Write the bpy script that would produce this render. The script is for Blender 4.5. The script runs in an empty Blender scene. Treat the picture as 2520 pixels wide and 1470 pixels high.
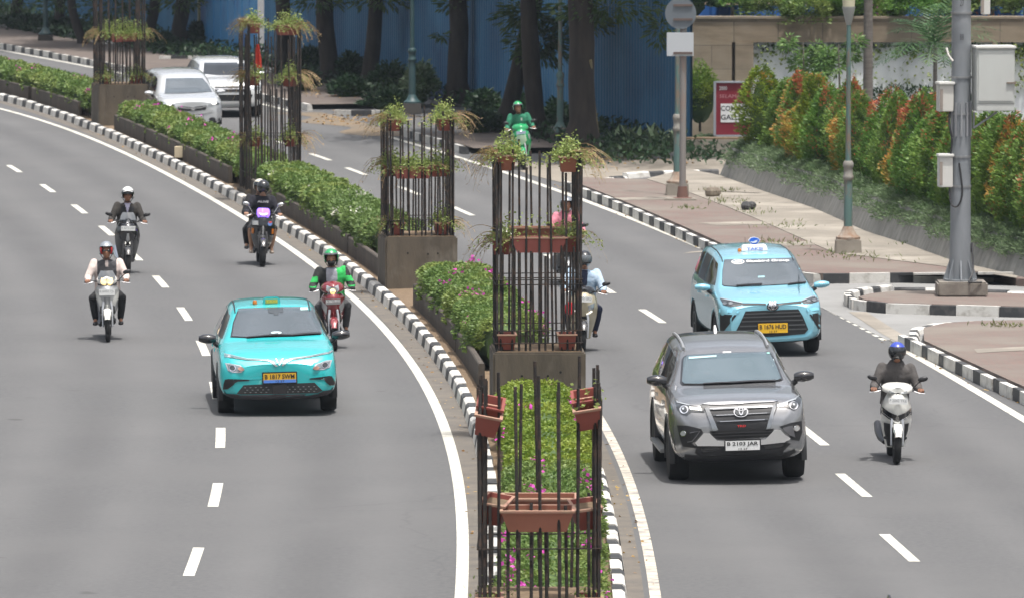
import bpy, bmesh, math, random
import numpy as np
from mathutils import Vector, Matrix
from mathutils.bvhtree import BVHTree

random.seed(7)
rng = np.random.default_rng(11)
R = math.radians
scene = bpy.context.scene
COL = scene.collection

# ------------------------------------------------------------------ camera, sky, sun, exposure
PW, PH, FPX, CAMH = 2519.0, 1470.0, 18500.0, 9.44      # photo frame, focal length in its pixels, eye height
PITCH = math.atan(1285.0 / FPX)
cam_data = bpy.data.cameras.new("camera")
cam = bpy.data.objects.new("camera", cam_data)
COL.objects.link(cam)
cam_data.sensor_width = 36.0
cam_data.lens = FPX / PW * 36.0
cam_data.clip_start = 1.0
cam_data.clip_end = 3000.0
cam.location = (0, 0, CAMH)
cam.rotation_euler = (R(90) - PITCH, 0, 0)
cam_data.dof.use_dof = True
cam_data.dof.focus_distance = 97.0
cam_data.dof.aperture_fstop = 7.5
scene.camera = cam

SUN_EL, SUN_AZ = R(76), R(-58)          # azimuth from +X towards +Y: nearly overhead, a little to the right and behind the camera
to_sun = Vector((math.cos(SUN_EL) * math.cos(SUN_AZ), math.cos(SUN_EL) * math.sin(SUN_AZ), math.sin(SUN_EL)))
world = bpy.data.worlds.new("World")
scene.world = world
world.use_nodes = True
wn = world.node_tree
for n in list(wn.nodes):
    wn.nodes.remove(n)
sky = wn.nodes.new("ShaderNodeTexSky")
sky.sky_type = 'NISHITA'
sky.sun_disc = False
sky.sun_elevation = SUN_EL
sky.sun_rotation = math.atan2(to_sun.x, to_sun.y)
sky.air_density = 1.3
sky.dust_density = 8.0
sky.ozone_density = 1.0
bg = wn.nodes.new("ShaderNodeBackground")
bg.inputs[1].default_value = 0.11
wo = wn.nodes.new("ShaderNodeOutputWorld")
hs = wn.nodes.new('ShaderNodeHueSaturation')          # a hazy, milky midday sky
hs.inputs['Saturation'].default_value = 0.5
wn.links.new(sky.outputs[0], hs.inputs['Color'])
ctc = wn.nodes.new('ShaderNodeTexCoord'); cno = wn.nodes.new('ShaderNodeTexNoise'); cno.inputs['Scale'].default_value = 3.2; cno.inputs['Detail'].default_value = 6
wn.links.new(ctc.outputs['Generated'], cno.inputs['Vector'])
cmr = wn.nodes.new('ShaderNodeMapRange'); cmr.inputs[1].default_value = .44; cmr.inputs[2].default_value = .66; cmr.inputs[3].default_value = .85; cmr.inputs[4].default_value = 2.0
wn.links.new(cno.outputs[0], cmr.inputs[0])
cvm = wn.nodes.new('ShaderNodeVectorMath'); cvm.operation = 'SCALE'; wn.links.new(hs.outputs[0], cvm.inputs[0]); wn.links.new(cmr.outputs[0], cvm.inputs['Scale'])
wn.links.new(cvm.outputs[0], bg.inputs[0])                # unseen cloud pattern added to liven reflections in paint and glass
wn.links.new(bg.outputs[0], wo.inputs[0])
sun_data = bpy.data.lights.new("sun", 'SUN')
sun_data.energy = 3.2
sun_data.angle = R(1.2)
sun_data.color = (1.0, 0.965, 0.92)
sun = bpy.data.objects.new("sun", sun_data)
COL.objects.link(sun)
sun.rotation_euler = to_sun.to_track_quat('Z', 'Y').to_euler()
scene.view_settings.view_transform = 'Standard'
scene.view_settings.look = 'None'
scene.view_settings.exposure = 0.46
scene.view_settings.gamma = 1.0

# ------------------------------------------------------------------ survey: sight lines onto the ground
_f = Vector((0, math.cos(PITCH), -math.sin(PITCH)))
_u = Vector((0, math.sin(PITCH), math.cos(PITCH)))
_r = Vector((1, 0, 0))
def sight(px, py):
    return _f + _r * ((px - PW / 2) / FPX) - _u * ((py - PH / 2) / FPX)
def at(px, py, z=0.0):
    d = sight(px, py)
    t = (z - CAMH) / d.z
    return Vector((0, 0, CAMH)) + d * t
def at_y(px, py, y):
    d = sight(px, py)
    return Vector((0, 0, CAMH)) + d * (y / d.y)

# ------------------------------------------------------------------ materials
MATS = {}
def _mix(nt, fac, a, b):
    m = nt.nodes.new("ShaderNodeMix"); m.data_type = 'RGBA'
    for s, v in ((m.inputs[0], fac), (m.inputs[6], a), (m.inputs[7], b)):
        if hasattr(v, 'is_output'): nt.links.new(v, s)
        elif isinstance(v, (int, float)): s.default_value = v
        else: s.default_value = (*v[:3], 1)
    return m.outputs[2]
def _noise(nt, scale, detail=4, rough=0.6, coord='Object', stretch=None):
    tc = nt.nodes.new("ShaderNodeTexCoord")
    src = tc.outputs[coord]
    if stretch:
        mp = nt.nodes.new("ShaderNodeMapping"); mp.inputs['Scale'].default_value = stretch
        nt.links.new(src, mp.inputs[0]); src = mp.outputs[0]
    n = nt.nodes.new("ShaderNodeTexNoise")
    n.inputs['Scale'].default_value = scale; n.inputs['Detail'].default_value = detail
    n.inputs['Roughness'].default_value = rough
    nt.links.new(src, n.inputs['Vector'])
    return n.outputs[0]
def _ramp(nt, fac, p0, p1):
    r = nt.nodes.new("ShaderNodeMapRange")
    r.inputs[1].default_value = p0; r.inputs[2].default_value = p1
    nt.links.new(fac, r.inputs[0])
    return r.outputs[0]
def mat(name, col, rough=0.6, metal=0.0, col2=None, scale=6.0, lo=0.35, hi=0.7, coord='Object', stretch=None,
        bump=0.0, bscale=None, coat=0.0, ior=1.5, emit=None, estr=0.0, col3=None, scale3=0.6, lo3=.5, hi3=.7, alpha=None, spec=0.5):
    if name in MATS: return MATS[name]
    m = bpy.data.materials.new(name); m.use_nodes = True
    nt = m.node_tree; b = nt.nodes["Principled BSDF"]
    b.inputs['Roughness'].default_value = rough
    b.inputs['Metallic'].default_value = metal
    b.inputs['IOR'].default_value = ior
    b.inputs['Specular IOR Level'].default_value = spec
    b.inputs['Coat Weight'].default_value = coat
    b.inputs['Coat Roughness'].default_value = 0.04
    c = None
    if col2 is not None:
        c = _mix(nt, _ramp(nt, _noise(nt, scale, coord=coord, stretch=stretch), lo, hi), col, col2)
    if col3 is not None:
        c = _mix(nt, _ramp(nt, _noise(nt, scale3, coord=coord), lo3, hi3), c if c is not None else col, col3)
    if c is not None: nt.links.new(c, b.inputs['Base Color'])
    else: b.inputs['Base Color'].default_value = (*col, 1)
    if bump:
        bn = nt.nodes.new("ShaderNodeBump"); bn.inputs['Strength'].default_value = bump
        bn.inputs['Distance'].default_value = 0.02
        nt.links.new(_noise(nt, bscale or scale * 3, coord=coord, stretch=stretch), bn.inputs['Height'])
        nt.links.new(bn.outputs[0], b.inputs['Normal'])
    if emit:
        b.inputs['Emission Color'].default_value = (*emit, 1); b.inputs['Emission Strength'].default_value = estr
    MATS[name] = m
    return m
def leafmat(name, a, b, c, big=1.2, trans=0.35, rough=0.5):
    """leaf colours a..b vary leaf by leaf, clumps drift to c"""
    if name in MATS: return MATS[name]
    m = bpy.data.materials.new(name); m.use_nodes = True
    nt = m.node_tree; p = nt.nodes["Principled BSDF"]; out = nt.nodes["Material Output"]
    g = nt.nodes.new("ShaderNodeNewGeometry")
    c1 = _mix(nt, g.outputs['Random Per Island'], a, b)
    c2 = _mix(nt, _ramp(nt, _noise(nt, big, 3), .45, .68), c1, c)
    nt.links.new(c2, p.inputs['Base Color']); p.inputs['Roughness'].default_value = rough
    p.inputs['Specular IOR Level'].default_value = 0.35
    t = nt.nodes.new("ShaderNodeBsdfTranslucent"); nt.links.new(c2, t.inputs[0])
    mx = nt.nodes.new("ShaderNodeMixShader"); mx.inputs[0].default_value = trans
    nt.links.new(p.outputs[0], mx.inputs[1]); nt.links.new(t.outputs[0], mx.inputs[2])
    nt.links.new(mx.outputs[0], out.inputs[0])
    MATS[name] = m
    return m
def paint(name, col, metal=0.0, rough=0.32, coat=1.0):
    return mat(name, col, rough, metal, coat=coat)

# ------------------------------------------------------------------ mesh builder
class MB:
    def __init__(s): s.v = []; s.f = []; s.m = []
    def add(s, vs, fs, mi=0):
        o = len(s.v); s.v += [tuple(v) for v in vs]
        for f in fs: s.f.append(tuple(i + o for i in f)); s.m.append(mi)
        return s
    def box(s, c, d, mi=0, rz=0, top=1.0, M=None):
        x, y, z = (q / 2 for q in d); vs = []
        for sz in (-1, 1):
            k = top if sz > 0 else 1
            for sx, sy in ((-1, -1), (1, -1), (1, 1), (-1, 1)):
                vs.append(Vector((sx * x * k, sy * y * k, sz * z)))
        Q = Matrix.Rotation(rz, 3, 'Z')
        if M is not None: Q = M
        vs = [Q @ v + Vector(c) for v in vs]
        return s.add(vs, [(3, 2, 1, 0), (4, 5, 6, 7), (0, 1, 5, 4), (1, 2, 6, 5), (2, 3, 7, 6), (3, 0, 4, 7)], mi)
    def tube(s, pts, rad, n=8, mi=0, cap=True, flat=None):
        pts = [Vector(p) for p in pts]
        if not isinstance(rad, (list, tuple)): rad = [rad] * len(pts)
        rings = []; prev = None
        for i, p in enumerate(pts):
            t = (pts[min(i + 1, len(pts) - 1)] - pts[max(i - 1, 0)]).normalized()
            if prev is None:
                a = Vector((1, 0, 0)) if abs(t.x) < .8 else Vector((0, 1, 0))
            else: a = prev
            a = (a - t * a.dot(t)).normalized(); b = t.cross(a); prev = a
            r = rad[i]
            ra, rb = r if isinstance(r, tuple) else (r, r)
            rings.append([p + a * ra * math.cos(2 * math.pi * k / n) + b * rb * math.sin(2 * math.pi * k / n) for k in range(n)])
        return s.loft(rings, mi, cap)
    def loft(s, rings, mi=0, cap=True, closed=True):
        n = len(rings[0]); vs = [v for r in rings for v in r]; fs = []
        for i in range(len(rings) - 1):
            for k in range(n if closed else n - 1):
                k2 = (k + 1) % n
                fs.append((i * n + k, i * n + k2, (i + 1) * n + k2, (i + 1) * n + k))
        if cap and closed:
            fs.append(tuple(range(n - 1, -1, -1))); fs.append(tuple((len(rings) - 1) * n + k for k in range(n)))
        return s.add(vs, fs, mi)
    def lathe(s, prof, n=16, c=(0, 0, 0), mi=0, axis='Z', cap=True):
        rings = []
        for r, z in prof:
            ring = []
            for k in range(n):
                a = 2 * math.pi * k / n
                if axis == 'Z': ring.append((c[0] + r * math.cos(a), c[1] + r * math.sin(a), c[2] + z))
                elif axis == 'X': ring.append((c[0] + z, c[1] + r * math.cos(a), c[2] + r * math.sin(a)))
                else: ring.append((c[0] + r * math.sin(a), c[1] + z, c[2] + r * math.cos(a)))
            rings.append(ring)
        return s.loft(rings, mi, cap)
    def ball(s, c, r, mi=0, n=14, m=9, keep=None):
        if not isinstance(r, (tuple, list)): r = (r, r, r)
        vs = []; fs = []
        for i in range(m + 1):
            ph = math.pi * i / m
            for k in range(n):
                a = 2 * math.pi * k / n
                vs.append((c[0] + r[0] * math.sin(ph) * math.sin(a), c[1] - r[1] * math.sin(ph) * math.cos(a), c[2] + r[2] * math.cos(ph)))
        for i in range(m):
            for k in range(n):
                if keep and not keep((i + .5) / m * 180, ((k + .5) / n * 360 + 180) % 360 - 180): continue
                fs.append((i * n + k, (i + 1) * n + k, (i + 1) * n + (k + 1) % n, i * n + (k + 1) % n))
        return s.add(vs, fs, mi)
    def prism(s, poly, y0, y1, mi=0):
        """outline in (x, z) pushed from y0 to y1"""
        n = len(poly)
        return s.loft([[(x, y0, z) for x, z in poly], [(x, y1, z) for x, z in poly]], mi)
    def build(s, name, mats, parent=None, smooth=40, bevel=0, loc=None, rz=None, weld=False):
        me = bpy.data.meshes.new(name)
        me.from_pydata(s.v, [], s.f)
        if not isinstance(mats, (list, tuple)): mats = [mats]
        for m_ in mats: me.materials.append(m_)
        me.polygons.foreach_set('material_index', s.m)
        bm = bmesh.new(); bm.from_mesh(me)
        if weld: bmesh.ops.remove_doubles(bm, verts=bm.verts, dist=1e-4)
        bmesh.ops.recalc_face_normals(bm, faces=bm.faces)
        if bevel: bmesh.ops.bevel(bm, geom=bm.edges[:], offset=bevel, segments=2, affect='EDGES', clamp_overlap=True)
        bm.to_mesh(me); bm.free()
        finish(me, smooth)
        return link(name, me, parent, loc, rz)
def finish(me, smooth=40):
    if smooth:
        me.polygons.foreach_set('use_smooth', [True] * len(me.polygons))
        try: me.set_sharp_from_angle(angle=R(smooth))
        except Exception: pass
    me.update()
def link(name, data, parent=None, loc=None, rz=None):
    o = bpy.data.objects.new(name, data); COL.objects.link(o)
    if parent is not None: o.parent = parent
    if loc is not None: o.location = loc
    if rz is not None: o.rotation_euler = (0, 0, rz)
    return o
def tag(o, label=None, cat=None, group=None, kind=None):
    if label: o["label"] = label
    if cat: o["category"] = cat
    if group: o["group"] = group
    if kind: o["kind"] = kind
    return o
def thing(name, label, cat, loc=(0, 0, 0), rz=0, group=None):
    return tag(link(name, None, None, loc, rz), label, cat, group)
def quads(name, V, mats, parent=None, mi=None, smooth=0, loc=None):
    """V: (N,4,3) array of loose quads"""
    N = len(V); me = bpy.data.meshes.new(name)
    me.vertices.add(N * 4); me.vertices.foreach_set('co', np.asarray(V, dtype=np.float32).ravel())
    me.loops.add(N * 4); me.loops.foreach_set('vertex_index', np.arange(N * 4, dtype=np.int32))
    me.polygons.add(N); me.polygons.foreach_set('loop_start', np.arange(0, N * 4, 4, dtype=np.int32))
    try: me.polygons.foreach_set('loop_total', np.full(N, 4, dtype=np.int32))
    except Exception: pass
    if not isinstance(mats, (list, tuple)): mats = [mats]
    for m_ in mats: me.materials.append(m_)
    if mi is not None: me.polygons.foreach_set('material_index', np.asarray(mi, dtype=np.int32))
    me.update(calc_edges=True); me.validate()
    return link(name, me, parent, loc)
def unit(a): return a / np.maximum(np.linalg.norm(a, axis=1, keepdims=True), 1e-9)
def leaves(P, D, L, Wd, droop=0.0, up=1.1):
    N = len(P); D = np.array(D, dtype=float)
    if up: D[:, 2] *= .5
    D = unit(D)
    S = unit(np.cross(D, rng.normal(size=(N, 3)) + np.array([0, 0, up]))); U = np.cross(S, D)
    L = np.broadcast_to(np.asarray(L), (N,))[:, None]; Wd = np.broadcast_to(np.asarray(Wd), (N,))[:, None]
    mid = P + D * L * .45 + U * L * .06; tip = P + D * L
    tip[:, 2] -= droop * L[:, 0]
    return np.stack([P, mid + S * Wd * .5, tip, mid - S * Wd * .5], axis=1)
def copy_tree(o, parent=None):
    c = o.copy(); COL.objects.link(c)
    if parent is not None: c.parent = parent
    for ch in list(o.children): copy_tree(ch, c)
    return c
def text_geo(txt, bold=0.0):
    cu = bpy.data.curves.new("lettering", 'FONT'); cu.body = txt; cu.size = 1.0; cu.offset = bold
    cu.resolution_u = 2
    ob = bpy.data.objects.new("lettering", cu); COL.objects.link(ob)
    dg = bpy.context.evaluated_depsgraph_get()
    me = bpy.data.meshes.new_from_object(ob.evaluated_get(dg))
    bpy.data.objects.remove(ob); bpy.data.curves.remove(cu)
    vs = [(v.co.x, v.co.y) for v in me.vertices]; fs = [tuple(p.vertices) for p in me.polygons]
    bpy.data.meshes.remove(me)
    x0 = min(v[0] for v in vs); x1 = max(v[0] for v in vs); y0 = min(v[1] for v in vs); y1 = max(v[1] for v in vs)
    return [((x - x0) / (x1 - x0), (y - y0) / (y1 - y0)) for x, y in vs], fs

# ------------------------------------------------------------------ projecting panels onto a body
class Proj:
    """outlines read on the front of a body are laid onto its surface along the line of sight"""
    def __init__(s, obj, K=1.0, cx=0.0, cy=0.0, roll=0.0, rel=0.0, pit=0.0, up=1):
        me = obj.data
        s.bvh = BVHTree.FromPolygons([v.co for v in me.vertices], [p.vertices for p in me.polygons])
        s.K, s.cx, s.cy, s.rel, s.pit, s.up = K, cx, cy, rel, pit, up
        s.c, s.s = math.cos(roll), math.sin(roll)
    def ab(s, q):
        dx = (q[0] - s.cx) / s.K; dz = (q[1] - s.cy) / s.K * s.up
        return dx * s.c + dz * s.s, -dx * s.s + dz * s.c
    def cast(s, a, b):
        d = Vector((s.rel, 1, -s.pit)).normalized()
        o = Vector((a - 3 * s.rel, -3, b + 3 * s.pit))
        h = s.bvh.ray_cast(o, d)
        if h[0] is None:
            h = s.bvh.find_nearest(o + d * 3.1)
        n = h[1] if h[1].dot(d) < 0 else -h[1]
        return h[0], n, d
    def side(s, y, z, sgn):
        h = s.bvh.ray_cast(Vector((sgn * 3, y, z)), Vector((-sgn, 0, 0)))
        if h[0] is None: h = s.bvh.find_nearest(Vector((sgn * .9, y, z)))
        n = h[1] if h[1].x * sgn > 0 else -h[1]
        return h[0], n, Vector((-sgn, 0, 0))
def tess(poly, cuts):
    bm = bmesh.new()
    vs = [bm.verts.new((p[0], p[1], 0)) for p in poly]
    f = bm.faces.new(vs)
    bmesh.ops.triangulate(bm, faces=[f])
    if cuts: bmesh.ops.subdivide_edges(bm, edges=bm.edges[:], cuts=cuts, use_grid_fill=True)
    bm.verts.index_update()
    V = [(v.co.x, v.co.y) for v in bm.verts]
    Fs = [tuple(v.index for v in f.verts) for f in bm.faces]
    B = [(e.verts[0].index, e.verts[1].index) for e in bm.edges if len(e.link_faces) == 1]
    bm.free()
    return V, Fs, B
def lay(name, pts, Fs, B, m, parent, off, thick, mirror=False, smooth=40, label=None):
    """pts: list of (loc, normal, dir)"""
    top = [p + n * off for p, n, d in pts]
    mb = MB(); N = len(top)
    def put(tp, bk, flip):
        if thick:
            vs = tp + bk
            fs = [f for f in Fs] + [tuple(i + N for i in f[::-1]) for f in Fs] + [(a, b, b + N, a + N) for a, b in B]
        else: vs = tp; fs = Fs
        mb.add(vs, fs)
    bk = [p + n * off + d * thick for p, n, d in pts]
    put(top, bk, False)
    if mirror == 'both':
        fx = lambda q: Vector((-q.x, q.y, q.z))
        put([fx(q) for q in top], [fx(q) for q in bk], True)
    o = mb.build(name, m, parent, smooth)
    if label: o["label"] = label
    return o
def mirror_copy(o):
    me = o.data.copy()
    for v in me.vertices: v.co.x = -v.co.x
    me.flip_normals()
    n = link(o.name.split('.')[0], me, o.parent)
    return n
def patch(pj, poly, name, m, parent, off=.006, thick=.02, cuts=3, mirror=False, label=None):
    V, Fs, B = tess([pj.ab(q) for q in poly], cuts)
    o = lay(name, [pj.cast(a, b) for a, b in V], Fs, B, m, parent, off, thick, label=label)
    if mirror: mirror_copy(o)
    return o
def side_patch(pj, poly, sgn, name, m, parent, off=.006, thick=.015, cuts=2):
    V, Fs, B = tess(poly, cuts)
    return lay(name, [pj.side(y, z, sgn) for y, z in V], Fs, B, m, parent, off, thick)
def text_on(pj, txt, p0, p1, height, name, m, parent, off=.012, bold=0.0):
    """p0, p1: ends of the baseline, height: cap height, all in the outline's units"""
    vs, fs = text_geo(txt, bold)
    ax = Vector((p1[0] - p0[0], p1[1] - p0[1])); upv = Vector((-ax.y, ax.x)).normalized() * height * pj.up
    if pj.up < 0: upv = Vector((ax.y, -ax.x)).normalized() * height
    pts = []
    for u, v in vs:
        q = (p0[0] + ax.x * u + upv.x * v, p0[1] + ax.y * u + upv.y * v)
        pts.append(pj.cast(*pj.ab(q)))
    return lay(name, pts, fs, [], m, parent, off, 0, smooth=0)
def circ(cx, cy, rx, ry=None, n=16, a0=0):
    ry = rx if ry is None else ry
    return [(cx + rx * math.cos(2 * math.pi * k / n + a0), cy + ry * math.sin(2 * math.pi * k / n + a0)) for k in range(n)]
def band(pts, w):
    """a strip of width w along a 2-D line"""
    L = []; Rr = []
    for i, p in enumerate(pts):
        a = Vector(pts[max(i - 1, 0)]); b = Vector(pts[min(i + 1, len(pts) - 1)])
        t = (b - a).normalized(); n = Vector((-t.y, t.x)) * w / 2
        L.append((p[0] + n.x, p[1] + n.y)); Rr.append((p[0] - n.x, p[1] - n.y))
    return L + Rr[::-1]
# ------------------------------------------------------------------ shared materials
asphalt = mat('asphalt', (.118, .119, .121), .85, col2=(.096, .097, .099), scale=11, lo=.35, hi=.65, bump=.3, bscale=60,
              col3=(.119, .119, .120), scale3=.22, lo3=.45, hi3=.7, spec=.25)
white_line = mat('road_paint', (.58, .57, .51), .7, col2=(.30, .29, .27), scale=6, lo=.46, hi=.70, col3=(.46, .44, .38), scale3=.7)
worn_line = mat('worn_road_paint', (.55, .50, .42), .8, col2=(.22, .21, .20), scale=4, lo=.40, hi=.66)
kerb_white = mat('kerb_white', (.58, .57, .54), .8, col2=(.30, .28, .25), scale=5, lo=.50, hi=.72, bump=.3, bscale=25, col3=(.47, .45, .41), scale3=.8)
kerb_black = mat('kerb_black', (.035, .037, .040), .7, col2=(.12, .115, .11), scale=3.5, lo=.48, hi=.8, bump=.2, bscale=25)
concrete = mat('old_concrete', (.245, .22, .185), .9, col2=(.18, .163, .138), scale=1.1, bump=.25, bscale=18, col3=(.34, .31, .265), scale3=.5)
drive_concrete = mat('driveway_concrete', (.245, .245, .24), .9, col2=(.195, .195, .19), scale=.8, bump=.2, bscale=20)
soil = mat('dry_soil', (.13, .088, .053), .95, col2=(.19, .137, .085), scale=9, bump=.5, bscale=30)
leaf_bits = mat('leaf_litter_ground', (.075, .06, .045), .95, col2=(.15, .10, .06), scale=3, bump=.4, bscale=20)

def brick_mat(name, c1, c2, c3, mortar, bw, bh, scale=1.0, msize=.01, dirt=None, vert=False):
    m = bpy.data.materials.new(name); m.use_nodes = True
    nt = m.node_tree; p = nt.nodes["Principled BSDF"]; p.inputs['Roughness'].default_value = .9
    tc = nt.nodes.new("ShaderNodeTexCoord"); mp = nt.nodes.new("ShaderNodeMapping")
    if vert: mp.inputs['Rotation'].default_value = (R(90), 0, 0)
    nt.links.new(tc.outputs['Object'], mp.inputs[0])
    b = nt.nodes.new("ShaderNodeTexBrick")
    b.inputs['Color1'].default_value = (*c1, 1); b.inputs['Color2'].default_value = (*c2, 1); b.inputs['Mortar'].default_value = (*mortar, 1)
    b.inputs['Scale'].default_value = scale; b.inputs['Mortar Size'].default_value = msize
    b.inputs['Brick Width'].default_value = bw; b.inputs['Row Height'].default_value = bh
    nt.links.new(mp.outputs[0], b.inputs['Vector'])
    c = _mix(nt, _ramp(nt, _noise(nt, .9, 5), .42, .66), b.outputs[0], c3)
    c = _mix(nt, _ramp(nt, _noise(nt, .9, 6, stretch=(1, 1, 5) if vert else None), .35, .75), b.outputs[0], c3)
    if dirt: c = _mix(nt, _ramp(nt, _noise(nt, .35, 6), .5, .72), c, dirt)
    nt.links.new(c, p.inputs['Base Color'])
    bn = nt.nodes.new("ShaderNodeBump"); bn.inputs['Strength'].default_value = .3; bn.inputs['Distance'].default_value = .01
    nt.links.new(b.outputs['Fac'], bn.inputs['Height']); bn.invert = True
    nt.links.new(bn.outputs[0], p.inputs['Normal'])
    return m
paver = brick_mat('red_pavers', (.175, .112, .097), (.135, .094, .083), (.165, .145, .125), (.13, .115, .10), .22, .11, dirt=(.185, .165, .14))

# ------------------------------------------------------------------ road alignment
def fit(pts, deg):
    q = [at(*p) for p in pts]
    return np.poly1d(np.polyfit([v.y for v in q], [v.x for v in q], deg))
kerbL_px = [(0, 247), (100, 277), (217, 320), (350, 375), (450, 427), (560, 489), (700, 572), (800, 632), (900, 702), (960, 765), (1010, 822), (1060, 887),
            (1110, 962), (1145, 1022), (1165, 1076), (1184, 1180), (1190, 1300), (1191, 1442)]
lineL_px = [(0, 268), (100, 297), (200, 330), (300, 372), (400, 425), (500, 483), (590, 530), (660, 575), (740, 622), (800, 668), (870, 730), (930, 800),
            (985, 868), (1030, 930), (1075, 1010), (1105, 1080), (1128, 1160), (1140, 1240), (1143, 1320), (1136, 1400), (1128, 1470)]
kerbR_px = [(0, 118), (110, 138), (220, 160), (735, 268), (830, 282), (1000, 342), (1423, 462), (1550, 526), (1700, 598), (1790, 640), (2262, 850), (2400, 925), (2519, 992)]
lineR_px = [(0, 125), (160, 152), (350, 190), (735, 285), (940, 330), (1150, 395), (1420, 483), (1560, 535), (1690, 600), (2005, 745), (2060, 775), (2180, 838), (2340, 920), (2519, 1030)]
kerbL = fit(kerbL_px, 5)
lineL = fit(lineL_px, 5)
kerbR = fit(kerbR_px, 4)
lineR = fit(lineR_px, 4)
MEDW = 1.66
def ext(f, y):                      # straight on beyond the surveyed stretch
    lo, hi = 86.0, 262.0
    if f in (kerbL, lineL): hi = 222.0
    d = f.deriv()
    if y < lo: return f(lo) + d(lo) * (y - lo)
    if y > hi: return f(hi) + d(hi) * (y - hi)
    return f(y)
def slope(f, y): return (ext(f, y + .5) - ext(f, y - .5))
def off(f, y, d):
    """point d metres to the right of the line f at distance y"""
    s = slope(f, y); n = math.hypot(1, s)
    return Vector((ext(f, y) + d / n, y - d * s / n, 0))
def med(y, d): return off(kerbL, y, d)
def yaw_at(f, y): return math.atan(-slope(f, y))       # turn of a vehicle that drives towards the camera

def sheet(name, mats, rows, z, kind='structure', parent=None, mi=None):
    """rows of points -> strip mesh"""
    mb = MB(); n = len(rows[0])
    mb.loft([[(p[0], p[1], z if len(p) < 3 or p[2] == 0 else p[2]) for p in r] for r in rows], 0, cap=False, closed=False)
    o = mb.build(name, mats, parent, 0)
    return tag(o, kind=kind)
def poly_slab(name, m, pts, z0, z1, kind='structure'):
    mb = MB(); n = len(pts)
    mb.loft([[(p[0], p[1], z0) for p in pts], [(p[0], p[1], z1) for p in pts]], 0)
    o = mb.build(name, m, None, 0)
    return tag(o, kind=kind)

g = MB(); g.add([(-600, -50, -.06), (600, -50, -.06), (600, 1500, -.06), (-600, 1500, -.06)], [(0, 1, 2, 3)])
tag(g.build('ground', leaf_bits, None, 0), kind='structure')
ys = list(np.arange(50, 330, 2.0))
def road():
    mb = MB(); cols = []
    ds = list(np.arange(-14.5, -.01, .22)) + [0, .8, MEDW]; W_ = []
    for y in ys:
        k0, k1 = ext(kerbL, y), ext(kerbR, y); row = [(k0 + d, y, 0) for d in ds]
        row += [(k0 + MEDW + (k1 - k0 - MEDW) * t, y, 0) for t in np.linspace(0, 1, 36)[1:]] + [(k1 + 4, y, 0), (k1 + 30, y, 0)]
        W_.append(row)
        for q in row:
            dl = q[0] - ext(lineL, y); dr = q[0] - ext(lineR, y)
            def tr(u, c): return math.exp(-((u - c) / .36) ** 2)
            w = 0
            if q[0] < k0: w = sum(tr(dl, c) for c in (-1.0, -2.55, -4.35, -5.9, -7.8, -9.4)) - .8 * sum(tr(dl, c) for c in (-1.78, -5.1, -8.6))
            elif q[0] < k1: w = sum(tr(dr, c) for c in (-.95, -2.45, -4.3, -5.8)) - .8 * sum(tr(dr, c) for c in (-1.7, -5.05))
            cols.append(w)
    mb.loft(W_, 0, cap=False, closed=False); o = mb.build('road', asphalt, None, 0)
    at_ = o.data.attributes.new('wear', 'FLOAT', 'POINT'); at_.data.foreach_set('value', cols)
    tag(o, kind='structure')
_nt = asphalt.node_tree; _p = _nt.nodes['Principled BSDF']; _src = _p.inputs['Base Color'].links[0].from_socket
_at = _nt.nodes.new('ShaderNodeAttribute'); _at.attribute_name = 'wear'
_ma = _nt.nodes.new('ShaderNodeMath'); _ma.operation = 'MULTIPLY'; _nt.links.new(_at.outputs['Fac'], _ma.inputs[0]); _nt.links.new(_ramp(_nt, _noise(_nt, .25, 4), .25, .7), _ma.inputs[1])
_c = _mix(_nt, _ramp(_nt, _ma.outputs[0], 0, 1.3), _src, (.136, .136, .137)); _ma2 = _nt.nodes.new('ShaderNodeMath'); _ma2.operation = 'MULTIPLY'; _ma2.inputs[1].default_value = -1; _nt.links.new(_ma.outputs[0], _ma2.inputs[0])
_c = _mix(_nt, _ramp(_nt, _ma2.outputs[0], 0, 1.2), _c, (.088, .088, .090))
_v = _nt.nodes.new('ShaderNodeTexVoronoi'); _v.feature = 'DISTANCE_TO_EDGE'; _v.inputs['Scale'].default_value = .11
_tc = _nt.nodes.new('ShaderNodeTexCoord'); _vm = _nt.nodes.new('ShaderNodeVectorMath'); _vm.operation = 'ADD'; _nt.links.new(_tc.outputs['Object'], _vm.inputs[0])
_n3 = _nt.nodes.new('ShaderNodeTexNoise'); _n3.inputs['Scale'].default_value = .8; _n3.inputs['Detail'].default_value = 6; _nt.links.new(_tc.outputs['Object'], _n3.inputs['Vector'])
_nt.links.new(_n3.outputs['Color'], _vm.inputs[1]); _nt.links.new(_vm.outputs[0], _v.inputs['Vector'])
_cr = _nt.nodes.new('ShaderNodeMapRange'); _cr.inputs[1].default_value = .0012; _cr.inputs[2].default_value = .0035; _cr.inputs[3].default_value = .22; _cr.inputs[4].default_value = 0; _nt.links.new(_v.outputs['Distance'], _cr.inputs[0])
_c = _mix(_nt, _cr.outputs[0], _c, (.065, .065, .066))
_sp = _ramp(_nt, _noise(_nt, 1.7, 2, .4), .74, .80); _c = _mix(_nt, _sp, _c, (.080, .079, .078))
_nt.links.new(_c, _p.inputs['Base Color'])
road()

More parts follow.
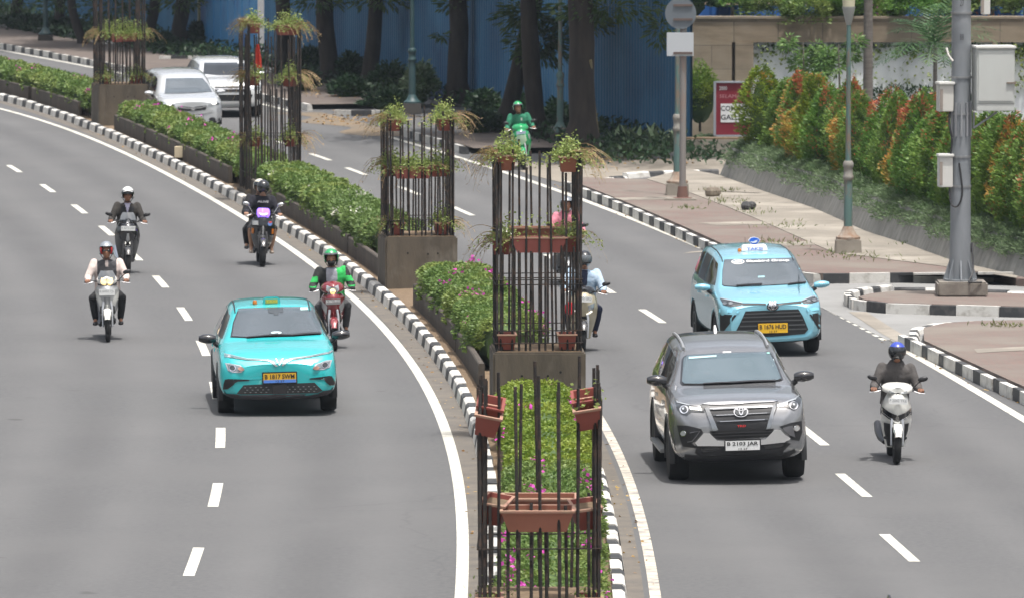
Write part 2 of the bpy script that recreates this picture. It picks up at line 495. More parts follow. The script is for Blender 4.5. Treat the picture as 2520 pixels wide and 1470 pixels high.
def line_strip(name, f, y0, y1, w, m, z=.004, d=0.0):
    rows = []
    for y in np.arange(y0, y1 + .01, 1.0 if y1 - y0 > 3 else .5):
        rows.append([off(f, y, d - w / 2), off(f, y, d + w / 2)])
    return sheet(name, m, rows, z)
line_strip('lane_marking', lineL, 60, 300, .15, white_line)
yA = at(1715, 612).y; yB = at(2005, 745).y; yC = at(2062, 778).y; yD = at(2180, 838).y
line_strip('lane_marking', lineR, yA, 300, .16, white_line)
line_strip('lane_marking', lineR, yC + .3, yB + 6, .16, white_line)
line_strip('lane_marking', lineR, 60, yD, .16, white_line)
n = 7
for k in range(n):                                     # short blocks across the driveway mouth
    y0 = yD + (yC - yD) * (k + .2) / n; y1 = yD + (yC - yD) * (k + .78) / n
    sheet('lane_marking', white_line, [[off(lineR, y0, -.09), off(lineR, y0, .09)], [off(lineR, y1, -.09), off(lineR, y1, .09)]], .004)
# inner edge line of the right carriageway
line_strip('lane_marking', kerbL, 60, 240, .13, worn_line, d=MEDW + .33)
def dash(px, py, f, L=3.3, w=.14):
    c = at(px, py); d = c.x - ext(f, c.y)
    y0, y1 = c.y - L / 2, c.y + L / 2
    sl = slope(f, c.y)
    sheet('lane_marking', white_line, [[off(f, y, (d) - w / 2) , off(f, y, (d) + w / 2)] for y in np.linspace(y0, y1, 4)], .004)
for p in [(35, 413), (117, 461), (195, 512), (262, 565), (330, 625), (395, 690), (454, 769), (500, 853), (530, 957), (543, 1074), (531, 1215), (477, 1380)]:
    dash(*p, lineL)
for p in [(700, 352), (785, 384), (873, 419), (1005, 467), (1135, 517), (1255, 575), (1365, 637), (1480, 703), (1602, 774), (1710, 850), (1860, 950), (1995, 1066), (2096, 1188), (2208, 1341)]:
    dash(*p, lineR)

# worn, dusty gutters
gutter = mat('gutter_dust', (.15, .132, .11), .95, col2=(.10, .093, .085), scale=2.5, bump=.3, bscale=40)
sheet('gutter', gutter, [[med(y, -.30), med(y, .02)] for y in np.arange(55, 260, 2.0)], .003)
sheet('gutter', gutter, [[med(y, MEDW - .02), med(y, MEDW + .2)] for y in np.arange(55, 240, 2.0)], .003)

# ------------------------------------------------------------------ kerbs
def kerb(name, pts, block, w=.17, h=.19, start=0, z=0.0, ratio=1.25):
    """painted kerb stones: alternating white and black blocks along pts (outer edge), body to the left of travel"""
    P = [Vector((p[0], p[1], 0)) for p in pts]
    S = [0]
    for a, b in zip(P, P[1:]): S.append(S[-1] + (b - a).length)
    def ev(s):
        for i in range(len(P) - 1):
            if s <= S[i + 1] or i == len(P) - 2:
                t = (s - S[i]) / max(S[i + 1] - S[i], 1e-6); d = (P[i + 1] - P[i]).normalized()
                return P[i] + (P[i + 1] - P[i]) * t, d
    mb = MB(); s = 0; k = start
    while s < S[-1] - .05:
        L = block * (ratio if k % 2 == 0 else 2 - ratio) * random.uniform(.94, 1.06)
        e = min(s + L, S[-1]); rings = []
        jx = random.uniform(-.012, .012); jz = random.uniform(-.01, .012)
        for q in (s + .006, (s + e) / 2, e - .006):
            c, d = ev(q); nrm = Vector((-d.y, d.x, 0))
            c = c + nrm * jx
            prof = [(0, 0), (.025, h - .03), (.06, h), (w, h), (w, -.03), (0, -.03)]
            rings.append([(c.x + nrm.x * a, c.y + nrm.y * a, z + b + (jz if b > .05 else 0)) for a, b in prof])
        mb.loft(rings, k % 2)
        s = e; k += 1
    o = mb.build(name, [kerb_white, kerb_black], None, 0)
    return tag(o, kind='structure')
kerb('kerb', [med(y, 0) for y in np.arange(262, 55, -1.0)], .86, start=1)
kerb('kerb', [med(y, MEDW) for y in np.arange(55, 262, 1.0)], .86)
# median fill
sheet('median', soil, [[(*med(y, .15)[:2], .12), (*med(y, MEDW / 2)[:2], .14), (*med(y, MEDW - .15)[:2], .12)] for y in np.arange(55, 262, 2.0)], .12)
# outer kerb of the near right pavement
yk0 = at(2262, 850).y
kerb('kerb', [off(kerbR, y, 0) for y in np.arange(yk0, 60, -1.0)][::-1], .84)
k1a, k1b = at(1423, 462).y, at(1800, 645).y
corner = [off(kerbR, y, 0) for y in np.arange(k1b, k1a, 1.0)]
endR = [at(2640, 690), at(2519, 694), at(2300, 694), at(2110, 697), at(2020, 697), at(1960, 690), at(1880, 668), at(1830, 652)]
kerb('kerb', [(p.x, p.y) for p in endR[:5]], .62)
kerb('kerb', [(p.x, p.y) for p in endR[4:]] + corner, .84)
# far end of that pavement
kerb('kerb', [(p.x, p.y) for p in [at(1423, 462), at(1428, 452), at(1475, 446), at(1545, 440)]], .6, h=.06, start=1)
kerb('kerb', [(p.x, p.y) for p in [at(1545, 440), at(1620, 434), at(1690, 432), at(1770, 431)]], .72, h=.13)
# island at the driveway
isl_front = [at(2640, 782), at(2519, 780), at(2300, 774), at(2180, 770), at(2120, 762)]
isl_tip = [at(2120, 762), at(2100, 752), at(2103, 742), at(2135, 734), at(2200, 727)]
isl_back = [at(2200, 727), at(2300, 727), at(2519, 735), at(2640, 738)]
kerb('kerb', [(p.x, p.y) for p in isl_front], .66)
kerb('kerb', [(p.x, p.y) for p in isl_tip], .35)
kerb('kerb', [(p.x, p.y) for p in isl_back], .8, h=.13, start=1)
# kerb of the near pavement along the driveway
s2 = [at(2262, 848), at(2264, 822), at(2320, 810), at(2400, 806), at(2640, 800)]
kerb('kerb', [(p.x, p.y) for p in s2], .55, h=.10)
# far kerb across the road, in two runs with the gateway between
kerb('kerb', [off(kerbR, y, 0) for y in np.arange(at(826, 280).y + 1.5, 300, 1.0)], .80)
kerb('kerb', [off(kerbR, y, 0) for y in np.arange(at(1180, 380).y, at(975, 330).y, 1.0)], .80, start=1)
gk = at(832, 284)
kerb('kerb', [(p.x, p.y) for p in [at(975, 288), at(930, 285), at(880, 286), at(832, 284)]], .62, start=1, h=.16)
kerb('kerb', [(p.x, p.y) for p in [at(720, 160), at(590, 158), at(470, 156), at(392, 156)]], .72, h=.24)

# ------------------------------------------------------------------ pavements on the right
sw1 = [off(kerbR, y, .15) for y in np.arange(k1b, k1a, 1.0)]
z1 = .15
slope_px = [(1770, 432), (1875, 470), (2000, 512), (2130, 570), (2240, 605), (2345, 643), (2440, 664), (2519, 682), (2650, 712)]
slope_b = [at(*p, .15) for p in slope_px]
paved = [at(2640, 688), at(2519, 690), at(2110, 693), at(2020, 692), at(1962, 685), at(1883, 662), at(1832, 647)] + sw1 + [at(1432, 452), at(1545, 441)] 
# brick paving next to the kerb, concrete walk beyond it
strip_px = [(1590, 441), (1690, 472), (1790, 510), (1885, 549), (1970, 587), (2050, 622), (2330, 657), (2500, 685)]
strip = [at(*p, .15) for p in strip_px]
poly_slab('pavement', paver, [(p.x, p.y) for p in paved[:-1]] + [(p.x, p.y) for p in strip] + [(p.x, p.y) for p in [at(2530, 687, .15)]], -.02, z1)
poly_slab('walkway', concrete, [(p.x, p.y) for p in strip] + [(p.x, p.y) for p in [at(2505, 680, .15)] + slope_b[:7][::-1]] + [(p.x, p.y) for p in [at(1690, 432)]], -.02, z1 + .012)
# cross bands of concrete in the paving
for a, b in (((1520, 490), (1660, 488)), ((1740, 552), (1900, 548)), ((1852, 604), (2060, 596))):
    A, B = at(*a, .15), at(*b, .15); d = (B - A).normalized(); nn = Vector((-d.y, d.x, 0)) * .5; A.z = B.z = .156
    sheet('walkway', concrete, [[A - nn, A + nn], [B - nn, B + nn]], z1 + .005)
for a, b, w in (((1735, 470), (1870, 476), .2), ((2075, 630), (2330, 628), .06)):
    A, B = at(*a, .16), at(*b, .16); A.z = B.z = .172; d = (B - A).normalized(); nn = Vector((-d.y, d.x, 0)) * w / 2
    sheet('walkway', mat('dark_joint', (.12, .105, .09), .95, col2=(.19, .17, .145), scale=4), [[A - nn, A + nn], [B - nn, B + nn]], z1 + .017)
isl = isl_front[:-1] + isl_tip[:-1] + isl_back
poly_slab('pavement', paver, [(p.x + (.0), p.y) for p in [at(2640, 772), at(2519, 770), at(2300, 764), at(2180, 760), at(2125, 752), at(2112, 746), at(2140, 738), at(2200, 731), at(2300, 731), at(2519, 738), at(2640, 741)]], -.02, .12)
near = [off(kerbR, y, .15) for y in np.arange(60, yk0 - .5, 1.0)]
poly_slab('pavement', paver, [(p.x, p.y) for p in near] + [(p.x, p.y) for p in [at(2272, 826), at(2325, 814), at(2400, 809), at(2640, 803)]] + [(14, 120), (14, 60)], -.02, .145)
A, B = at(2400, 862, .15), at(2640, 850, .15); A.z = B.z = .151
sheet('walkway', concrete, [[A + Vector((0, -.4, 0)), A + Vector((0, .4, 0))], [B + Vector((0, -.4, 0)), B + Vector((0, .4, 0))]], .15)
# driveways
dv = [at(1985, 740), at(2090, 790), at(2180, 835), at(2255, 858), at(2280, 815), at(2640, 796), at(2650, 690), at(2400, 690), at(2000, 700)]
poly_slab('driveway', drive_concrete, [(p.x, p.y) for p in dv], -.03, .008)
dl = [at(2110, 768), at(2190, 820), at(2265, 862)]
sheet('gutter', concrete, [[(p.x - .16, p.y), (p.x + .16, p.y)] for p in dl], .013)
sheet('gutter', concrete, [[(p.x - .1, p.y - .3), (p.x + .1, p.y + .3)] for p in [at(1690, 622), at(1745, 618), at(1800, 640)]], .006)
dw0 = [at(1180, 380), at(1300, 430), at(1420, 460), at(1440, 448), at(1545, 436), at(1790, 430), at(1830, 395), at(1640, 392), at(1500, 398), at(1420, 408), at(1330, 402)]
poly_slab('driveway', mat('warm_concrete', (.255, .225, .185), .9, col2=(.20, .178, .148), scale=.7, bump=.2, bscale=20), [(p.x, p.y) for p in dw0], -.03, .010)
# far pavement under the trees, with fallen leaves
farp = mat('shaded_pavement', (.105, .085, .075), .9, col2=(.145, .118, .10), scale=1.0, bump=.2, bscale=14)  # brown darkened so the colour carries part of the tree shade
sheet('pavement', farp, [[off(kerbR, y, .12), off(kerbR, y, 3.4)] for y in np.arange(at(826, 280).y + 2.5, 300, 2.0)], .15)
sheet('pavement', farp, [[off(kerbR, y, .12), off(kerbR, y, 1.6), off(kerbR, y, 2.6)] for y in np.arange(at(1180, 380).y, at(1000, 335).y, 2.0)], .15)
litter_g = mat('dry_leaf_ground', (.19, .14, .085), .95, col2=(.13, .115, .10), scale=1.2)
sheet('gutter', litter_g, [[off(kerbR, y, -1.1 + .4 * math.sin(y)), off(kerbR, y, .1)] for y in np.arange(at(985, 335).y, at(760, 275).y, .7)], .006)

# ------------------------------------------------------------------ sloped retaining wall and bank
side_wall = mat('stained_retaining_concrete', (.27, .27, .255), .9, col2=(.16, .16, .15), scale=1.6, stretch=(3, 3, .5), lo=.35, hi=.7, bump=.2, bscale=14)
bank = thing('retaining_wall', 'low sloping grey concrete retaining wall below the tall shrubs', 'wall', (0, 0, 0))
rows = []
for i, p in enumerate(slope_b):
    a = slope_b[max(i - 1, 0)]; b = slope_b[min(i + 1, len(slope_b) - 1)]
    t = (b - a).normalized(); nrm = Vector((-t.y, t.x, 0))           # towards the bank
    if nrm.x < 0 and nrm.y < 0: nrm = -nrm
    nrm = Vector((abs(nrm.x), abs(nrm.y), 0)).normalized()
    rows.append((p, nrm))
mb = MB()
mb.loft([[p + Vector((0, 0, -.1)), p, p + n_ * .30 + Vector((0, 0, .68)), p + n_ * .36 + Vector((0, 0, .66)), p + n_ * .36 + Vector((0, 0, -.1))] for p, n_ in rows], 0)
mb.build('slope_face', side_wall, bank, 25)
def bank_pt(s, d=.6, z=0):
    """s in 0..len-1 along the retaining wall, d metres behind its foot"""
    i = min(int(s), len(rows) - 2); t = s - i
    p = rows[i][0].lerp(rows[i + 1][0], t); n_ = rows[i][1].lerp(rows[i + 1][1], t)
    return p + n_ * d + Vector((0, 0, z))
sheet('bank', mat('bank_soil', (.05, .055, .025), .95, col2=(.035, .06, .02), scale=3), [[bank_pt(s, .34, .64), bank_pt(s, 2.5, .8), bank_pt(s, 9, .85)] for s in np.linspace(0, len(rows) - 1.001, 24)], .8)
# ------------------------------------------------------------------ walls and fences behind
blue_steel = mat('blue_corrugated_steel', (.026, .125, .25), .6, col2=(.048, .18, .32), scale=.6, stretch=(1, 1, .15), lo=.35, hi=.7, col3=(.02, .08, .17), scale3=.25)  # large darker zones in the blue stand in for tree shadow patches
blue_trim = mat('blue_trim', (.015, .07, .26), .5)
def corrugated(p0, p1, z0, z1, pitch, depth, name, m, parent):
    d = (p1 - p0); L = d.length; d.normalize(); nn = Vector((d.y, -d.x, 0))
    if nn.y > 0: nn = -nn
    N = int(L / pitch); lo = []; hi = []
    for i in range(N):
        for k, q in ((0, 0), (.35, 0), (.5, 1), (.85, 1)):
            c = p0 + d * ((i + k) * pitch) + nn * depth * q
            lo.append((c.x, c.y, z0)); hi.append((c.x, c.y, z1))
    mb = MB(); mb.loft([lo, hi], 0, cap=False, closed=False)
    back = [(c[0] - nn.x * .05, c[1] - nn.y * .05, c[2]) for c in (lo[0], lo[-1], hi[-1], hi[0])]
    mb.add(back, [(0, 1, 2, 3)])
    return mb.build(name, m, parent, 0)
W0 = Vector((4.5, 189.5, 0)); W1 = Vector((-31, 356, 0)); Wd = (W1 - W0).normalized(); Wn = Vector((Wd.y, -Wd.x, 0))
if Wn.y > 0: Wn = -Wn
def wall_at(px):
    """point of the blue wall's foot seen at picture column px"""
    k = (px - PW / 2) / FPX
    t = (k * W0.y - W0.x) / (Wd.x - k * Wd.y)
    return W0 + Wd * t
gA, gB = wall_at(512), wall_at(652)
f = thing('steel_fence', 'long blue corrugated steel fence behind the dark tree trunks', 'fence')
corrugated(W0, gB, -.1, 6.5, .33, .05, 'fence_panel', blue_steel, f)
mb = MB(); mb.box((0, 0, 0), ((gB - W0).length, .18, .42), 0, math.atan2(Wd.y, Wd.x)); 
o = mb.build('fence_base', mat('fence_base_blue', (.02, .05, .14), .7), f); o.location = (W0 + gB) / 2 + Wn * .15 + Vector((0, 0, .1))
f2 = thing('steel_fence', 'blue corrugated steel fence left of the bright blue gate, in deep shade', 'fence')
corrugated(gA, W1, -.1, 6.5, .33, .05, 'fence_panel', blue_steel, f2)
gt = thing('steel_gate', 'bright blue gate with pale yellow frame behind the white car', 'gate', gA.lerp(gB, .5), math.atan2(-Wd.y, -Wd.x))
gl = (gB - gA).length
yel = mat('gate_frame_paint', (.42, .40, .22), .6)
mb = MB()
N = 16
for i in range(N): mb.box((-gl / 2 + gl * (i + .5) / N, -.25 - .02 * (i % 2), 2.8), (gl / N, .04, 5.2), 0)
mb.build('gate_panel', mat('gate_blue', (.06, .28, .56), .45, col2=(.035, .15, .42), scale=.5, lo=.5, hi=.62), gt)
MB().box((0, -.33, .16), (gl, .08, .12)).build('gate_frame', yel, gt, bevel=.01)
for s in (-1,): MB().box((s * (gl / 2 - .07), -.33, 2.8), (.14, .08, 5.1)).build('gate_frame', yel, gt, bevel=.01)
MB().box((0, -.2, .0), (gl, .1, .36)).build('gate_sill', blue_trim, gt)

# stone wall on the right
SW = 195.0
def wx(px): return at_y(px, 300, SW).x
stone = brick_mat('sandstone_cladding', (.31, .25, .175), (.22, .175, .125), (.15, .115, .075), (.10, .085, .065), 1.15, .62, msize=.012, dirt=(.30, .26, .195), vert=True)
white_pl = mat('white_plaster', (.78, .80, .81), .8, col2=(.64, .67, .69), scale=.8, stretch=(2, 2, .4), lo=.45, hi=.75)
sw = thing('stone_wall', 'tan sandstone garden wall with recessed white panels', 'wall', (0, SW, 0))
x0, x1 = wx(1646), wx(2900)
MB().box(((x0 + x1) / 2, .5, 1.6), (x1 - x0, .3, 3.1)).build('backing', mat('wall_core', (.3, .25, .19), .9), sw)
z_lo, z_hi = 2.56, 3.17
MB().box(((x0 + x1) / 2, .14, (z_lo + z_hi) / 2), (x1 - x0, .42, z_hi - z_lo)).build('top_band', stone, sw, 20)
MB().box(((x0 + x1) / 2, .14, z_hi + .03), (x1 - x0 + .1, .5, .06)).build('coping', mat('sandstone_coping', (.25, .205, .15), .9, col2=(.18, .15, .11), scale=3), sw)
for a, b, dpt in ((1646, 1800, .0), (1808, 1853, .03), (2440, 2452, .02)):
    xa, xb = wx(a), wx(b)
    MB().box(((xa + xb) / 2, .14 - dpt, 1.2), (xb - xa, .42, 2.715)).build('pier', stone, sw, 20)
for a, b in ((1853, 2440), (2452, 2880)):
    xa, xb = wx(a), wx(b)
    MB().box(((xa + xb) / 2, .22, 1.27), (xb - xa, .26, 2.57)).build('panel', white_pl, sw, 20)
fb = thing('steel_fence', 'strip of bright blue fence showing above the sandstone wall', 'fence')
corrugated(Vector((wx(1640), SW + 3.2, 0)), Vector((wx(2900), SW + 3.2, 0)), 0, 3.42, .5, .05, 'fence_panel', mat('fence_bright_blue', (.03, .13, .42), .5), fb)
# low grey planter wall left of the hedge
A, B = at(1690, 392), at(1795, 392)
pw = thing('planter_wall', 'plain grey planter wall under the round shrub', 'wall', ((A.x + B.x) / 2 + .2, A.y + .4, 0))
MB().box((0, 0, .23), (B.x - A.x + .6, .7, .5)).build('wall', concrete, pw, bevel=.015)
MB().box((0, 0, .50), (B.x - A.x + .45, .55, .04)).build('soil', soil, pw)

# ------------------------------------------------------------------ leaves
L_green = leafmat('leaf_green', (0.0922, 0.2028, 0.0344), (0.1536, 0.2764, 0.0554), (0.0614, 0.1536, 0.0308))
L_green2 = leafmat('leaf_green_pale', (0.1181, 0.2126, 0.0413), (0.1889, 0.2952, 0.059), (0.0826, 0.1712, 0.0355))
L_hedge = leafmat('leaf_hedge', (0.0966, 0.1716, 0.0402), (0.143, 0.2202, 0.0587), (0.2048, 0.2589, 0.0657), big=.9)
L_hedge_pale = leafmat('leaf_hedge_pale', (0.1181, 0.1907, 0.05), (0.1816, 0.2543, 0.0818), (0.0908, 0.1544, 0.0408), big=1.1)
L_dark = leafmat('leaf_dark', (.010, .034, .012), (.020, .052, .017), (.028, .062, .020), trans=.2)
L_yellow = leafmat('leaf_yellowgreen', (0.1343, 0.2066, 0.0206), (0.2273, 0.2892, 0.031), (0.0619, 0.1343, 0.0206))
L_red = leafmat('leaf_new_red', (.40, .125, .06), (.40, .20, .075), (.42, .085, .055), big=2)
L_orange = leafmat('leaf_orange', (0.432, 0.228, 0.042), (0.48, 0.288, 0.072), (0.192, 0.204, 0.036), big=1.4)
L_cover = leafmat('leaf_groundcover', (.135, .20, .10), (.19, .26, .145), (.085, .145, .06), big=.9)
L_pot = leafmat('leaf_potted', (.19, .28, .07), (.31, .38, .12), (.27, .28, .09), big=5)
L_palm = leafmat('leaf_palm', (0.0455, 0.1105, 0.0364), (0.091, 0.169, 0.065), (0.026, 0.0715, 0.026), trans=.2)
L_agave = leafmat('leaf_agave', (.10, .17, .07), (.22, .27, .17), (.05, .11, .03), trans=.2)
L_pink = leafmat('petal_pink', (.62, .05, .40), (.72, .12, .52), (.55, .08, .45), big=3)
L_whitefl = leafmat('petal_white', (.62, .62, .52), (.7, .7, .62), (.6, .6, .5))
L_dry = leafmat('dry_leaf', (.33, .20, .07), (.25, .13, .05), (.42, .30, .10), trans=.1)
bark = mat('tree_bark', (.020, .016, .014), .95, col2=(.045, .035, .028), scale=5, stretch=(1, 1, .25), bump=.8, bscale=9)
bark_pale = mat('palm_bark', (.20, .18, .16), .95, col2=(.13, .115, .10), scale=6, stretch=(.4, .4, 3), bump=.4)
twig = mat('twig_brown', (.09, .06, .04), .9)
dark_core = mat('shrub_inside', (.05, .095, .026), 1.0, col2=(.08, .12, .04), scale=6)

def lumpy(name, parent, c, r, m=dark_core, seed=0, n=14, k=9):
    """uneven dark twiggy inside of a shrub"""
    mb = MB(); rd = random.Random(seed); mb.ball((0, 0, 0), 1, 0, n, k)
    mb.v = [tuple(c[i] + v[i] * r[i] * (1 + rd.uniform(-.14, .14)) for i in range(3)) for v in mb.v]
    return mb.build(name, m, parent)

# ------------------------------------------------------------------ tall shrubs on the bank
def make_shrub(kind, seed, h=1.84, r=.54):
    rs = np.random.default_rng(seed)
    root = thing('tall_shrub', 'x', 'shrub')
    N = 5600
    t = rs.uniform(0, 1, N) ** .9
    th = rs.uniform(0, 2 * np.pi, N)
    pr = lambda q: r * np.minimum(1, .70 + q * 1.1) * np.clip(1 - q ** 2.6, 0, 1) ** .58
    lump = 1 + .30 * np.sin(th * 2 + 7 * t + seed) * np.sin(t * 11 + seed * 2 + th * 3) + .14 * np.sin(t * 26 + th * 5 + seed)
    rad = pr(t) * lump * rs.uniform(.55, 1.05, N) ** .5
    lean = np.array([rs.uniform(-.12, .12), rs.uniform(-.1, .1)])
    P = np.stack([rad * np.cos(th) + lean[0] * t * t, rad * np.sin(th) + lean[1] * t * t, t * h * (1 + .05 * np.sin(th * 3 + seed)) + rs.normal(0, .04, N)], 1)
    D = np.stack([np.cos(th), np.sin(th), rs.uniform(.2, 2.2, N)], 1) + rs.normal(0, .4, (N, 3))
    V = leaves(P, D, rs.uniform(.05, .115, N), rs.uniform(.025, .046, N))
    nse = np.sin(th * 2 + seed) + np.sin(t * 7 + th * 3 + seed * 1.7)
    patchy = np.sin(th * 3 + seed * 2.3 + t * 5) * np.sin(t * 9 - th * 2 + seed)
    red = np.zeros(N, bool)
    if kind == 'red': red = (t + .26 * nse + .2 * patchy + rs.normal(0, .22, N)) > .98
    elif kind == 'some': red = (.45 * t + .34 * nse + .2 * patchy + rs.normal(0, .25, N)) > 1.0
    elif kind == 'orange': red = (patchy * .6 + .3 * nse + rs.normal(0, .45, N)) > -.60
    elif kind == 'green': red = (t + .2 * nse + rs.normal(0, .22, N)) > 1.32
    elif kind == 'yellow': red = (t + .2 * nse + rs.normal(0, .22, N)) > 1.25
    quads('foliage', V[~red], L_yellow if kind == 'yellow' else (L_green if seed % 2 else L_green2), root)
    if red.any(): quads('new_leaves', V[red], L_orange if kind in ('orange', 'yellow') else L_red, root)
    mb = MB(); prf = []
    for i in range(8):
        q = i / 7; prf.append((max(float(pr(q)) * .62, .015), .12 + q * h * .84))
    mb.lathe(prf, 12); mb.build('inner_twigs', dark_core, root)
    MB().tube([(0, 0, -.15), (.02, 0, .3)], [.035, .03], 6).build('stem', bark, root)
    return root
protos = {}
used = set()
plan = [('yellow', .95), ('green', .86), ('orange', .98), ('red', 1.02), ('orange', .72), ('yellow', .97), ('some', .98), ('red', 1.08), ('orange', .84), ('some', 1.03), ('red', 1.10), ('some', 1.0), ('orange', .92), ('some', 1.05), ('red', 1.06), ('some', 1.0),
        ('red', 1.08), ('green', .95), ('some', 1.02), ('green', 1.06), ('some', 1.0), ('green', .98), ('some', 1.04), ('orange', 1.0), ('orange', .88), ('green', 1.0), ('some', 1.06), ('some', 1.02), ('green', 1.08), ('red', 1.0), ('green', 1.04), ('some', 1.0), ('some', 1.05), ('green', 1.0)]
colname = {'yellow': 'yellow-green', 'green': 'plain green', 'red': 'red-tipped green', 'orange': 'orange-brown', 'some': 'red-flecked green'}
ordn = ['nearest the red signboard', 'second', 'third', 'fourth', 'fifth', 'sixth', 'seventh', 'eighth', 'ninth', 'tenth', 'eleventh', 'twelfth', 'thirteenth', 'fourteenth', 'fifteenth', 'sixteenth', 'seventeenth', 'eighteenth', 'nineteenth', 'twentieth',
        'twenty-first', 'twenty-second', 'twenty-third', 'twenty-fourth', 'twenty-fifth', 'twenty-sixth', 'twenty-seventh', 'twenty-eighth', 'twenty-ninth', 'thirtieth', 'thirty-first', 'thirty-second', 'thirty-third', 'thirty-fourth']
svals = np.linspace(.24, 7.35, len(plan))
for i, (k, sc) in enumerate(plan):
    p = bank_pt(svals[i], 1.0 + random.uniform(-.18, .22), .70)
    key = (k, (i * 7 // 3) % 3)
    if key not in protos: protos[key] = o = make_shrub(k, 3 + len(protos))
    else: o = copy_tree(protos[key])
    o.location = p; o.rotation_euler = (R(random.uniform(-4, 4)), R(random.uniform(-5, 5)), random.uniform(0, 6)); o.scale = (random.uniform(.85, 1.2), random.uniform(.85, 1.2), sc * random.uniform(.92, 1.08))
    o["label"] = ('%s tall shrub at the end %s' % (colname[k], ordn[i])) if i == 0 else '%s tall shrub, %s in the row counted from the red signboard' % (colname[k], ordn[i])
    o["group"] = 'tall shrubs along the retaining wall'
# trailing ground cover along the wall top
P = []
N = 42000
s = rng.uniform(0, len(rows) - 1.01, N); dd = rng.normal(.42, .23, N)
for a, b in zip(s, dd):
    z = (.74 + max(0, .22 - abs(b - .55) * .4) * rng.uniform(.2, 1.3) + .05 * math.sin(a * 9)) if b > .27 else .75 - (.27 - b) * 1.5 * rng.uniform(.5, 1)
    hang = .5 + .5 * math.sin(a * 7.3) * math.sin(a * 3.1 + 1)
    if b < .14 * (1 - hang): b = .3
    q = bank_pt(a, b); P.append((q.x, q.y, z))
P = np.array(P); D = rng.normal(0, .6, (N, 3)) + np.array([-.5, -.7, .7])
tag(quads('ground_cover', leaves(P, D, rng.uniform(.07, .14, N), rng.uniform(.018, .035, N)), L_cover), 'pale green trailing ground cover spilling over the sloping wall', 'ground cover', kind='stuff')

# ------------------------------------------------------------------ round shrub, planter greens, signboard
def bush(name, label, cat, c, r, leafm, N, ll, seed, core=True, group=None, flowers=None, shell=.55):
    rs = np.random.default_rng(seed)
    root = thing(name, label, cat, c, 0, group)
    D = unit(rs.normal(size=(N, 3))); D[:, 2] = np.abs(D[:, 2]) * 1.0 - .25 * (rs.uniform(0, 1, N) < .3)
    lump = 1 + .16 * np.sin(D[:, 0] * 5 + seed) * np.sin(D[:, 1] * 6 + seed * 2) + .1 * np.sin(D[:, 2] * 9 + seed)
    P = D * np.array(r) * (lump * rs.uniform(shell, 1.03, N) ** .6)[:, None]
    V = leaves(P, D + rs.normal(0, .5, (N, 3)) + np.array([0, 0, .3]), rs.uniform(.7, 1.3, N) * ll, rs.uniform(.3, .5, N) * ll)
    quads('foliage', V, leafm, root)
    if core: lumpy('inner_twigs', root, (0, 0, 0), [q * .68 for q in r], seed=seed)
    MB().tube([(0, 0, -r[2]), (0, 0, -r[2] * .3)], .03, 6).build('stem', bark, root)
    return root
p = at(1728, 330); A = at_y(1722, 245, 191.5)
bush('round_shrub', 'round yellow-green shrub between sandstone wall and red signboard', 'shrub', A, (.56, .6, .82), leafmat('leaf_round', (0.07, 0.154, 0.0252), (0.168, 0.252, 0.035), (0.224, 0.28, 0.028)), 5200, .085, 5)
p = at_y(1740, 352, 190.3)
bush('trailing_plant', 'light green plant hanging over the grey planter wall', 'plant', p, (.45, .25, .2), L_cover, 900, .1, 9, core=False)
# signboard
red_b = mat('sign_red', (.20, .012, .026), .45)
SB = at_y(1760, 332, 190.0); k = 190.0 / FPX
sb = thing('signboard', 'dark red signboard with a white panel behind the hedge end', 'sign', (SB.x, 190.0, SB.z))
sw_, sh_ = 88 * k, 128 * k
MB().box((sw_ / 2, 0, sh_ / 2), (sw_, .12, sh_)).build('board', red_b, sb, bevel=.008)
mb = MB(); fr = mat('sign_frame', (.45, .47, .52), .4, .6)
mb.box((-.02, -.02, sh_ / 2), (.06, .17, sh_ + .06)); mb.box((sw_ / 2, -.02, sh_ + .02), (sw_ + .02, .17, .04)); mb.box((sw_ / 2, -.02, -.02), (sw_ + .02, .17, .04)); mb.box((sw_ + .02, -.02, sh_ / 2), (.06, .17, sh_ + .06))
mb.build('frame', fr, sb)
MB().box((sw_ / 2 + .05, -.066, sh_ * .42), (sw_ - .16, .012, sh_ * .36)).build('white_panel', mat('sign_white', (.72, .72, .72), .5), sb)
def flat_text(txt, x0, z0, w, h, y, m, parent, name='lettering', bold=.0):
    vs, fs = text_geo(txt, bold); mb = MB()
    mb.add([(x0 + u * w, y, z0 + v * h) for u, v in vs], fs)
    return mb.build(name, m, parent, 0)
ink = mat('sign_ink', (.03, .04, .04), .6); wht = mat('sign_white_letters', (.75, .72, .72), .6)
flat_text('COMMERCIAL', .13, sh_ * .46, 1.05, .13, -.0745, ink, sb, bold=.02)
flat_text('GALLERY', .13, sh_ * .29, .78, .13, -.0745, ink, sb, bold=.02)
flat_text('SELAMAT', .10, sh_ * .71, .62, .09, -.0625, mat('sign_pink_letters', (.45, .2, .22), .6), sb)
flat_text('2000', .09, sh_ * .86, .2, .10, -.0625, wht, sb, bold=.02)
MB().box((.12, .02, -.25), (.08, .06, .5)).build('post', fr, sb); MB().box((sw_ - .12, .02, -.25), (.08, .06, .5)).build('post', fr, sb)

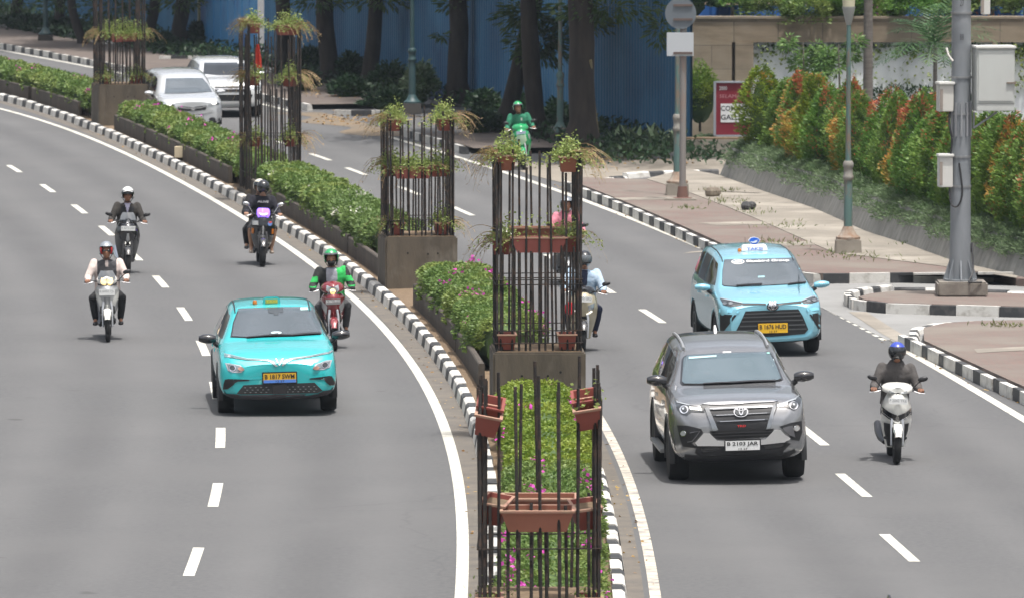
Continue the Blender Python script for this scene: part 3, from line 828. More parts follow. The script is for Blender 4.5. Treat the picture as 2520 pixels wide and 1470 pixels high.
# vines on the white panels
def vines(label, xa, xb, seed):
    rs = np.random.default_rng(seed); N = 1050
    xs = rs.uniform(xa, xb, N); strand = .5 + .5 * np.sin(xs * 9 + seed) * np.sin(xs * 4.1)
    z = 2.52 - rs.uniform(0, 1, N) ** 1.9 * (1.0 + 1.2 * strand)
    z[: N // 3] = 2.56 - rs.uniform(0, .35, N // 3)
    P = np.stack([xs, SW + .07 - rs.uniform(0, .12, N), z], 1)
    V = leaves(P, np.stack([rs.normal(0, .6, N), -np.ones(N) * .5, -np.ones(N)], 1) + rs.normal(0, .2, (N, 3)), rs.uniform(.07, .14, N), rs.uniform(.06, .09, N))
    o = thing('climbing_vine', label, 'vine')
    dk = (P[:, 2] > 2.38) & (rs.uniform(0, 1, N) < .7)
    quads('leaves', V, [leafmat('leaf_vine', (.15, .20, .04), (.26, .30, .08), (.09, .15, .04)), L_dark], o, mi=dk.astype(int))
vines('climbing vine hanging down the left white wall panel', wx(1853), wx(2440), 3)
vines('climbing vine hanging down the rightmost white wall panel', wx(2452), wx(2700), 8)
# white planter band and low dark plants at the foot of the panel
p = at_y(2200, 232, SW - .5)
bush('flower_bed', 'dark leafy plants along the foot of the white wall panel', 'plants', (p.x + .4, SW - .6, 1.05), (2.0, .3, .35), L_dark, 1500, .12, 12, core=False)

# ------------------------------------------------------------------ trees
def trunk_tube(base, top, r0, r1, bend=0, n=10, seed=0):
    rd = random.Random(seed); pts = []; rad = []
    for i in range(9):
        t = i / 8; p = base.lerp(top, t)
        p = p + Vector((math.sin(t * math.pi) * bend + rd.uniform(-.04, .04), rd.uniform(-.04, .04), 0))
        fl = 1 + .7 * max(0, .12 - t) / .12
        pts.append(p); rad.append((r0 + (r1 - r0) * t) * fl * rd.uniform(.95, 1.06))
    return pts, rad
def tree(label, base, top, r0, r1, crown_c, crown_r, seed, bend=0, N=1500, ll=.38, low=None, group='trees in front of the blue fence'):
    rs = np.random.default_rng(seed)
    root = thing('street_tree', label, 'tree', base, 0, group)
    B = Vector((0, 0, -.1)); T = top - base
    pts, rad = trunk_tube(B, T, r0, r1, bend, seed=seed)
    MB().tube(pts, rad, 12).build('trunk', bark, root)
    mb = MB(); cc = crown_c - base
    for k in range(6):
        e = cc + Vector((rs.uniform(-.7, .7) * crown_r[0], rs.uniform(-.7, .7) * crown_r[1], rs.uniform(-.4, .5) * crown_r[2]))
        m = T.lerp(e, .5) + Vector((0, 0, .4)); mb.tube([T - Vector((0, 0, .6)), m, e], [r1 * .7, r1 * .4, r1 * .15], 7)
    mb.build('limbs', bark, root)
    D = unit(rs.normal(size=(N, 3)))
    C = rs.uniform(-1, 1, (26, 3)); C = unit(C) * rs.uniform(.3, 1, (26, 1))
    P = C[rs.integers(0, 26, N)] * np.array(crown_r) * .8 + D * rs.uniform(.3, 1, (N, 1)) * np.array(crown_r) * .38 + np.array(cc)
    V = leaves(P, rs.normal(0, 1, (N, 3)) + np.array([0, 0, -.2]), rs.uniform(.7, 1.3, N) * ll, rs.uniform(.35, .55, N) * ll)
    if low:
        for (q, rr, cnt) in low:
            q = q - base
            Dl = unit(rs.normal(size=(cnt, 3)))
            Pl = np.array(q) + Dl * np.array(rr) * rs.uniform(.2, 1, (cnt, 1))
            V = np.concatenate([V, leaves(Pl, Dl + np.array([0, 0, -.5]), rs.uniform(.14, .3, cnt), rs.uniform(.05, .09, cnt))])
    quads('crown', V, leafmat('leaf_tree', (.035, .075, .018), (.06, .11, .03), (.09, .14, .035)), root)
    return root
# picture column of the trunk foot, its row, trunk top column at the frame's upper edge, width in px
trees = [
 (35, 74, 52, 30, 'broad dark tree trunk at the far left edge of the picture'),
 (140, 90, 140, 28, 'dark tree trunk right of the far left lamp post'),
 (205, 118, 182, 24, 'leaning tree trunk just left of the farthest rebar cage'),
 (352, 118, 376, 30, 'tree trunk right behind the farthest rebar cage'),
 (437, 126, 458, 40, 'brownish leaning tree trunk left of the bright blue gate'),
 (700, 190, 688, 40, 'tree trunk behind the right side of the tallest rebar cage'),
 (816, 212, 803, 46, 'tree trunk in the middle of the shrubs right of the tallest cage'),
 (905, 226, 918, 40, 'tree trunk left of the tall dark lamp post'),
 (1128, 262, 1138, 54, 'thick dark tree trunk right of the tall dark lamp post'),
 (1236, 335, 1300, 46, 'tree trunk leaning to the right above the green rider'),
 (1322, 348, 1310, 46, 'upright tree trunk just left of the pale green lamp post'),
 (1432, 384, 1415, 72, 'thickest tree trunk with a thin bamboo pole leaning on it'),
]
for i, (bx, by, tx, wpx, lab) in enumerate(trees):
    b = at(bx, by); k = b.y / FPX
    top = at_y(tx, 0, b.y); top = b + (top - b) * 2.0
    low = None
    if i == 9: low = [(at_y(1330, 110, b.y - .5), (.9, .4, .6), 900), (at_y(1420, 50, b.y - .5), (1.2, .5, .45), 600), (at_y(1290, 40, b.y - .6), (.8, .5, .5), 500)]
    if i == 8: low = [(at_y(1085, 88, b.y), (.25, .2, .12), 50), (at_y(1110, 10, b.y), (.5, .3, .25), 90)]
    if i == 11: low = [(at_y(1500, 22, b.y), (1.6, .5, .35), 420), (at_y(1625, 70, b.y), (.35, .3, .5), 170)]
    if i == 3: low = [(at_y(330, 20, b.y), (.7, .3, .3), 120)]
    extra = {0: [(at_y(20, 12, b.y - 1), (1.4, .5, .35), 260)], 1: [(at_y(150, 5, b.y - 1), (1.2, .5, .3), 220)], 4: [(at_y(440, 6, b.y - 1), (1.0, .5, .3), 200)], 3: [(at_y(280, 18, b.y - 1), (1.3, .5, .55), 320)], 6: [(at_y(780, 2, b.y - 1), (1.2, .5, .3), 220)], 7: [(at_y(940, 0, b.y - 1), (1.1, .5, .3), 220)]}.get(i)
    if extra: low = (low or []) + extra
    rr = random.uniform(3.2, 4.2)
    tree(lab, b, top, wpx * k * .5, wpx * k * .36, Vector((b.x + random.uniform(-.6, .6) + .9, b.y - 2.2, max(top.z, 6.2) + random.uniform(.3, 1.3))), (rr, rr + 3.2, 1.8), 20 + i, bend=.12 if i % 2 else -.1, low=low, N=6200)  # unseen crowns stretched and set sunward to deepen the shade below
# undergrowth along the blue fence
for i, (px, py, w, h, kind) in enumerate([(60, 60, 110, 40, 0), (150, 70, 80, 40, 0), (260, 75, 90, 40, 0), (330, 95, 80, 50, 0), (400, 110, 60, 40, 0), (488, 95, 40, 60, 0), (770, 160, 70, 70, 0), (740, 205, 80, 60, 0), (862, 180, 60, 80, 0), (860, 225, 90, 50, 0),
                                   (960, 205, 90, 75, 0), (1035, 215, 70, 95, 1), (960, 255, 130, 45, 0), (1190, 260, 70, 60, 0), (1180, 310, 80, 60, 0), (1275, 270, 60, 60, 0), (1370, 290, 50, 60, 0), (1500, 290, 60, 60, 0), (1570, 285, 50, 60, 0), (1640, 200, 40, 140, 0)]):
    b = at(px, py + h * .5); k = b.y / FPX
    pos = ['far left', 'far left', 'left', 'left', 'left']
    lab = ['dark shrub by the far left trunk', 'dark shrub behind the far left lamp post', 'dark shrub left behind the farthest cage', 'dark shrub right behind the farthest cage', 'small dark shrub beside the white kerb block',
           'shrub against the fence just left of the blue gate', 'tall dark shrub right behind the tallest cage', 'low dark shrub at the pavement edge beside the tallest cage', 'dark shrub between the two middle trunks', 'low shrub in front of the two middle trunks',
           'wide dark shrub left of the tall dark lamp post', 'taller pale-leaved shrub right of the tall dark lamp post', 'low green shrub at the foot of the tall dark lamp post', 'dark shrub right of the thick dark trunk', 'low dark shrub behind the green rider',
           'dark shrub between the leaning and the upright trunk', 'dark shrub behind the pale green lamp post', 'dark shrub right of the bamboo pole', 'dark shrub behind the broad-leaved plants', 'dark creeper at the right end of the blue fence'][i]
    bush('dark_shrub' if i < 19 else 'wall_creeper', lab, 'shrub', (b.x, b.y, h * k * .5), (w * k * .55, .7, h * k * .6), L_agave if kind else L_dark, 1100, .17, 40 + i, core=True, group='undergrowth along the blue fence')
tag(quads('undergrowth', leaves(np.stack([*[np.array([at(x, y) for x, y in zip(rng.uniform(-40, 1180, 6000), np.zeros(6000))])[:, j] * 0 for j in range(2)], np.zeros(6000)], 1), rng.normal(0, 1, (6000, 3)), .1, .05)[:0], L_dark) if False else link('undergrowth', bpy.data.meshes.new('undergrowth')), 'low dark green ground plants between pavement and fence', 'ground plants', kind='stuff')
def strip_plants(o, yr, dr, N, ll, m):
    yy = rng.uniform(*yr, N); P = np.zeros((N, 3))
    for i, y in enumerate(yy):
        q = off(kerbR, y, rng.uniform(*dr)); P[i] = (q.x, q.y, rng.uniform(.1, .5))
    return leaves(P, rng.normal(0, .5, (N, 3)) + np.array([0, -.3, .8]), rng.uniform(.6, 1.2, N) * ll, rng.uniform(.3, .5, N) * ll)
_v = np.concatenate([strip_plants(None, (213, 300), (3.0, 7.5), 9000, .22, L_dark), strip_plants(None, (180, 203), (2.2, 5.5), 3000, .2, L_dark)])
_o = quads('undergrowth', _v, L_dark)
_e = bpy.data.objects['undergrowth']; bpy.data.objects.remove(_e); _o.name = 'undergrowth'
tag(_o, 'low dark green ground plants between pavement and fence', 'ground plants', kind='stuff')
_v = []
for px, py, n_ in ((845, 245, 90), (880, 292, 150), (940, 300, 120), (1000, 285, 80), (1050, 265, 60), (1500, 392, 120), (1600, 388, 70)):
    b = at(px, py); P = np.stack([b.x + rng.normal(0, .9, n_), b.y + rng.normal(0, 1.6, n_), np.full(n_, .165 if px < 870 else .03)], 1); _v.append(leaves(P, rng.normal(0, 1, (n_, 3)) * np.array([1, 1, .15]), .1, .05))
for f_, d_, y0_, y1_, n_ in ((kerbR, -.12, 66, 126, 300), (kerbR, -.12, 150, 174, 110), (kerbL, -.1, 60, 200, 220), (kerbL, MEDW + .16, 60, 110, 110)):
    P = np.array([[*off(f_, y, d_ + rng.normal(0, .10))[:2], .012] for y in rng.uniform(y0_, y1_, n_)])
    _v.append(leaves(P, rng.normal(0, 1, (n_, 3)) * np.array([1, 1, .1]), rng.uniform(.03, .08, n_), rng.uniform(.015, .04, n_)))
tag(quads('fallen_leaves', np.concatenate(_v), L_dry), 'dry yellow-brown leaves lying along the kerbs', 'fallen leaves', kind='stuff')
# broad-leaved plants by the trunk
def blades(name, label, cat, c, n_, L, w, m, seed, spread=.9, up=1.0):
    rs = np.random.default_rng(seed); root = thing(name, label, cat, c); V = []
    for i in range(n_):
        a = rs.uniform(0, 2 * np.pi); d = np.array([math.cos(a) * spread, math.sin(a) * spread, up * rs.uniform(.6, 1.4)]); d /= np.linalg.norm(d)
        l = L * rs.uniform(.6, 1.1); s = np.cross(d, [0, 0, 1.]); s /= max(np.linalg.norm(s), 1e-6)
        p = np.array([rs.normal(0, .05), rs.normal(0, .05), 0.]); prev = p; wp = w * .35
        for j in range(4):
            q = prev + d * l / 4; d = d + np.array([0, 0, -.16]); d /= np.linalg.norm(d)
            wq = w * [.9, 1, .7, .05][j]
            V.append([prev - s * wp / 2, q - s * wq / 2, q + s * wq / 2, prev + s * wp / 2]); prev = q; wp = wq
    quads('leaves', np.array(V), m, root)
    MB().tube([(0, 0, -.05), (0, 0, .12)], [.05, .03], 6).build('stem', twig, root)
    return root
for i, (px, py, L_, sd) in enumerate([(1520, 372, .8, 1), (1560, 378, .9, 2), (1592, 380, 1.0, 3), (1625, 384, .9, 4), (1540, 388, .6, 5), (1650, 372, .8, 6)]):
    b = at(px, py)
    blades('broad_leaf_plant', ['broad-leaved plant nearest the bamboo pole', 'broad-leaved plant in the shade left of the lobed pale one', 'tallest pale broad-leaved plant before the blue fence', 'pale broad-leaved plant with long grey-green leaves', 'small broad-leaved plant at the driveway edge', 'broad-leaved plant against the sandstone wall corner'][i],
           'plant', b, 15, L_, .16, L_agave, sd, spread=.7, up=1.1)
# bamboo pole
b0, b1 = at(1477, 380), at_y(1452, 148, 187.0)
bp = thing('bamboo_pole', 'thin yellowish bamboo pole leaning by the thickest trunk', 'pole', b0)
MB().tube([(0, 0, 0), (b1 - b0) * .5 + Vector((-.03, 0, 0)), b1 - b0], .045, 7).build('cane', mat('bamboo', (.28, .24, .12), .6, col2=(.18, .15, .08), scale=3), bp)

# saplings and palms before the white panel
def palm(label, base, h, r, seed, n_=13, fl=1.5, trunk_m=bark_pale, lean=0):
    rs = np.random.default_rng(seed); root = thing('palm_tree', label, 'palm', base)
    MB().tube([(0, 0, -.2), (lean * .4, 0, h * .5), (lean, 0, h)], [r * 1.15, r, r * .85], 10).build('trunk', trunk_m, root)
    V = []
    for i in range(n_):
        a = 2 * np.pi * i / n_ + rs.uniform(-.2, .2); el = rs.uniform(.2, 1.3)
        d = np.array([math.cos(a) * math.cos(el), math.sin(a) * math.cos(el), math.sin(el)]); p = np.array([lean, 0, h]); l = fl * rs.uniform(.8, 1.1)
        for j in range(16):
            q = p + d * l / 16; d = d + np.array([0, 0, -.085]); d /= np.linalg.norm(d)
            s = np.cross(d, [0, 0, 1.]); s /= max(np.linalg.norm(s), 1e-6); u = np.cross(s, d)
            V.append([p - s * .01, q - s * .01, q + s * .01, p + s * .01])
            ll = fl * .30 * math.sin(math.pi * min(1, (j + 2) / 17)) + .05
            for sg in (-1, 1):
                e = q + (s * sg * .9 + d * .55 + u * rs.uniform(-.1, .25)) * ll + np.array([0, 0, -.12 * ll])
                V.append([q, q + (e - q) * .5 + d * .022, e, q + (e - q) * .5 - d * .022])
            p = q
    quads('fronds', np.array(V), L_palm, root)
    return root
b = at_y(2300, 300, 186.0); palm('dark green palm with drooping fronds before the white panel', Vector((b.x, 186.0, .7)), at_y(2300, 112, 186).z - .7, .055, 4, 24, 1.7)
b = at_y(2135, 300, 190.0); palm('tall palm with thick grey trunk rising past the wall top', Vector((b.x, 190.0, .6)), 5.2, .115, 6, 14, 2.0)
def sapling(label, px, py_top, Y, w, seed, m):
    b = at_y(px, 300, Y); tz = at_y(px, py_top, Y).z
    rs = np.random.default_rng(seed); root = thing('young_tree', label, 'tree', (b.x, Y, .6))
    MB().tube([(0, 0, -.1), (.03, 0, (tz - .6) * .5), (0, 0, tz - .75)], [.03, .026, .015], 6).build('trunk', bark_pale, root)
    V = []
    for c in range(7):
        cc = np.array([rs.uniform(-w, w), rs.uniform(-.3, .3), (tz - .6) * rs.uniform(.62, 1.0)]); n_ = 150
        D = unit(rs.normal(size=(n_, 3))); P = cc + D * np.array([w * .5, .3, .22]) * rs.uniform(.2, 1, (n_, 1))
        V.append(leaves(P, D + np.array([0, 0, -.6]), rs.uniform(.12, .22, n_), rs.uniform(.03, .06, n_)))
    quads('crown', np.concatenate(V), m, root)
sapling('slim young tree with airy crown left of the pale lantern post', 1975, 90, 188, .45, 3, leafmat('leaf_sapling', (0.09, 0.195, 0.045), (0.195, 0.3, 0.09), (0.06, 0.135, 0.03)))
sapling('slim young tree between the lamp post and the grey palm trunk', 2062, 95, 187, .5, 5, leafmat('leaf_sapling', (0.09, 0.195, 0.045), (0.195, 0.3, 0.09), (0.06, 0.135, 0.03)))
# trees and bougainvillea above the stone wall
for i, (px, py, w, h, m) in enumerate([(1700, 5, 70, 60, L_dark), (1800, 8, 60, 50, L_green), (1900, 28, 95, 70, L_hedge), (1990, 42, 90, 80, L_hedge), (2075, 18, 80, 75, L_green), (2160, 48, 65, 75, L_hedge), (2240, 25, 70, 70, L_green), (2330, 26, 70, 55, L_hedge), (2440, 12, 80, 50, L_hedge), (2520, 18, 60, 60, L_hedge)]):
    Y = (195.3 if 2 <= i <= 6 else 197.0) + .4 * (i % 3); b = at_y(px, py, Y); k = Y / FPX
    lab = ['dark leafy crown above the left end of the sandstone wall', 'green crown above the wall behind the round traffic sign', 'light green crown spilling over the wall top, left one', 'light green crown hanging lowest over the sandstone wall', 'green crown behind the pale lantern',
           'pink-flowered bush over the wall beside the grey palm trunk', 'green crown behind the dark palm', 'light green crown left of the utility pole top', 'light green crown right of the utility pole top', 'light green crown at the right edge above the wall'][i]
    o = bush('garden_tree', lab, 'tree', b, (w * k * .80, .9, h * k * .84), m, 4200, .115, 70 + i, core=i in (0, 4), group='trees above the sandstone wall')
    MB().tube([(0, 0, -b.z), (.02, 0, -.1)], .05, 6).build('trunk', bark_pale, o)
    if i in (5, 8):
        n_ = 60; D = unit(rng.normal(size=(n_, 3))); D[:, 1] = -abs(D[:, 1])
        quads('flowers', leaves(D * np.array([w * k * .6, .7, h * k * .6]), rng.normal(0, 1, (n_, 3)), .09, .08), L_pink if i == 5 else L_red, o)

# ------------------------------------------------------------------ lamp posts, sign post, utility pole
verdigris = mat('verdigris_paint', (.085, .155, .145), .6, col2=(.17, .135, .105), scale=2.6, stretch=(2, 2, .6), lo=.48, hi=.60, bump=.15)
dark_green = mat('dark_green_paint', (.02, .055, .06), .5, col2=(.035, .07, .072), scale=3)
rusty = mat('rusty_steel', (.20, .12, .075), .9, col2=(.30, .27, .23), scale=5, bump=.3)
galv = mat('galvanised_steel', (.26, .28, .30), .55, .35, col2=(.20, .215, .23), scale=1.5, stretch=(2, 2, .5), col3=(.31, .325, .34), scale3=.7)
dark_wall_m = mat('dark_plinth', (.06, .055, .05), .9)
def lamp_post(label, px, py, m, h=8.5, base=True, lantern_z=None, s=1.0, dark=False):
    b = at(px, py, .15 if px > 1600 else .1)
    root = thing('lamp_post', label, 'street lamp', b)
    if base: MB().box((0, 0, .12), (.52, .52, .30), top=.94).build('plinth', dark_wall_m if dark else concrete, root, bevel=.02)
    MB().lathe([(.24, .27), (.24, .31), (.17, .36), (.12, .46), (.095, .52)], 12).build('base_flange', m if dark else rusty, root)
    zt = lantern_z or h
    MB().lathe([(.085 * s, .4), (.08 * s, 1.55), (.072 * s, 1.6), (.055 * s, 1.85), (.047 * s, zt * .6), (.043 * s, zt)], 12).build('pole', m, root)
    MB().lathe([(.085 * s, 1.42), (.105 * s, 1.45), (.105 * s, 1.5), (.088 * s, 1.53), (.088 * s, 1.66), (.105 * s, 1.69), (.105 * s, 1.75), (.08 * s, 1.8)], 12).build('collar', m if dark else mat('collar_grey', (.27, .27, .25), .6, col2=(.2, .17, .14), scale=6), root)
    lz = zt
    MB().lathe([(.045, lz), (.07, lz + .08), (.125, lz + .32), (.13, lz + .36)], 12).build('lantern_cup', mat('lantern_grey', (.30, .31, .30), .5), root)
    MB().lathe([(.115, lz + .36), (.135, lz + .62), (.12, lz + .8)], 12).build('lantern_glass', mat('lantern_cream', (.55, .52, .38), .35), root)
    MB().lathe([(.15, lz + .8), (.12, lz + .9), (.02, lz + 1.0)], 12).build('lantern_cap', m, root)
    return root
b = at(2086, 622, .15)
lamp_post('worn green lamp post with pale lantern in front of the shrub row', 2086, 622, verdigris, lantern_z=at_y(2090, 62, b.y).z - .15)
lamp_post('pale green lamp post among the trees behind the green rider', 1378, 352, verdigris, h=7, dark=True)
lamp_post('tall dark green lamp post left of the thick dark trunk', 1014, 278, dark_green, h=7, s=1.15, dark=True)
lamp_post('green lamp post directly behind the round sign pole', 1666, 480, verdigris, h=7)
lamp_post('distant dark lamp post at the far left behind the kerb', 112, 104, dark_green, h=6, dark=True)
b = at(1679, 492, .15); k = b.y / FPX
sp = thing('sign_pole', 'grey pole carrying a round sign and a square plate seen from behind', 'traffic sign', b)
MB().tube([(0, 0, 0), (.02, 0, 5.6)], .072, 12).build('pole', mat('rust_grey_pole', (.24, .225, .215), .6, .2, col2=(.29, .19, .15), scale=2.2, stretch=(2, 2, .5), lo=.5, hi=.7), sp)
zs = at_y(1673, 50, b.y).z; rs_ = 38.5 * k
MB().lathe([(0, -.12), (rs_, -.12), (rs_, -.10), (0, -.10)], 28, (-.05, 0, zs), axis='Y').build('round_sign', mat('sign_back_grey', (.165, .19, .215), .5, .4), sp)
zq = at_y(1673, 126, b.y).z
MB().box((-.06, -.11, zq), (66 * k, .02, 58 * k)).build('square_plate', mat('plate_back_pale', (.50, .53, .56), .5, .2), sp, bevel=.004)
br = mat('bracket_brown', (.12, .09, .08), .7)
for zz in (zs + .18, zs - .35 + .22, zq - .19): MB().box((0, -.135, zz), (.42, .03, .05)).build('bracket', br, sp)
MB().lathe([(.21, 0), (.21, .05), (.13, .06), (.10, .3)], 10).build('foot', mat('foot_rust', (.14, .075, .06), .9), sp)
MB().box((-.05, -.05, .0), (.7, .5, .08)).build('plinth', concrete, sp, bevel=.015)

b = at(2362, 722, .15); k = b.y / FPX
up = thing('utility_pole', 'thick grey octagonal utility pole on a concrete block in the island', 'utility pole', b)
MB().box((.02, 0, .10), (.90, .9, .26)).build('block', mat('pole_block_concrete', (.17, .15, .13), .95, col2=(.24, .22, .19), scale=4, bump=.3), up, bevel=.03)
MB().lathe([(.205, .2), (.185, 1.2), (.178, 3), (.165, 9)], 12).build('shaft', galv, up, 50)
MB().lathe([(.30, .225), (.30, .265), (.2, .265)], 12).build('base_plate', galv, up)
mb = MB()
for a in range(8):
    q = Matrix.Rotation(a * math.pi / 4, 4, 'Z')
    vs = [q @ Vector(v) for v in ((.19, -.012, .26), (.31, -.012, .26), (.19, -.012, .62), (.19, .012, .26), (.31, .012, .26), (.19, .012, .62))]
    mb.add(vs, [(0, 1, 2), (5, 4, 3), (0, 3, 4, 1), (1, 4, 5, 2), (2, 5, 3, 0)])
mb.build('gusset', galv, up)
zz = lambda py: at_y(2362, py, b.y).z - b.z
for py in (190, 280, 385, 458, 32):
    MB().lathe([(.176, -.02), (.192, -.02), (.192, .02), (.176, .02)], 16, (0, 0, zz(py))).build('clamp_band', mat('clamp_steel', (.34, .35, .36), .4, .7), up)
mb = MB()
for i in range(5):
    a = R(-150 + i * 30); mb.box((.195 * math.cos(a), .195 * math.sin(a), (zz(252) + zz(335)) / 2), (.035, .035, zz(252) - zz(335)), rz=a)
mb.build('strap_plate', mat('strap_plate_steel', (.33, .34, .36), .45, .5), up)
flat_text('88', -.035, zz(98), .07, .11, -.186, mat('stencil_ink', (.06, .065, .075), .8), up, 'stencil')
flat_text('27', -.035, zz(15), .07, .11, -.186, MATS['stencil_ink'], up, 'stencil')
cable = mat('black_cable', (.02, .02, .022), .6)
for pts in ([(-.20, -.1, zz(275)), (-.22, -.14, zz(300)), (-.17, -.15, zz(345)), (-.20, -.12, zz(390))], [(-.21, -.1, zz(460)), (-.18, -.17, zz(500)), (-.06, -.21, zz(505)), (.02, -.2, zz(470)), (-.04, -.19, zz(400))], [(.2, -.05, zz(620)), (.2, -.02, .9), (.22, -.2, .45), (.13, -.42, .24), (.2, -.5, .235), (.36, -.46, .235)]):
    P = [Vector(p) for p in pts]; out = []
    for i in range(len(P) - 1):
        a, b_, c_, d_ = P[max(i - 1, 0)], P[i], P[i + 1], P[min(i + 2, len(P) - 1)]
        for t in np.linspace(0, 1, 6)[:-1]:
            out.append(.5 * ((2 * b_) + (c_ - a) * t + (2 * a - 5 * b_ + 4 * c_ - d_) * t * t + (3 * b_ - a - 3 * c_ + d_) * t ** 3))
    out.append(P[-1]); MB().tube(out, .017, 6).build('cable', cable, up)
MB().tube([(-.27, -.1, zz(118)), (-.24, -.16, zz(135)), (-.16, -.2, zz(150))], .022, 6).build('hook', mat('hook_pale', (.5, .48, .45), .6), up)
cab = mat('cabinet_grey', (.50, .52, .50), .5, col2=(.45, .46, .44), scale=1.5, stretch=(1, 1, .5))
cab_top = mat('cabinet_white', (.66, .66, .63), .5)
def cabinet(label, px0, px1, py0, py1, dep, yaw, m, extra=0, y=-.05):
    z0, z1 = zz(py1), zz(py0); x0 = (px0 - 2362) * k; x1 = (px1 - 2362) * k
    c = thing('equipment_cabinet', label, 'cabinet', (b.x + (x0 + x1) / 2, b.y + y, b.z + z0), yaw)
    w, h = (x1 - x0), z1 - z0
    MB().box((0, 0, h / 2), (w, dep, h)).build('housing', m, c, bevel=.012)
    MB().box((0, -.01, h + .02), (w + .04, dep + .06, .05)).build('cover', cab_top, c, bevel=.012)
    if extra:
        MB().box((0, -dep / 2 - .006, h * .56), (w - .06, .014, h * .80)).build('door', m, c, bevel=.004)
        mb = MB(); mb.box((w * .38, -dep / 2 - .03, h * .45), (.14, .03, .025)); mb.box((w * .5, -dep / 2 - .02, h * .45), (.03, .05, .05)); mb.build('latch', mat('latch_rust', (.2, .16, .13), .7), c)
        MB().box((0, -dep / 2 - .004, h * .13), (w - .02, .012, .01)).build('seam', mat('seam_dark', (.2, .21, .2), .7), c)
        for s in (-.5, .1): MB().tube([(w * s, 0, -.03), (-w * .5, .05, -.32)], .02, 6).build('strut', galv, c)
    else:
        MB().box((-w * .36, -dep / 2 - .008, h * .45), (.05, .016, h * .75)).build('hinge_strip', mat('hinge_brown', (.28, .24, .21), .7), c)
    return c
cabinet('large pale grey cabinet mounted on the right of the utility pole', 2393, 2488, 118, 272, .52, R(7), cab, 1)
cabinet('upper small white box on the left of the utility pole', 2304, 2340, 207, 274, .26, R(10), mat('box_cream', (.55, .54, .50), .5))
cabinet('lower small white box on the left of the utility pole', 2306, 2340, 384, 460, .24, R(6), mat('box_white', (.58, .58, .55), .5))
cabinet('narrow white box at the top of the utility pole', 2410, 2432, -30, 36, .22, 0, mat('box_white', (.6, .6, .57), .5), 0, -.02)
# rubble and weeds on the pavement
def rubble(label, px, py, w, h, seed, m):
    b = at(px, py, .17); kk = b.y / FPX
    root = thing('rubble_lump', label, 'rubble', b); rd = random.Random(seed)
    for i in range(4):
        mb = MB(); mb.ball((rd.uniform(-.3, .3) * w * kk, rd.uniform(-.1, .1), h * kk * rd.uniform(.2, .35)), (w * kk * rd.uniform(.22, .36), .13, h * kk * rd.uniform(.35, .5)), 0, 7, 5)
        mb.build('stone', m, root, 20)
rubble('pile of broken stone beside the round sign pole', 1745, 482, 52, 32, 2, mat('rubble_brown', (.14, .115, .09), .95, col2=(.22, .19, .15), scale=8))
rubble('black lump of rubble on the walkway', 1838, 515, 40, 28, 4, mat('rubble_black', (.03, .03, .032), .9, col2=(.08, .08, .08), scale=8))
_v = []
for px, py, n_, sx, sy in ((1770, 470, 60, .25, .3), (1790, 495, 90, .3, .8), (1850, 522, 50, .2, .8), (1940, 555, 60, .3, .8), (2050, 622, 50, .3, .6), (2110, 632, 60, .4, .4), (1520 + 400, 598, 70, .3, .6), (2200, 640, 20, .6, .4), (1690, 600 - 88, 40, .2, .3), (2245, 598, 50, .3, .4), (2480, 800, 60, .3, .2)):
    b = at(px, py, .16); P = np.stack([b.x + rng.normal(0, sx, n_), b.y + rng.normal(0, sy, n_), np.full(n_, .15)], 1); _v.append(leaves(P, rng.normal(0, .6, (n_, 3)) + np.array([0, 0, .7]), rng.uniform(.06, .15, n_), .022, up=0))
tag(quads('weeds', np.concatenate(_v), leafmat('leaf_weed', (.10, .16, .04), (.16, .20, .06), (.20, .18, .08))), 'thin green weeds growing in the pavement joints', 'weeds', kind='stuff')

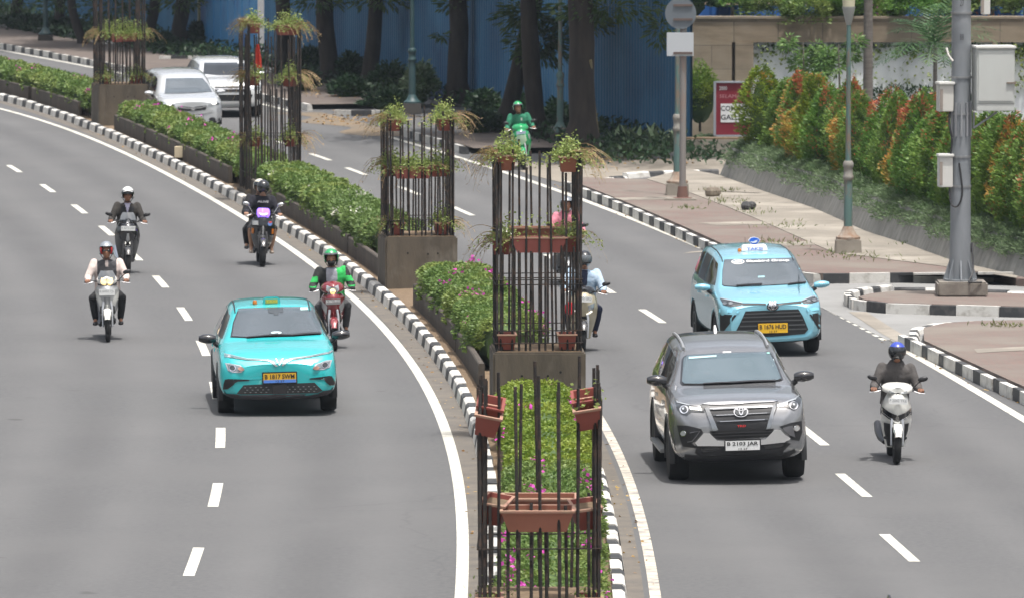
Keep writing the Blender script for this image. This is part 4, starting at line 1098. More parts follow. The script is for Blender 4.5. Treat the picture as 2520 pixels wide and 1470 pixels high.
# ------------------------------------------------------------------ median: hedges and planter walls
def hedge(label, y0, y1, top, hw, leafm, seed, dens, ll, flower=None, nfl=0, c=.98, bulges=()):
    rs = np.random.default_rng(seed); L = y1 - y0
    root = thing('hedge', label, 'hedge', med((y0 + y1) / 2, c)); O = np.array(root.location)
    N = int(dens * L * (2 * hw + 1.4))
    yy = rs.uniform(y0, y1, N); th = rs.uniform(-.35, np.pi + .35, N)
    e = np.minimum(1, np.minimum(yy - y0, y1 - yy) / .45); e = np.sqrt(np.clip(e, .0, 1)) * .55 + .45
    lump = 1 + .10 * np.sin(yy * 2.1 + seed) + .09 * np.sin(yy * 4.7 + th * 2 + seed) + .07 * np.sin(yy * 9 + th * 5)
    cx = np.sign(np.cos(th)) * np.abs(np.cos(th)) ** .6; sz = np.sign(np.sin(th)) * np.abs(np.sin(th)) ** .5
    rr = rs.uniform(.72, 1.05, N) ** .5 * lump
    hz = (top - .30) * .5
    lat = c + cx * hw * rr * (.8 + .2 * e); z = .30 + hz + sz * hz * rr * e
    P = np.array([[*med(y, d)[:2], zz_] for y, d, zz_ in zip(yy, lat, z)]) - O
    D = np.stack([cx, rs.normal(0, .6, N), sz * .6], 1) + rs.normal(0, .8, (N, 3))
    quads('foliage', leaves(P, D, rs.uniform(.6, 1.25, N) * ll, rs.uniform(.45, .8, N) * ll), leafm, root)
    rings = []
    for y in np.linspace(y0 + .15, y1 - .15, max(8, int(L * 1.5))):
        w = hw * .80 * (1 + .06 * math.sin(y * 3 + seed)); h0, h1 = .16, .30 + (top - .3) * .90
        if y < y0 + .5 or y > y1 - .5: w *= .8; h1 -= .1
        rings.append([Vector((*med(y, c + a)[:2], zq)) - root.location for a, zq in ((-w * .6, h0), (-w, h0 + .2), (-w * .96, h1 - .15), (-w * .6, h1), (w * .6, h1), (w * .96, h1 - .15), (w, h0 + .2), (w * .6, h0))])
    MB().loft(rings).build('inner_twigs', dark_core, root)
    if nfl:
        cl = rs.uniform(0, 1, (max(3, nfl // 8), 2)); V = []
        for (a, t) in cl:
            y = y0 + a * L; thc = .15 + t * 2.8; n_ = rs.integers(6, 24)
            cxx = np.sign(math.cos(thc)) * abs(math.cos(thc)) ** .6; szz = abs(math.sin(thc)) ** .5
            q = np.array([*med(y, c + cxx * hw * 1.03)[:2], .30 + hz + szz * hz * 1.05]) - O
            Pq = q + rs.normal(0, .055, (n_, 3)); V.append(leaves(Pq, rs.normal(0, 1, (n_, 3)) + np.array([cxx, -.3, .6]), rs.uniform(.045, .075, n_), rs.uniform(.04, .065, n_)))
        tag(quads('flowers', np.concatenate(V), flower, root), kind='stuff')
    mb = MB()
    for y in np.arange(y0 + .2, y1, .45):
        for s in (-.42, -.2, .25):
            p = med(y + rs.uniform(-.15, .15), c + s) - root.location; mb.tube([p + Vector((0, 0, .12)), p + Vector((rs.uniform(-.06, .06), 0, .42))], .012, 4)
    mb.build('stems', twig, root)
    return root
yE1 = 106.5
hedge('near hedge with magenta flowers seen through the nearest rebar cage', 77.5, 93.5, .92, .50, L_hedge, 2, 2100, .052, L_pink, 230, c=.80)
hedge('bright yellow-green hedge end in front of the stained pedestal', 93.2, yE1, .90, .50, leafmat('leaf_hedge_bright', (.11, .19, .022), (.20, .27, .035), (.24, .29, .04), big=.8), 3, 1650, .056, L_pink, 60, c=.86)
yD0, yD1 = at(1205, 950).y + 1.2, at(1010, 765).y
ym = yD0 + (yD1 - yD0) * .5
hedge('hedge with pink flowers right before the second nearest pedestal', yD0, ym, .94, .54, L_hedge, 4, 1150, .066, L_pink, 70)
hedge('hedge with pink flowers right in front of the third pedestal', ym - .2, yD1 - .8, .95, .55, L_hedge, 5, 1050, .07, L_pink, 90)
yC0, yC1 = at(950, 690).y + 2.6, at(662, 497).y - .4
ym = yC0 + (yC1 - yC0) * .48
hedge('white-flowered hedge beside the third pedestal', yC0, ym, .90, .52, L_hedge_pale, 6, 820, .082, L_whitefl, 80)
hedge('white-flowered hedge at the foot of the tallest rebar cage', ym - .2, yC1, .90, .52, L_hedge, 7, 760, .085, L_whitefl, 60)
yB0, yB1 = at(662, 497).y + 2.4, at(300, 330).y
ym = yB0 + (yB1 - yB0) * .66
hedge('hedge with a few pink flowers left of the tallest rebar cage', yB0, ym, .84, .48, L_hedge, 8, 700, .095, L_pink, 90)
hedge('hedge right beside the farthest concrete pedestal', ym - .2, yB1, .86, .48, L_hedge, 9, 640, .095, L_pink, 60)
yA0 = at(217, 316).y + 2.5
hedge('far left hedge with pink flowers', yA0, 240, .92, .50, L_hedge, 10, 500, .105, L_pink, 160)
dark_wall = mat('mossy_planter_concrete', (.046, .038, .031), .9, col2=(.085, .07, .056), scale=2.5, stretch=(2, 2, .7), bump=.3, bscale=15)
segs = [(77, 92, .10), (93, 106, .10), (at(1165, 930).y - 3.4, at(1090, 850).y - 3.2, .38), (at(1090, 850).y - 3.0, at(1005, 745).y - 2.6, .40), (at(935, 690).y - 1, at(850, 625).y - 2.2, .36), (at(850, 625).y - 2.0, at(760, 570).y - 1.6, .38), (at(760, 570).y - 1.4, at(690, 520).y - 1.2, .38),
        (at(690, 520).y - 1, at(610, 475).y - 2.2, .38), (at(590, 460).y - 1, at(500, 410).y - 1, .40), (at(500, 410).y - .8, at(370, 360).y - 1, .40), (at(370, 360).y - .8, at(285, 325).y - 1.5, .40), (at(212, 300).y + .6, at(75, 260).y, .40), (at(70, 258).y, 240, .40)]
slab = ['low dark kerb wall under the nearest flowered hedge', 'low dark kerb wall under the bright hedge end', 'dark planter wall meeting the second nearest pedestal', 'dark planter wall between the two nearer pedestals', 'dark planter wall meeting the third pedestal from the left side', 'second dark planter wall up the road from the third pedestal',
        'third dark planter wall up the road from the third pedestal', 'dark planter wall below the tallest rebar cage', 'dark planter wall with the cream box standing at it', 'longest dark planter wall between the two far cages', 'dark planter wall next to the farthest pedestal', 'dark planter wall left of the farthest pedestal', 'dark planter wall at the far left edge of the picture']
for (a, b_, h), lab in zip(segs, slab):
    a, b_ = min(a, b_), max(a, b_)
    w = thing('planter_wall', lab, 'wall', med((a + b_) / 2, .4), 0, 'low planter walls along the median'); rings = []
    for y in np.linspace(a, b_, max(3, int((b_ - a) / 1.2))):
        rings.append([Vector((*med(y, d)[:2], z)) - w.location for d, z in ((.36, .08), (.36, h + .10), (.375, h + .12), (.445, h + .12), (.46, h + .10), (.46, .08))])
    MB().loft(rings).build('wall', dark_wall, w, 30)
p = at(507, 408); bx = thing('junction_box', 'small cream box standing at the planter wall left of the tallest cage', 'box', med(p.y, .30))
MB().box((0, 0, .33), (.25, .22, .27)).build('case', mat('box_cream2', (.55, .47, .33), .6), bx, bevel=.01); MB().box((0, 0, .10), (.10, .10, .22)).build('post', dark_wall, bx)
for i in range(4):
    MB().tube([(.18 + i * .08, 0, .28), (.20 + i * .08, 0, .42)], .02, 6).build('insulator', kerb_white, bx)

# ------------------------------------------------------------------ unfinished piers with rebar cages
rebar_m = bpy.data.materials.new('rebar_steel'); rebar_m.use_nodes = True
nt = rebar_m.node_tree; pb = nt.nodes["Principled BSDF"]; pb.inputs['Roughness'].default_value = .75; pb.inputs['Metallic'].default_value = .2
tc = nt.nodes.new("ShaderNodeTexCoord")
wv = nt.nodes.new("ShaderNodeTexWave"); wv.bands_direction = 'DIAGONAL'; wv.inputs['Scale'].default_value = 32; wv.inputs['Distortion'].default_value = 0
nt.links.new(tc.outputs['Object'], wv.inputs[0])
cc_ = _mix(nt, _ramp(nt, _noise(nt, 4, 5), .48, .72), (.020, .017, .016), (.105, .056, .034))
nt.links.new(cc_, pb.inputs['Base Color'])
bn = nt.nodes.new("ShaderNodeBump"); bn.inputs['Strength'].default_value = .9; bn.inputs['Distance'].default_value = .01
nt.links.new(wv.outputs[1], bn.inputs['Height']); nt.links.new(bn.outputs[0], pb.inputs['Normal'])
ped_m = mat('stained_pier_concrete', (.110, .090, .066), .92, col2=(.060, .050, .038), scale=1.4, stretch=(2, 2, .6), lo=.35, hi=.72, bump=.35, bscale=12, col3=(.19, .17, .14), scale3=.8)
pot_m = mat('terracotta_plastic', (.25, .062, .046), .55, col2=(.20, .05, .038), scale=2)
pot_pink = mat('terracotta_faded', (.34, .095, .08), .55, col2=(.27, .075, .06), scale=2)
pot_rim = mat('pot_rim_dusty', (.36, .19, .14), .7, col2=(.30, .22, .15), scale=6)
_bar = MB().tube([(0, 0, 0), (0, 0, 1.5), (0, 0, 3)], .0170, 8)
me0 = _bar.build('rebar', rebar_m); BAR = me0.data; bpy.data.objects.remove(me0)
PW_, PD_ = 1.32, 1.75
def pier(label, y, zp, zt, yaw_extra=0, short=.62, dlat=.87, seed=0, hoops=(.45, .7), ntall=5, nshort=6):
    rd = random.Random(seed)
    loc = med(y, dlat); yaw = -yaw_at(kerbL, y)
    yaw = math.atan(-slope(kerbL, y)) ; yaw = yaw
    root = thing('concrete_pier', label, 'unfinished pier', loc, yaw, 'unfinished piers in the median')
    if zp > .05:
        MB().box((0, 0, zp / 2), (PW_, PD_, zp)).build('pedestal', ped_m, root, bevel=.025)
        MB().box((0, 0, zp + .004), (PW_ - .12, PD_ - .12, .02)).build('dirt', soil, root)
        mb = MB()
        for q in (-.25, .12, .3): mb.lathe([(.018, 0), (.018, .004)], 8, (q, -PD_ / 2 - .004, zp - .28 - .06 * rd.random()), axis='Y')
        mb.build('tie_hole', mat('hole_black', (.01, .01, .01), 1), root)
    H = zt - zp
    def bar(x, yy, h, lean=.017):
        o = link('rebar', BAR, root, (x, yy, zp)); o.scale = (1, 1, max(h, .1) / 3)
        o.rotation_euler = (rd.uniform(-lean, lean), rd.uniform(-lean, lean), rd.uniform(0, 6))
    hx, hy = PW_ / 2 - .065, PD_ / 2 - .1
    for sx in (-1, 1):
        for sy in (-1, 1):
            for k_, (a, c_) in enumerate(((0, 0), (.045, 0), (0, .05), (.05, .055), (.0, .11))):
                bar(sx * (hx - a), sy * (hy - c_), H * rd.uniform(.90, .985), .006)
    for sy in (-1, 1):
        for i in range(ntall): bar(-hx + 2 * hx * (i + 1 + rd.uniform(-.12, .12)) / (ntall + 1), sy * hy, H * rd.uniform(.86, 1.0) + (.05 if sy > 0 else 0))
        for i in range(nshort): bar(-hx + 2 * hx * (i + .5 + rd.uniform(-.15, .15)) / nshort, sy * (hy - .03), H * short * rd.uniform(.93, 1.07))
    for sx in (-1, 1):
        for i in range(3): bar(sx * hx, -hy + 2 * hy * (i + 1) / 4, H * rd.uniform(.82, .97))
    for hz in hoops:
        z = zp + hz; d = .025
        P = [(-hx - d, -hy - d, z), (hx + d, -hy - d, z + .01), (hx + d, hy + d, z), (-hx - d, hy + d, z - .01), (-hx - d, -hy - d, z)]
        mb = MB()
        for a, b_ in zip(P, P[1:]): mb.tube([a, b_], .008, 6)
        mb.build('hoop', rebar_m, root)
    return root, loc, yaw
def trough(mb, L, w, h, mi=0, x=0, y=0, z=0):
    """open flower trough, long side along x"""
    t = .015; bt = .80
    ro = lambda k, e=0: [(-L / 2 * k - e, -w / 2 * k - e), (L / 2 * k + e, -w / 2 * k - e), (L / 2 * k + e, w / 2 * k + e), (-L / 2 * k - e, w / 2 * k + e)]
    rg = []
    for (k, e, zz_) in ((bt, 0, 0), (1, 0, h * .9), (1, .016, h * .9), (1, .016, h), (1, -t, h), (bt, -t, .02)):
        kk = k; rg.append([(x + p[0], y + p[1], z + zz_) for p in ro(kk, e)])
    mb.loft(rg, mi); return rg
def pot(label, pier_, lx, ly, z, L, rot, plant=0, dry=0, m=None, tilt=0, seed=0, roll=0, side=0, nested=False, ph=.36):
    root_, loc, yaw = pier_
    q = Matrix.Rotation(yaw, 4, 'Z') @ Vector((lx, ly, 0))
    o = thing('flower_trough', label, 'flower trough', loc + q + Vector((0, 0, z)), 0, 'flower troughs hung in the rebar cages')
    o.rotation_euler = (Matrix.Rotation(yaw, 3, 'Z') @ Matrix.Rotation(roll, 3, 'Y') @ Matrix.Rotation(tilt, 3, 'X') @ Matrix.Rotation(rot, 3, 'Z')).to_euler()
    rs = np.random.default_rng(seed + 100); m = m or pot_m
    mb = MB(); trough(mb, L, .255, .225)
    for f_i in range(len(mb.m)):
        zs_ = [mb.v[i][2] for i in mb.f[f_i]]
        if min(zs_) > .19: mb.m[f_i] = 1
    mb.build('trough', [m, pot_rim], o, 20)
    if nested:
        mb = MB(); trough(mb, L, .25, .225, 0, .12, 0, .055); mb.build('nested_trough', [m], o, 20)
    MB().box((0, 0, .17), (L * .93, .21, .02)).build('soil', soil, o)
    if plant:
        n_ = int(plant * 760 * L / .6)
        base = np.stack([rs.uniform(-L * .45, L * .45, n_), rs.uniform(-.1, .1, n_), np.full(n_, .2)], 1)
        dome = rs.normal(0, 1, (n_, 2)); rr_ = np.hypot(dome[:, 0], dome[:, 1]); clump = .75 + .5 * np.sin(base[:, 0] * 13 + seed) * np.sin(base[:, 1] * 17 + seed)
        out = base + np.stack([dome[:, 0] * .10, dome[:, 1] * .10, ph * clump * np.exp(-(rr_ / 1.5) ** 2) * rs.uniform(.05, 1.05, n_) - .05 * np.clip(rr_ - 1.2, 0, 2)], 1)
        V = leaves(out, rs.normal(0, .7, (n_, 3)) + np.array([0, 0, .5]), rs.uniform(.035, .065, n_), rs.uniform(.022, .038, n_))
        # trailing sprays
        T = []
        for s_ in range(int(11 * plant)):
            p0 = np.array([rs.uniform(-L * .45, L * .45), rs.uniform(-.1, .1), .22]); a = rs.uniform(0, 2 * np.pi); dr = np.array([math.cos(a), math.sin(a), 1.1]); pts = [p0]
            for j in range(9):
                dr = dr + np.array([0, 0, -.32]); pts.append(pts[-1] + dr / np.linalg.norm(dr) * .055)
            pts = np.array(pts); kx = np.repeat(pts[2:], 3, 0) + rs.normal(0, .015, (24, 3)); T.append(leaves(kx, rs.normal(0, 1, (24, 3)), .04, .026))
        if T: V = np.concatenate([V] + T)
        quads('foliage', V, L_pot, o)
    if dry:
        V = []
        for s_ in range(int(dry * 1.5)):
            p0 = np.array([rs.uniform(-L * .45, L * .45), rs.uniform(-.1, .1), .22]); a = rs.uniform(-.9, .9) + (0 if side >= 0 else math.pi); a -= rot
            dr = np.array([math.cos(a), math.sin(a), rs.uniform(.3, 1.2)]); p = p0; st = rs.uniform(.03, .075)
            for j in range(11):
                dr = dr / np.linalg.norm(dr) + np.array([0, 0, -.20]) + rs.normal(0, .07, 3); q2 = p + dr / np.linalg.norm(dr) * st
                wv_ = np.cross(dr, [.3, .9, .2]); wv_ = wv_ / max(np.linalg.norm(wv_), 1e-6) * .0048
                V.append([p - wv_, q2 - wv_ * .8, q2 + wv_ * .8, p + wv_])
                if rs.uniform() < .45:
                    e = q2 + rs.normal(0, .03, 3); V.append([q2, (q2 + e) / 2 + wv_ * 3, e, (q2 + e) / 2 - wv_ * 3])
                p = q2
        quads('dry_stems', np.array(V), leafmat('straw', (.40, .27, .15), (.30, .20, .12), (.34, .30, .12), trans=.15, big=8), o)
    return o
SX, FY = .50, .72          # side and front offsets of the troughs inside a cage
y5 = 75.6
P5 = pier('nearest rebar cage with empty tilted troughs', y5, 1.18, at_y(1320, 915, y5 - .8).z, seed=1, short=.42, hoops=(.56,), dlat=.66)
Z5 = lambda py: at_y(1320, py, y5 - .7).z
pot('tilted empty trough at the top left of the nearest cage', P5, -SX - .04, -.62, Z5(1062), .40, R(90), seed=1, roll=R(11), tilt=R(13), nested=True)
pot('tilted trough with grass blades at the top right of the nearest cage', P5, SX + .0, -.60, Z5(1046), .40, R(90), plant=.08, seed=2, roll=R(-9), tilt=R(13), nested=True)
pot('short empty trough on the left in the middle tier of the nearest cage', P5, -SX + .04, -.45, Z5(1285), .5, R(80), seed=3, roll=R(8), tilt=R(8))
pot('short empty trough on the right in the middle tier of the nearest cage', P5, SX - .02, -.45, Z5(1296), .5, R(98), seed=4, roll=R(-6), tilt=R(8))
pot('long empty front trough across the middle of the nearest cage', P5, -.02, -FY + .05, Z5(1302), .72, 0, seed=5, tilt=R(8), m=mat('terracotta_brown', (.26, .10, .065), .55, col2=(.33, .13, .085), scale=1.2))
pot('long empty back trough across the middle of the nearest cage', P5, -.0, FY - .35, Z5(1302) + .02, .74, 0, seed=6, tilt=R(8), m=MATS['terracotta_brown'])
pot('low left trough at the bottom edge of the picture', P5, -SX, -.55, Z5(1466) - .225, .5, R(90), plant=.1, seed=7)
pot('low right trough at the bottom edge of the picture', P5, SX, -.55, Z5(1466) - .225, .5, R(90), plant=.15, seed=8)

y4 = at(1320, 1085).y + PD_ / 2
P4 = pier('second nearest pier, brown stained pedestal with planted troughs', y4, 1.27, at_y(1320, 362, y4 - .8).z, seed=2, short=.50, hoops=(.12, .95, 1.02, .3), dlat=.95)
Z4 = lambda py: at_y(1320, py, y4 - .7).z
pot('planted trough with dry stalks at the top left of the second nearest cage', P4, -SX + .04, -.5, Z4(420), .55, R(90), plant=1.5, dry=48, seed=11, side=-1, m=mat('terracotta_brown2', (.29, .10, .06), .6))
pot('planted trough with dry stalks at the top right of the second nearest cage', P4, SX - .08, -.5, Z4(424), .55, R(90), plant=1.6, dry=34, seed=12, side=1, m=MATS['terracotta_brown2'])
pot('red trough with drooping plant on the left mid tier of the second nearest cage', P4, -SX, -.4, Z4(628), .5, R(80), plant=.7, dry=16, seed=13, side=-1)
pot('red trough with feathery plant on the right mid tier of the second nearest cage', P4, SX - .05, -.4, Z4(622), .5, R(98), plant=.8, dry=4, seed=14, side=1)
pot('long faded pink trough across the second nearest cage', P4, -.0, -FY + .1, Z4(622), .78, 0, plant=.05, seed=15, m=pot_pink)
pot('long back trough behind the faded pink one', P4, -.0, FY - .5, Z4(606), .78, 0, plant=.1, seed=16, m=MATS['terracotta_brown'])
pot('lowest left trough standing on the second nearest pedestal', P4, -SX + .04, -.55, 1.30, .5, R(90), seed=17)
pot('lowest right trough standing on the second nearest pedestal', P4, SX - .10, -.55, 1.30, .5, R(90), seed=18)

y3 = at(1035, 728).y + PD_ / 2
P3 = pier('third pier, tall grey-brown pedestal between the hedges', y3, 1.07, at_y(1035, 272, y3 - .8).z, seed=3, short=.52, hoops=(.3,))
Z3 = lambda py: at_y(1035, py, y3 - .7).z
pot('bushy trough with dry stalks at the top left of the third cage', P3, -SX + .02, -.5, Z3(323), .55, R(90), plant=1.5, dry=46, seed=21, side=-1)
pot('bushy trough at the top right of the third cage', P3, SX - .05, -.5, Z3(323), .55, R(90), plant=1.9, dry=34, seed=22, side=1)
pot('long planted front trough across the middle of the third cage', P3, -.14, -FY + .08, Z3(440), .72, 0, plant=1.5, dry=6, seed=23, side=-1, m=pot_pink)
pot('planted trough on the right mid tier of the third cage', P3, .34, -.55, Z3(436), .5, R(20), plant=1.4, dry=4, seed=24, side=1)
pot('planted trough on the left mid tier of the third cage', P3, -SX, -.3, Z3(436), .5, R(80), plant=1.3, dry=12, seed=25, side=-1)
pot('lowest left planted trough on the third pedestal', P3, -SX + .08, -.5, 1.10, .45, R(90), plant=1.1, dry=12, seed=26, side=-1)
pot('lowest right planted trough on the third pedestal', P3, SX - .10, -.5, 1.10, .5, R(90), plant=1.2, dry=18, seed=27, side=1)

y2 = at(662, 497).y + PD_ / 2
P2 = pier('tallest rebar cage, rising from the hedge without a visible pedestal', y2, .25, at_y(660, 52, y2 - .8).z, seed=4, short=.62, hoops=(.4, 1.2))
Z2 = lambda py: at_y(660, py, y2 - .7).z
pot('bushy straw-coloured trough at the top left of the tallest cage', P2, -SX + .08, -.5, Z2(83), .5, R(90), plant=1.3, dry=70, seed=31, side=-1)
pot('bushy yellow-green trough at the top right of the tallest cage', P2, SX - .15, -.5, Z2(88), .55, R(15), plant=2.0, dry=26, seed=32, side=1)
pot('straw-topped trough on the left mid tier of the tallest cage', P2, -SX + .1, -.4, Z2(212), .5, R(80), plant=1.2, dry=60, seed=33, side=-1)
pot('planted trough on the right mid tier of the tallest cage', P2, SX - .1, -.5, Z2(214), .5, R(70), plant=1.5, dry=50, seed=34, side=1)
pot('lowest left trough of the tallest cage', P2, -SX + .12, -.4, Z2(362), .5, R(80), plant=1.0, dry=20, seed=35, side=-1)
pot('lowest right trough of the tallest cage', P2, SX - .1, -.5, Z2(362), .5, R(75), plant=1.2, dry=40, seed=36, side=1)
fl = thing('red_flag', 'furled red flag hanging in the tallest rebar cage', 'flag', at_y(634, 168, y2 - .3))
MB().loft([[(x * w_, y_ * .03, z_) for x, y_ in ((-1, 0), (-.5, -1), (0, .4), (.5, -1), (1, 0), (.4, .8), (-.4, .8))] for z_, w_ in ((0, .095), (.2, .085), (.35, .055), (.53, .03))]).build('cloth', mat('flag_red', (.62, .05, .03), .8), fl, 60)
MB().tube([(-.03, 0, -.2), (-.03, 0, .7)], .01, 6).build('stick', twig, fl)

y1_ = at(275, 322).y + PD_ / 2
P1 = pier('farthest pier, grey pedestal with one long planted tier', y1_, 1.22, at_y(275, -70, y1_ - .8).z, seed=5, short=.55, hoops=(.4,))
Z1 = lambda py: at_y(280, py, y1_ - .7).z
pot('left red planted trough of the farthest cage', P1, -.42, -.5, Z1(99), .4, R(20), plant=1.6, dry=26, seed=41, side=-1)
pot('middle left red planted trough of the farthest cage', P1, -.12, -FY + .05, Z1(104), .36, 0, plant=2.4, seed=42, m=pot_pink, ph=.42)
pot('middle right red planted trough of the farthest cage', P1, .20, -FY + .05, Z1(103), .36, 0, plant=2.4, dry=4, seed=43, ph=.42)
pot('right red planted trough of the farthest cage', P1, .46, -.5, Z1(101), .4, R(-20), plant=1.2, dry=8, seed=44, side=1)
pot('lowest left planted trough on the farthest pedestal', P1, -.42, -.55, 1.24, .4, R(80), plant=1.6, dry=10, seed=45, side=-1)
pot('lowest right planted trough on the farthest pedestal', P1, .40, -.55, 1.24, .4, 0, plant=1.4, dry=6, seed=46, side=1)
# ------------------------------------------------------------------ cars
black_trim = mat('black_trim', (.014, .014, .016), .45)
gloss_black = mat('gloss_black', (.010, .010, .012), .12, coat=1.0)
tyre_m = mat('tyre_rubber', (.012, .012, .013), .85)
rim_m = mat('alloy_rim', (.35, .36, .37), .35, .8)
glass_m = mat('windscreen_glass', (.115, .14, .16), .06, coat=1.0, ior=1.9, spec=.6)
glass_tint = mat('windscreen_glass_blue', (.10, .15, .175), .06, coat=1.0, ior=1.9, spec=.6)
def glassy(m, k):
    nt = m.node_tree; p_ = nt.nodes['Principled BSDF']; t = nt.nodes.new('ShaderNodeBsdfTransparent'); mx = nt.nodes.new('ShaderNodeMixShader'); mx.inputs[0].default_value = k
    nt.links.new(t.outputs[0], mx.inputs[1]); nt.links.new(p_.outputs[0], mx.inputs[2]); nt.links.new(mx.outputs[0], nt.nodes['Material Output'].inputs[0])
glassy(glass_m, .66); glassy(glass_tint, .70)
cabin_m = mat('cabin_seat', (.22, .22, .23), .8); cabin_dark = mat('cabin_dark', (.008, .008, .009), .9); hand_m = mat('driver_skin', (.55, .38, .28), .7)
glass_dark = mat('side_glass', (.012, .015, .017), .05, coat=1.0)
chrome = mat('chrome', (.75, .76, .78), .12, 1.0)
lamp_clear = mat('headlamp_clear', (.55, .58, .60), .08, .5, coat=1.0)
lamp_dark = mat('headlamp_dark', (.04, .045, .05), .1, coat=1.0)
lamp_on = mat('lamp_lit', (.9, .9, .85), .2, emit=(1, .96, .88), estr=1.0)
lamp_warm = mat('lamp_lit_warm', (.9, .8, .5), .2, emit=(1, .70, .28), estr=.8)
amber = mat('amber_lens', (.55, .17, .02), .25, coat=.6)
white_p = mat('white_lettering', (.75, .76, .76), .5)
ink_b = mat('plate_ink', (.02, .02, .02), .6)
cream_seat = mat('dash_reflection', (.2, .21, .2), .8)

def body_loft(st, name, m, parent, wheels, rw, wi=.60):
    """st: rows of (y, zb, xb, (xs,zs), (xw,zw), (xh,zh), (xr,zr), zt)"""
    ctrl = []
    for (y, zb, xb, s_, w_, h_, r_, zt) in st:
        ctrl.append([(0, y, zb), (xb, y, zb), (s_[0], y, s_[1]), (w_[0], y, w_[1]), (h_[0], y, h_[1]), (r_[0], y, r_[1]), (r_[0] * .62, y, r_[1] + (zt - r_[1]) * .78), (0, y, zt)])
    ctrl = np.array(ctrl)                                     # stations x 8 x 3
    ys = []
    for a, b in zip(ctrl[:-1, 0, 1], ctrl[1:, 0, 1]):
        n_ = max(1, int(round((b - a) / .045))); ys += list(np.linspace(a, b, n_, endpoint=False))
    ys.append(ctrl[-1, 0, 1]); ys = np.array(ys)
    sub = [3, 3, 6, 7, 10, 6, 8]
    js = np.concatenate([np.linspace(j, j + 1, n_, endpoint=False) for j, n_ in enumerate(sub)] + [[7.0]])
    G = np.zeros((len(ys), len(js), 3))
    for c in range(3):
        tmp = np.stack([np.interp(ys, ctrl[:, 0, 1], ctrl[:, j, c]) for j in range(8)], 1)
        for i in range(len(ys)): G[i, :, c] = np.interp(js, np.arange(8), tmp[i])
    fixed = G[:, 0].copy()
    for _ in range(5):                                        # round the edges
        A = G.copy()
        A[1:-1] = G[1:-1] * .5 + (G[:-2] + G[2:]) * .25
        B = A.copy(); B[:, 1:-1] = A[:, 1:-1] * .5 + (A[:, :-2] + A[:, 2:]) * .25
        B[:, 0, 0] = 0; B[:, -1, 0] = 0
        G = B
    for (yw, zw) in wheels:                                   # wheel housings
        d = np.hypot(G[..., 1] - yw, G[..., 2] - zw)
        sel = (d < rw) & (G[..., 2] < zw + rw) & (np.abs(G[..., 0]) > .55)
        G[..., 0][sel] = wi
    nY, nJ = G.shape[:2]; mb = MB(); vs = [tuple(v) for v in G.reshape(-1, 3)] + [(-v[0], v[1], v[2]) for v in G.reshape(-1, 3)]
    o2 = nY * nJ; fs = []
    for i in range(nY - 1):
        for j in range(nJ - 1):
            a, b, c, d = i * nJ + j, i * nJ + j + 1, (i + 1) * nJ + j + 1, (i + 1) * nJ + j
            fs.append((a, b, c, d)); fs.append((a + o2, d + o2, c + o2, b + o2))
    for e in (0, nY - 1):
        ring = [e * nJ + j for j in range(nJ)] + [o2 + e * nJ + j for j in range(nJ - 2, 0, -1)]
        fs.append(tuple(ring))
    mb.add(vs, fs)
    o = mb.build(name, m, parent, 38, weld=True)
    return o
def wheel(parent, x, y, r, w, front_steer=0):
    sg = 1 if x > 0 else -1
    t = MB(); t.lathe([(r * .62, -w / 2), (r * .93, -w / 2), (r, -w * .32), (r, w * .32), (r * .93, w / 2), (r * .62, w / 2)], 26, (0, 0, 0), axis='X')
    o = t.build('wheel', tyre_m, parent, 50, loc=(x, y, r)); 
    mb = MB(); mb.lathe([(r * .63, 0), (r * .60, .03 * sg), (r * .56, 0.0), (r * .2, .02 * sg), (0.01, .03 * sg)], 20, (sg * w * .36, 0, 0), axis='X', cap=False)
    for k in range(5):
        a = 2 * math.pi * k / 5; c = (sg * w * .42, math.cos(a) * r * .35, math.sin(a) * r * .35)
        mb.box(c, (.03, .07, r * .55), M=Matrix.Rotation(a - math.pi / 2, 3, 'X') @ Matrix.Identity(3))
    mb.build('rim', rim_m, o, 40)
    return o
def arch(parent, yw, zw, r, x, m, w=.07):
    for sg in (-1, 1):
        mb = MB(); rings = []
        for k in range(19):
            a = math.pi * (k / 18 * 1.16 - .08)
            c, s_ = math.cos(a), math.sin(a)
            rings.append([(sg * (x + .012), yw + c * r, zw + s_ * r), (sg * (x + .012), yw + c * (r + w), zw + s_ * (r + w)), (sg * (x - .06), yw + c * (r + w + .01), zw + s_ * (r + w + .01)), (sg * (x - .12), yw + c * r, zw + s_ * r)])
        mb.loft(rings); mb.build('wheel_arch', m, parent, 40)
def mirror(parent, x, y, z, m, w=.25, h=.15, m2=None):
    for sg in (-1, 1):
        mb = MB(); rg = []
        for t in np.linspace(0, 1, 8):
            k = math.sin(math.pi * min(.98, .12 + t * .80)) ** .5
            cx = sg * (x - w / 2 + t * w); zz_ = z + (.01 * t)
            rg.append([(cx, y + .07 * math.cos(a) * k * (1.2 if math.cos(a) < 0 else .7), zz_ + h / 2 * math.sin(a) * k * (1 if math.sin(a) > 0 else .9)) for a in np.linspace(0, 2 * math.pi, 12, endpoint=False)])
        mb.loft(rg); o = mb.build('wing_mirror', m, parent, 50)
        MB().tube([(sg * (x - w * .35), y + .02, z - h * .3), (sg * (x - w * .75), y + .03, z - h * .75)], [.035, .045], 8).build('stalk', m2 or black_trim, o)
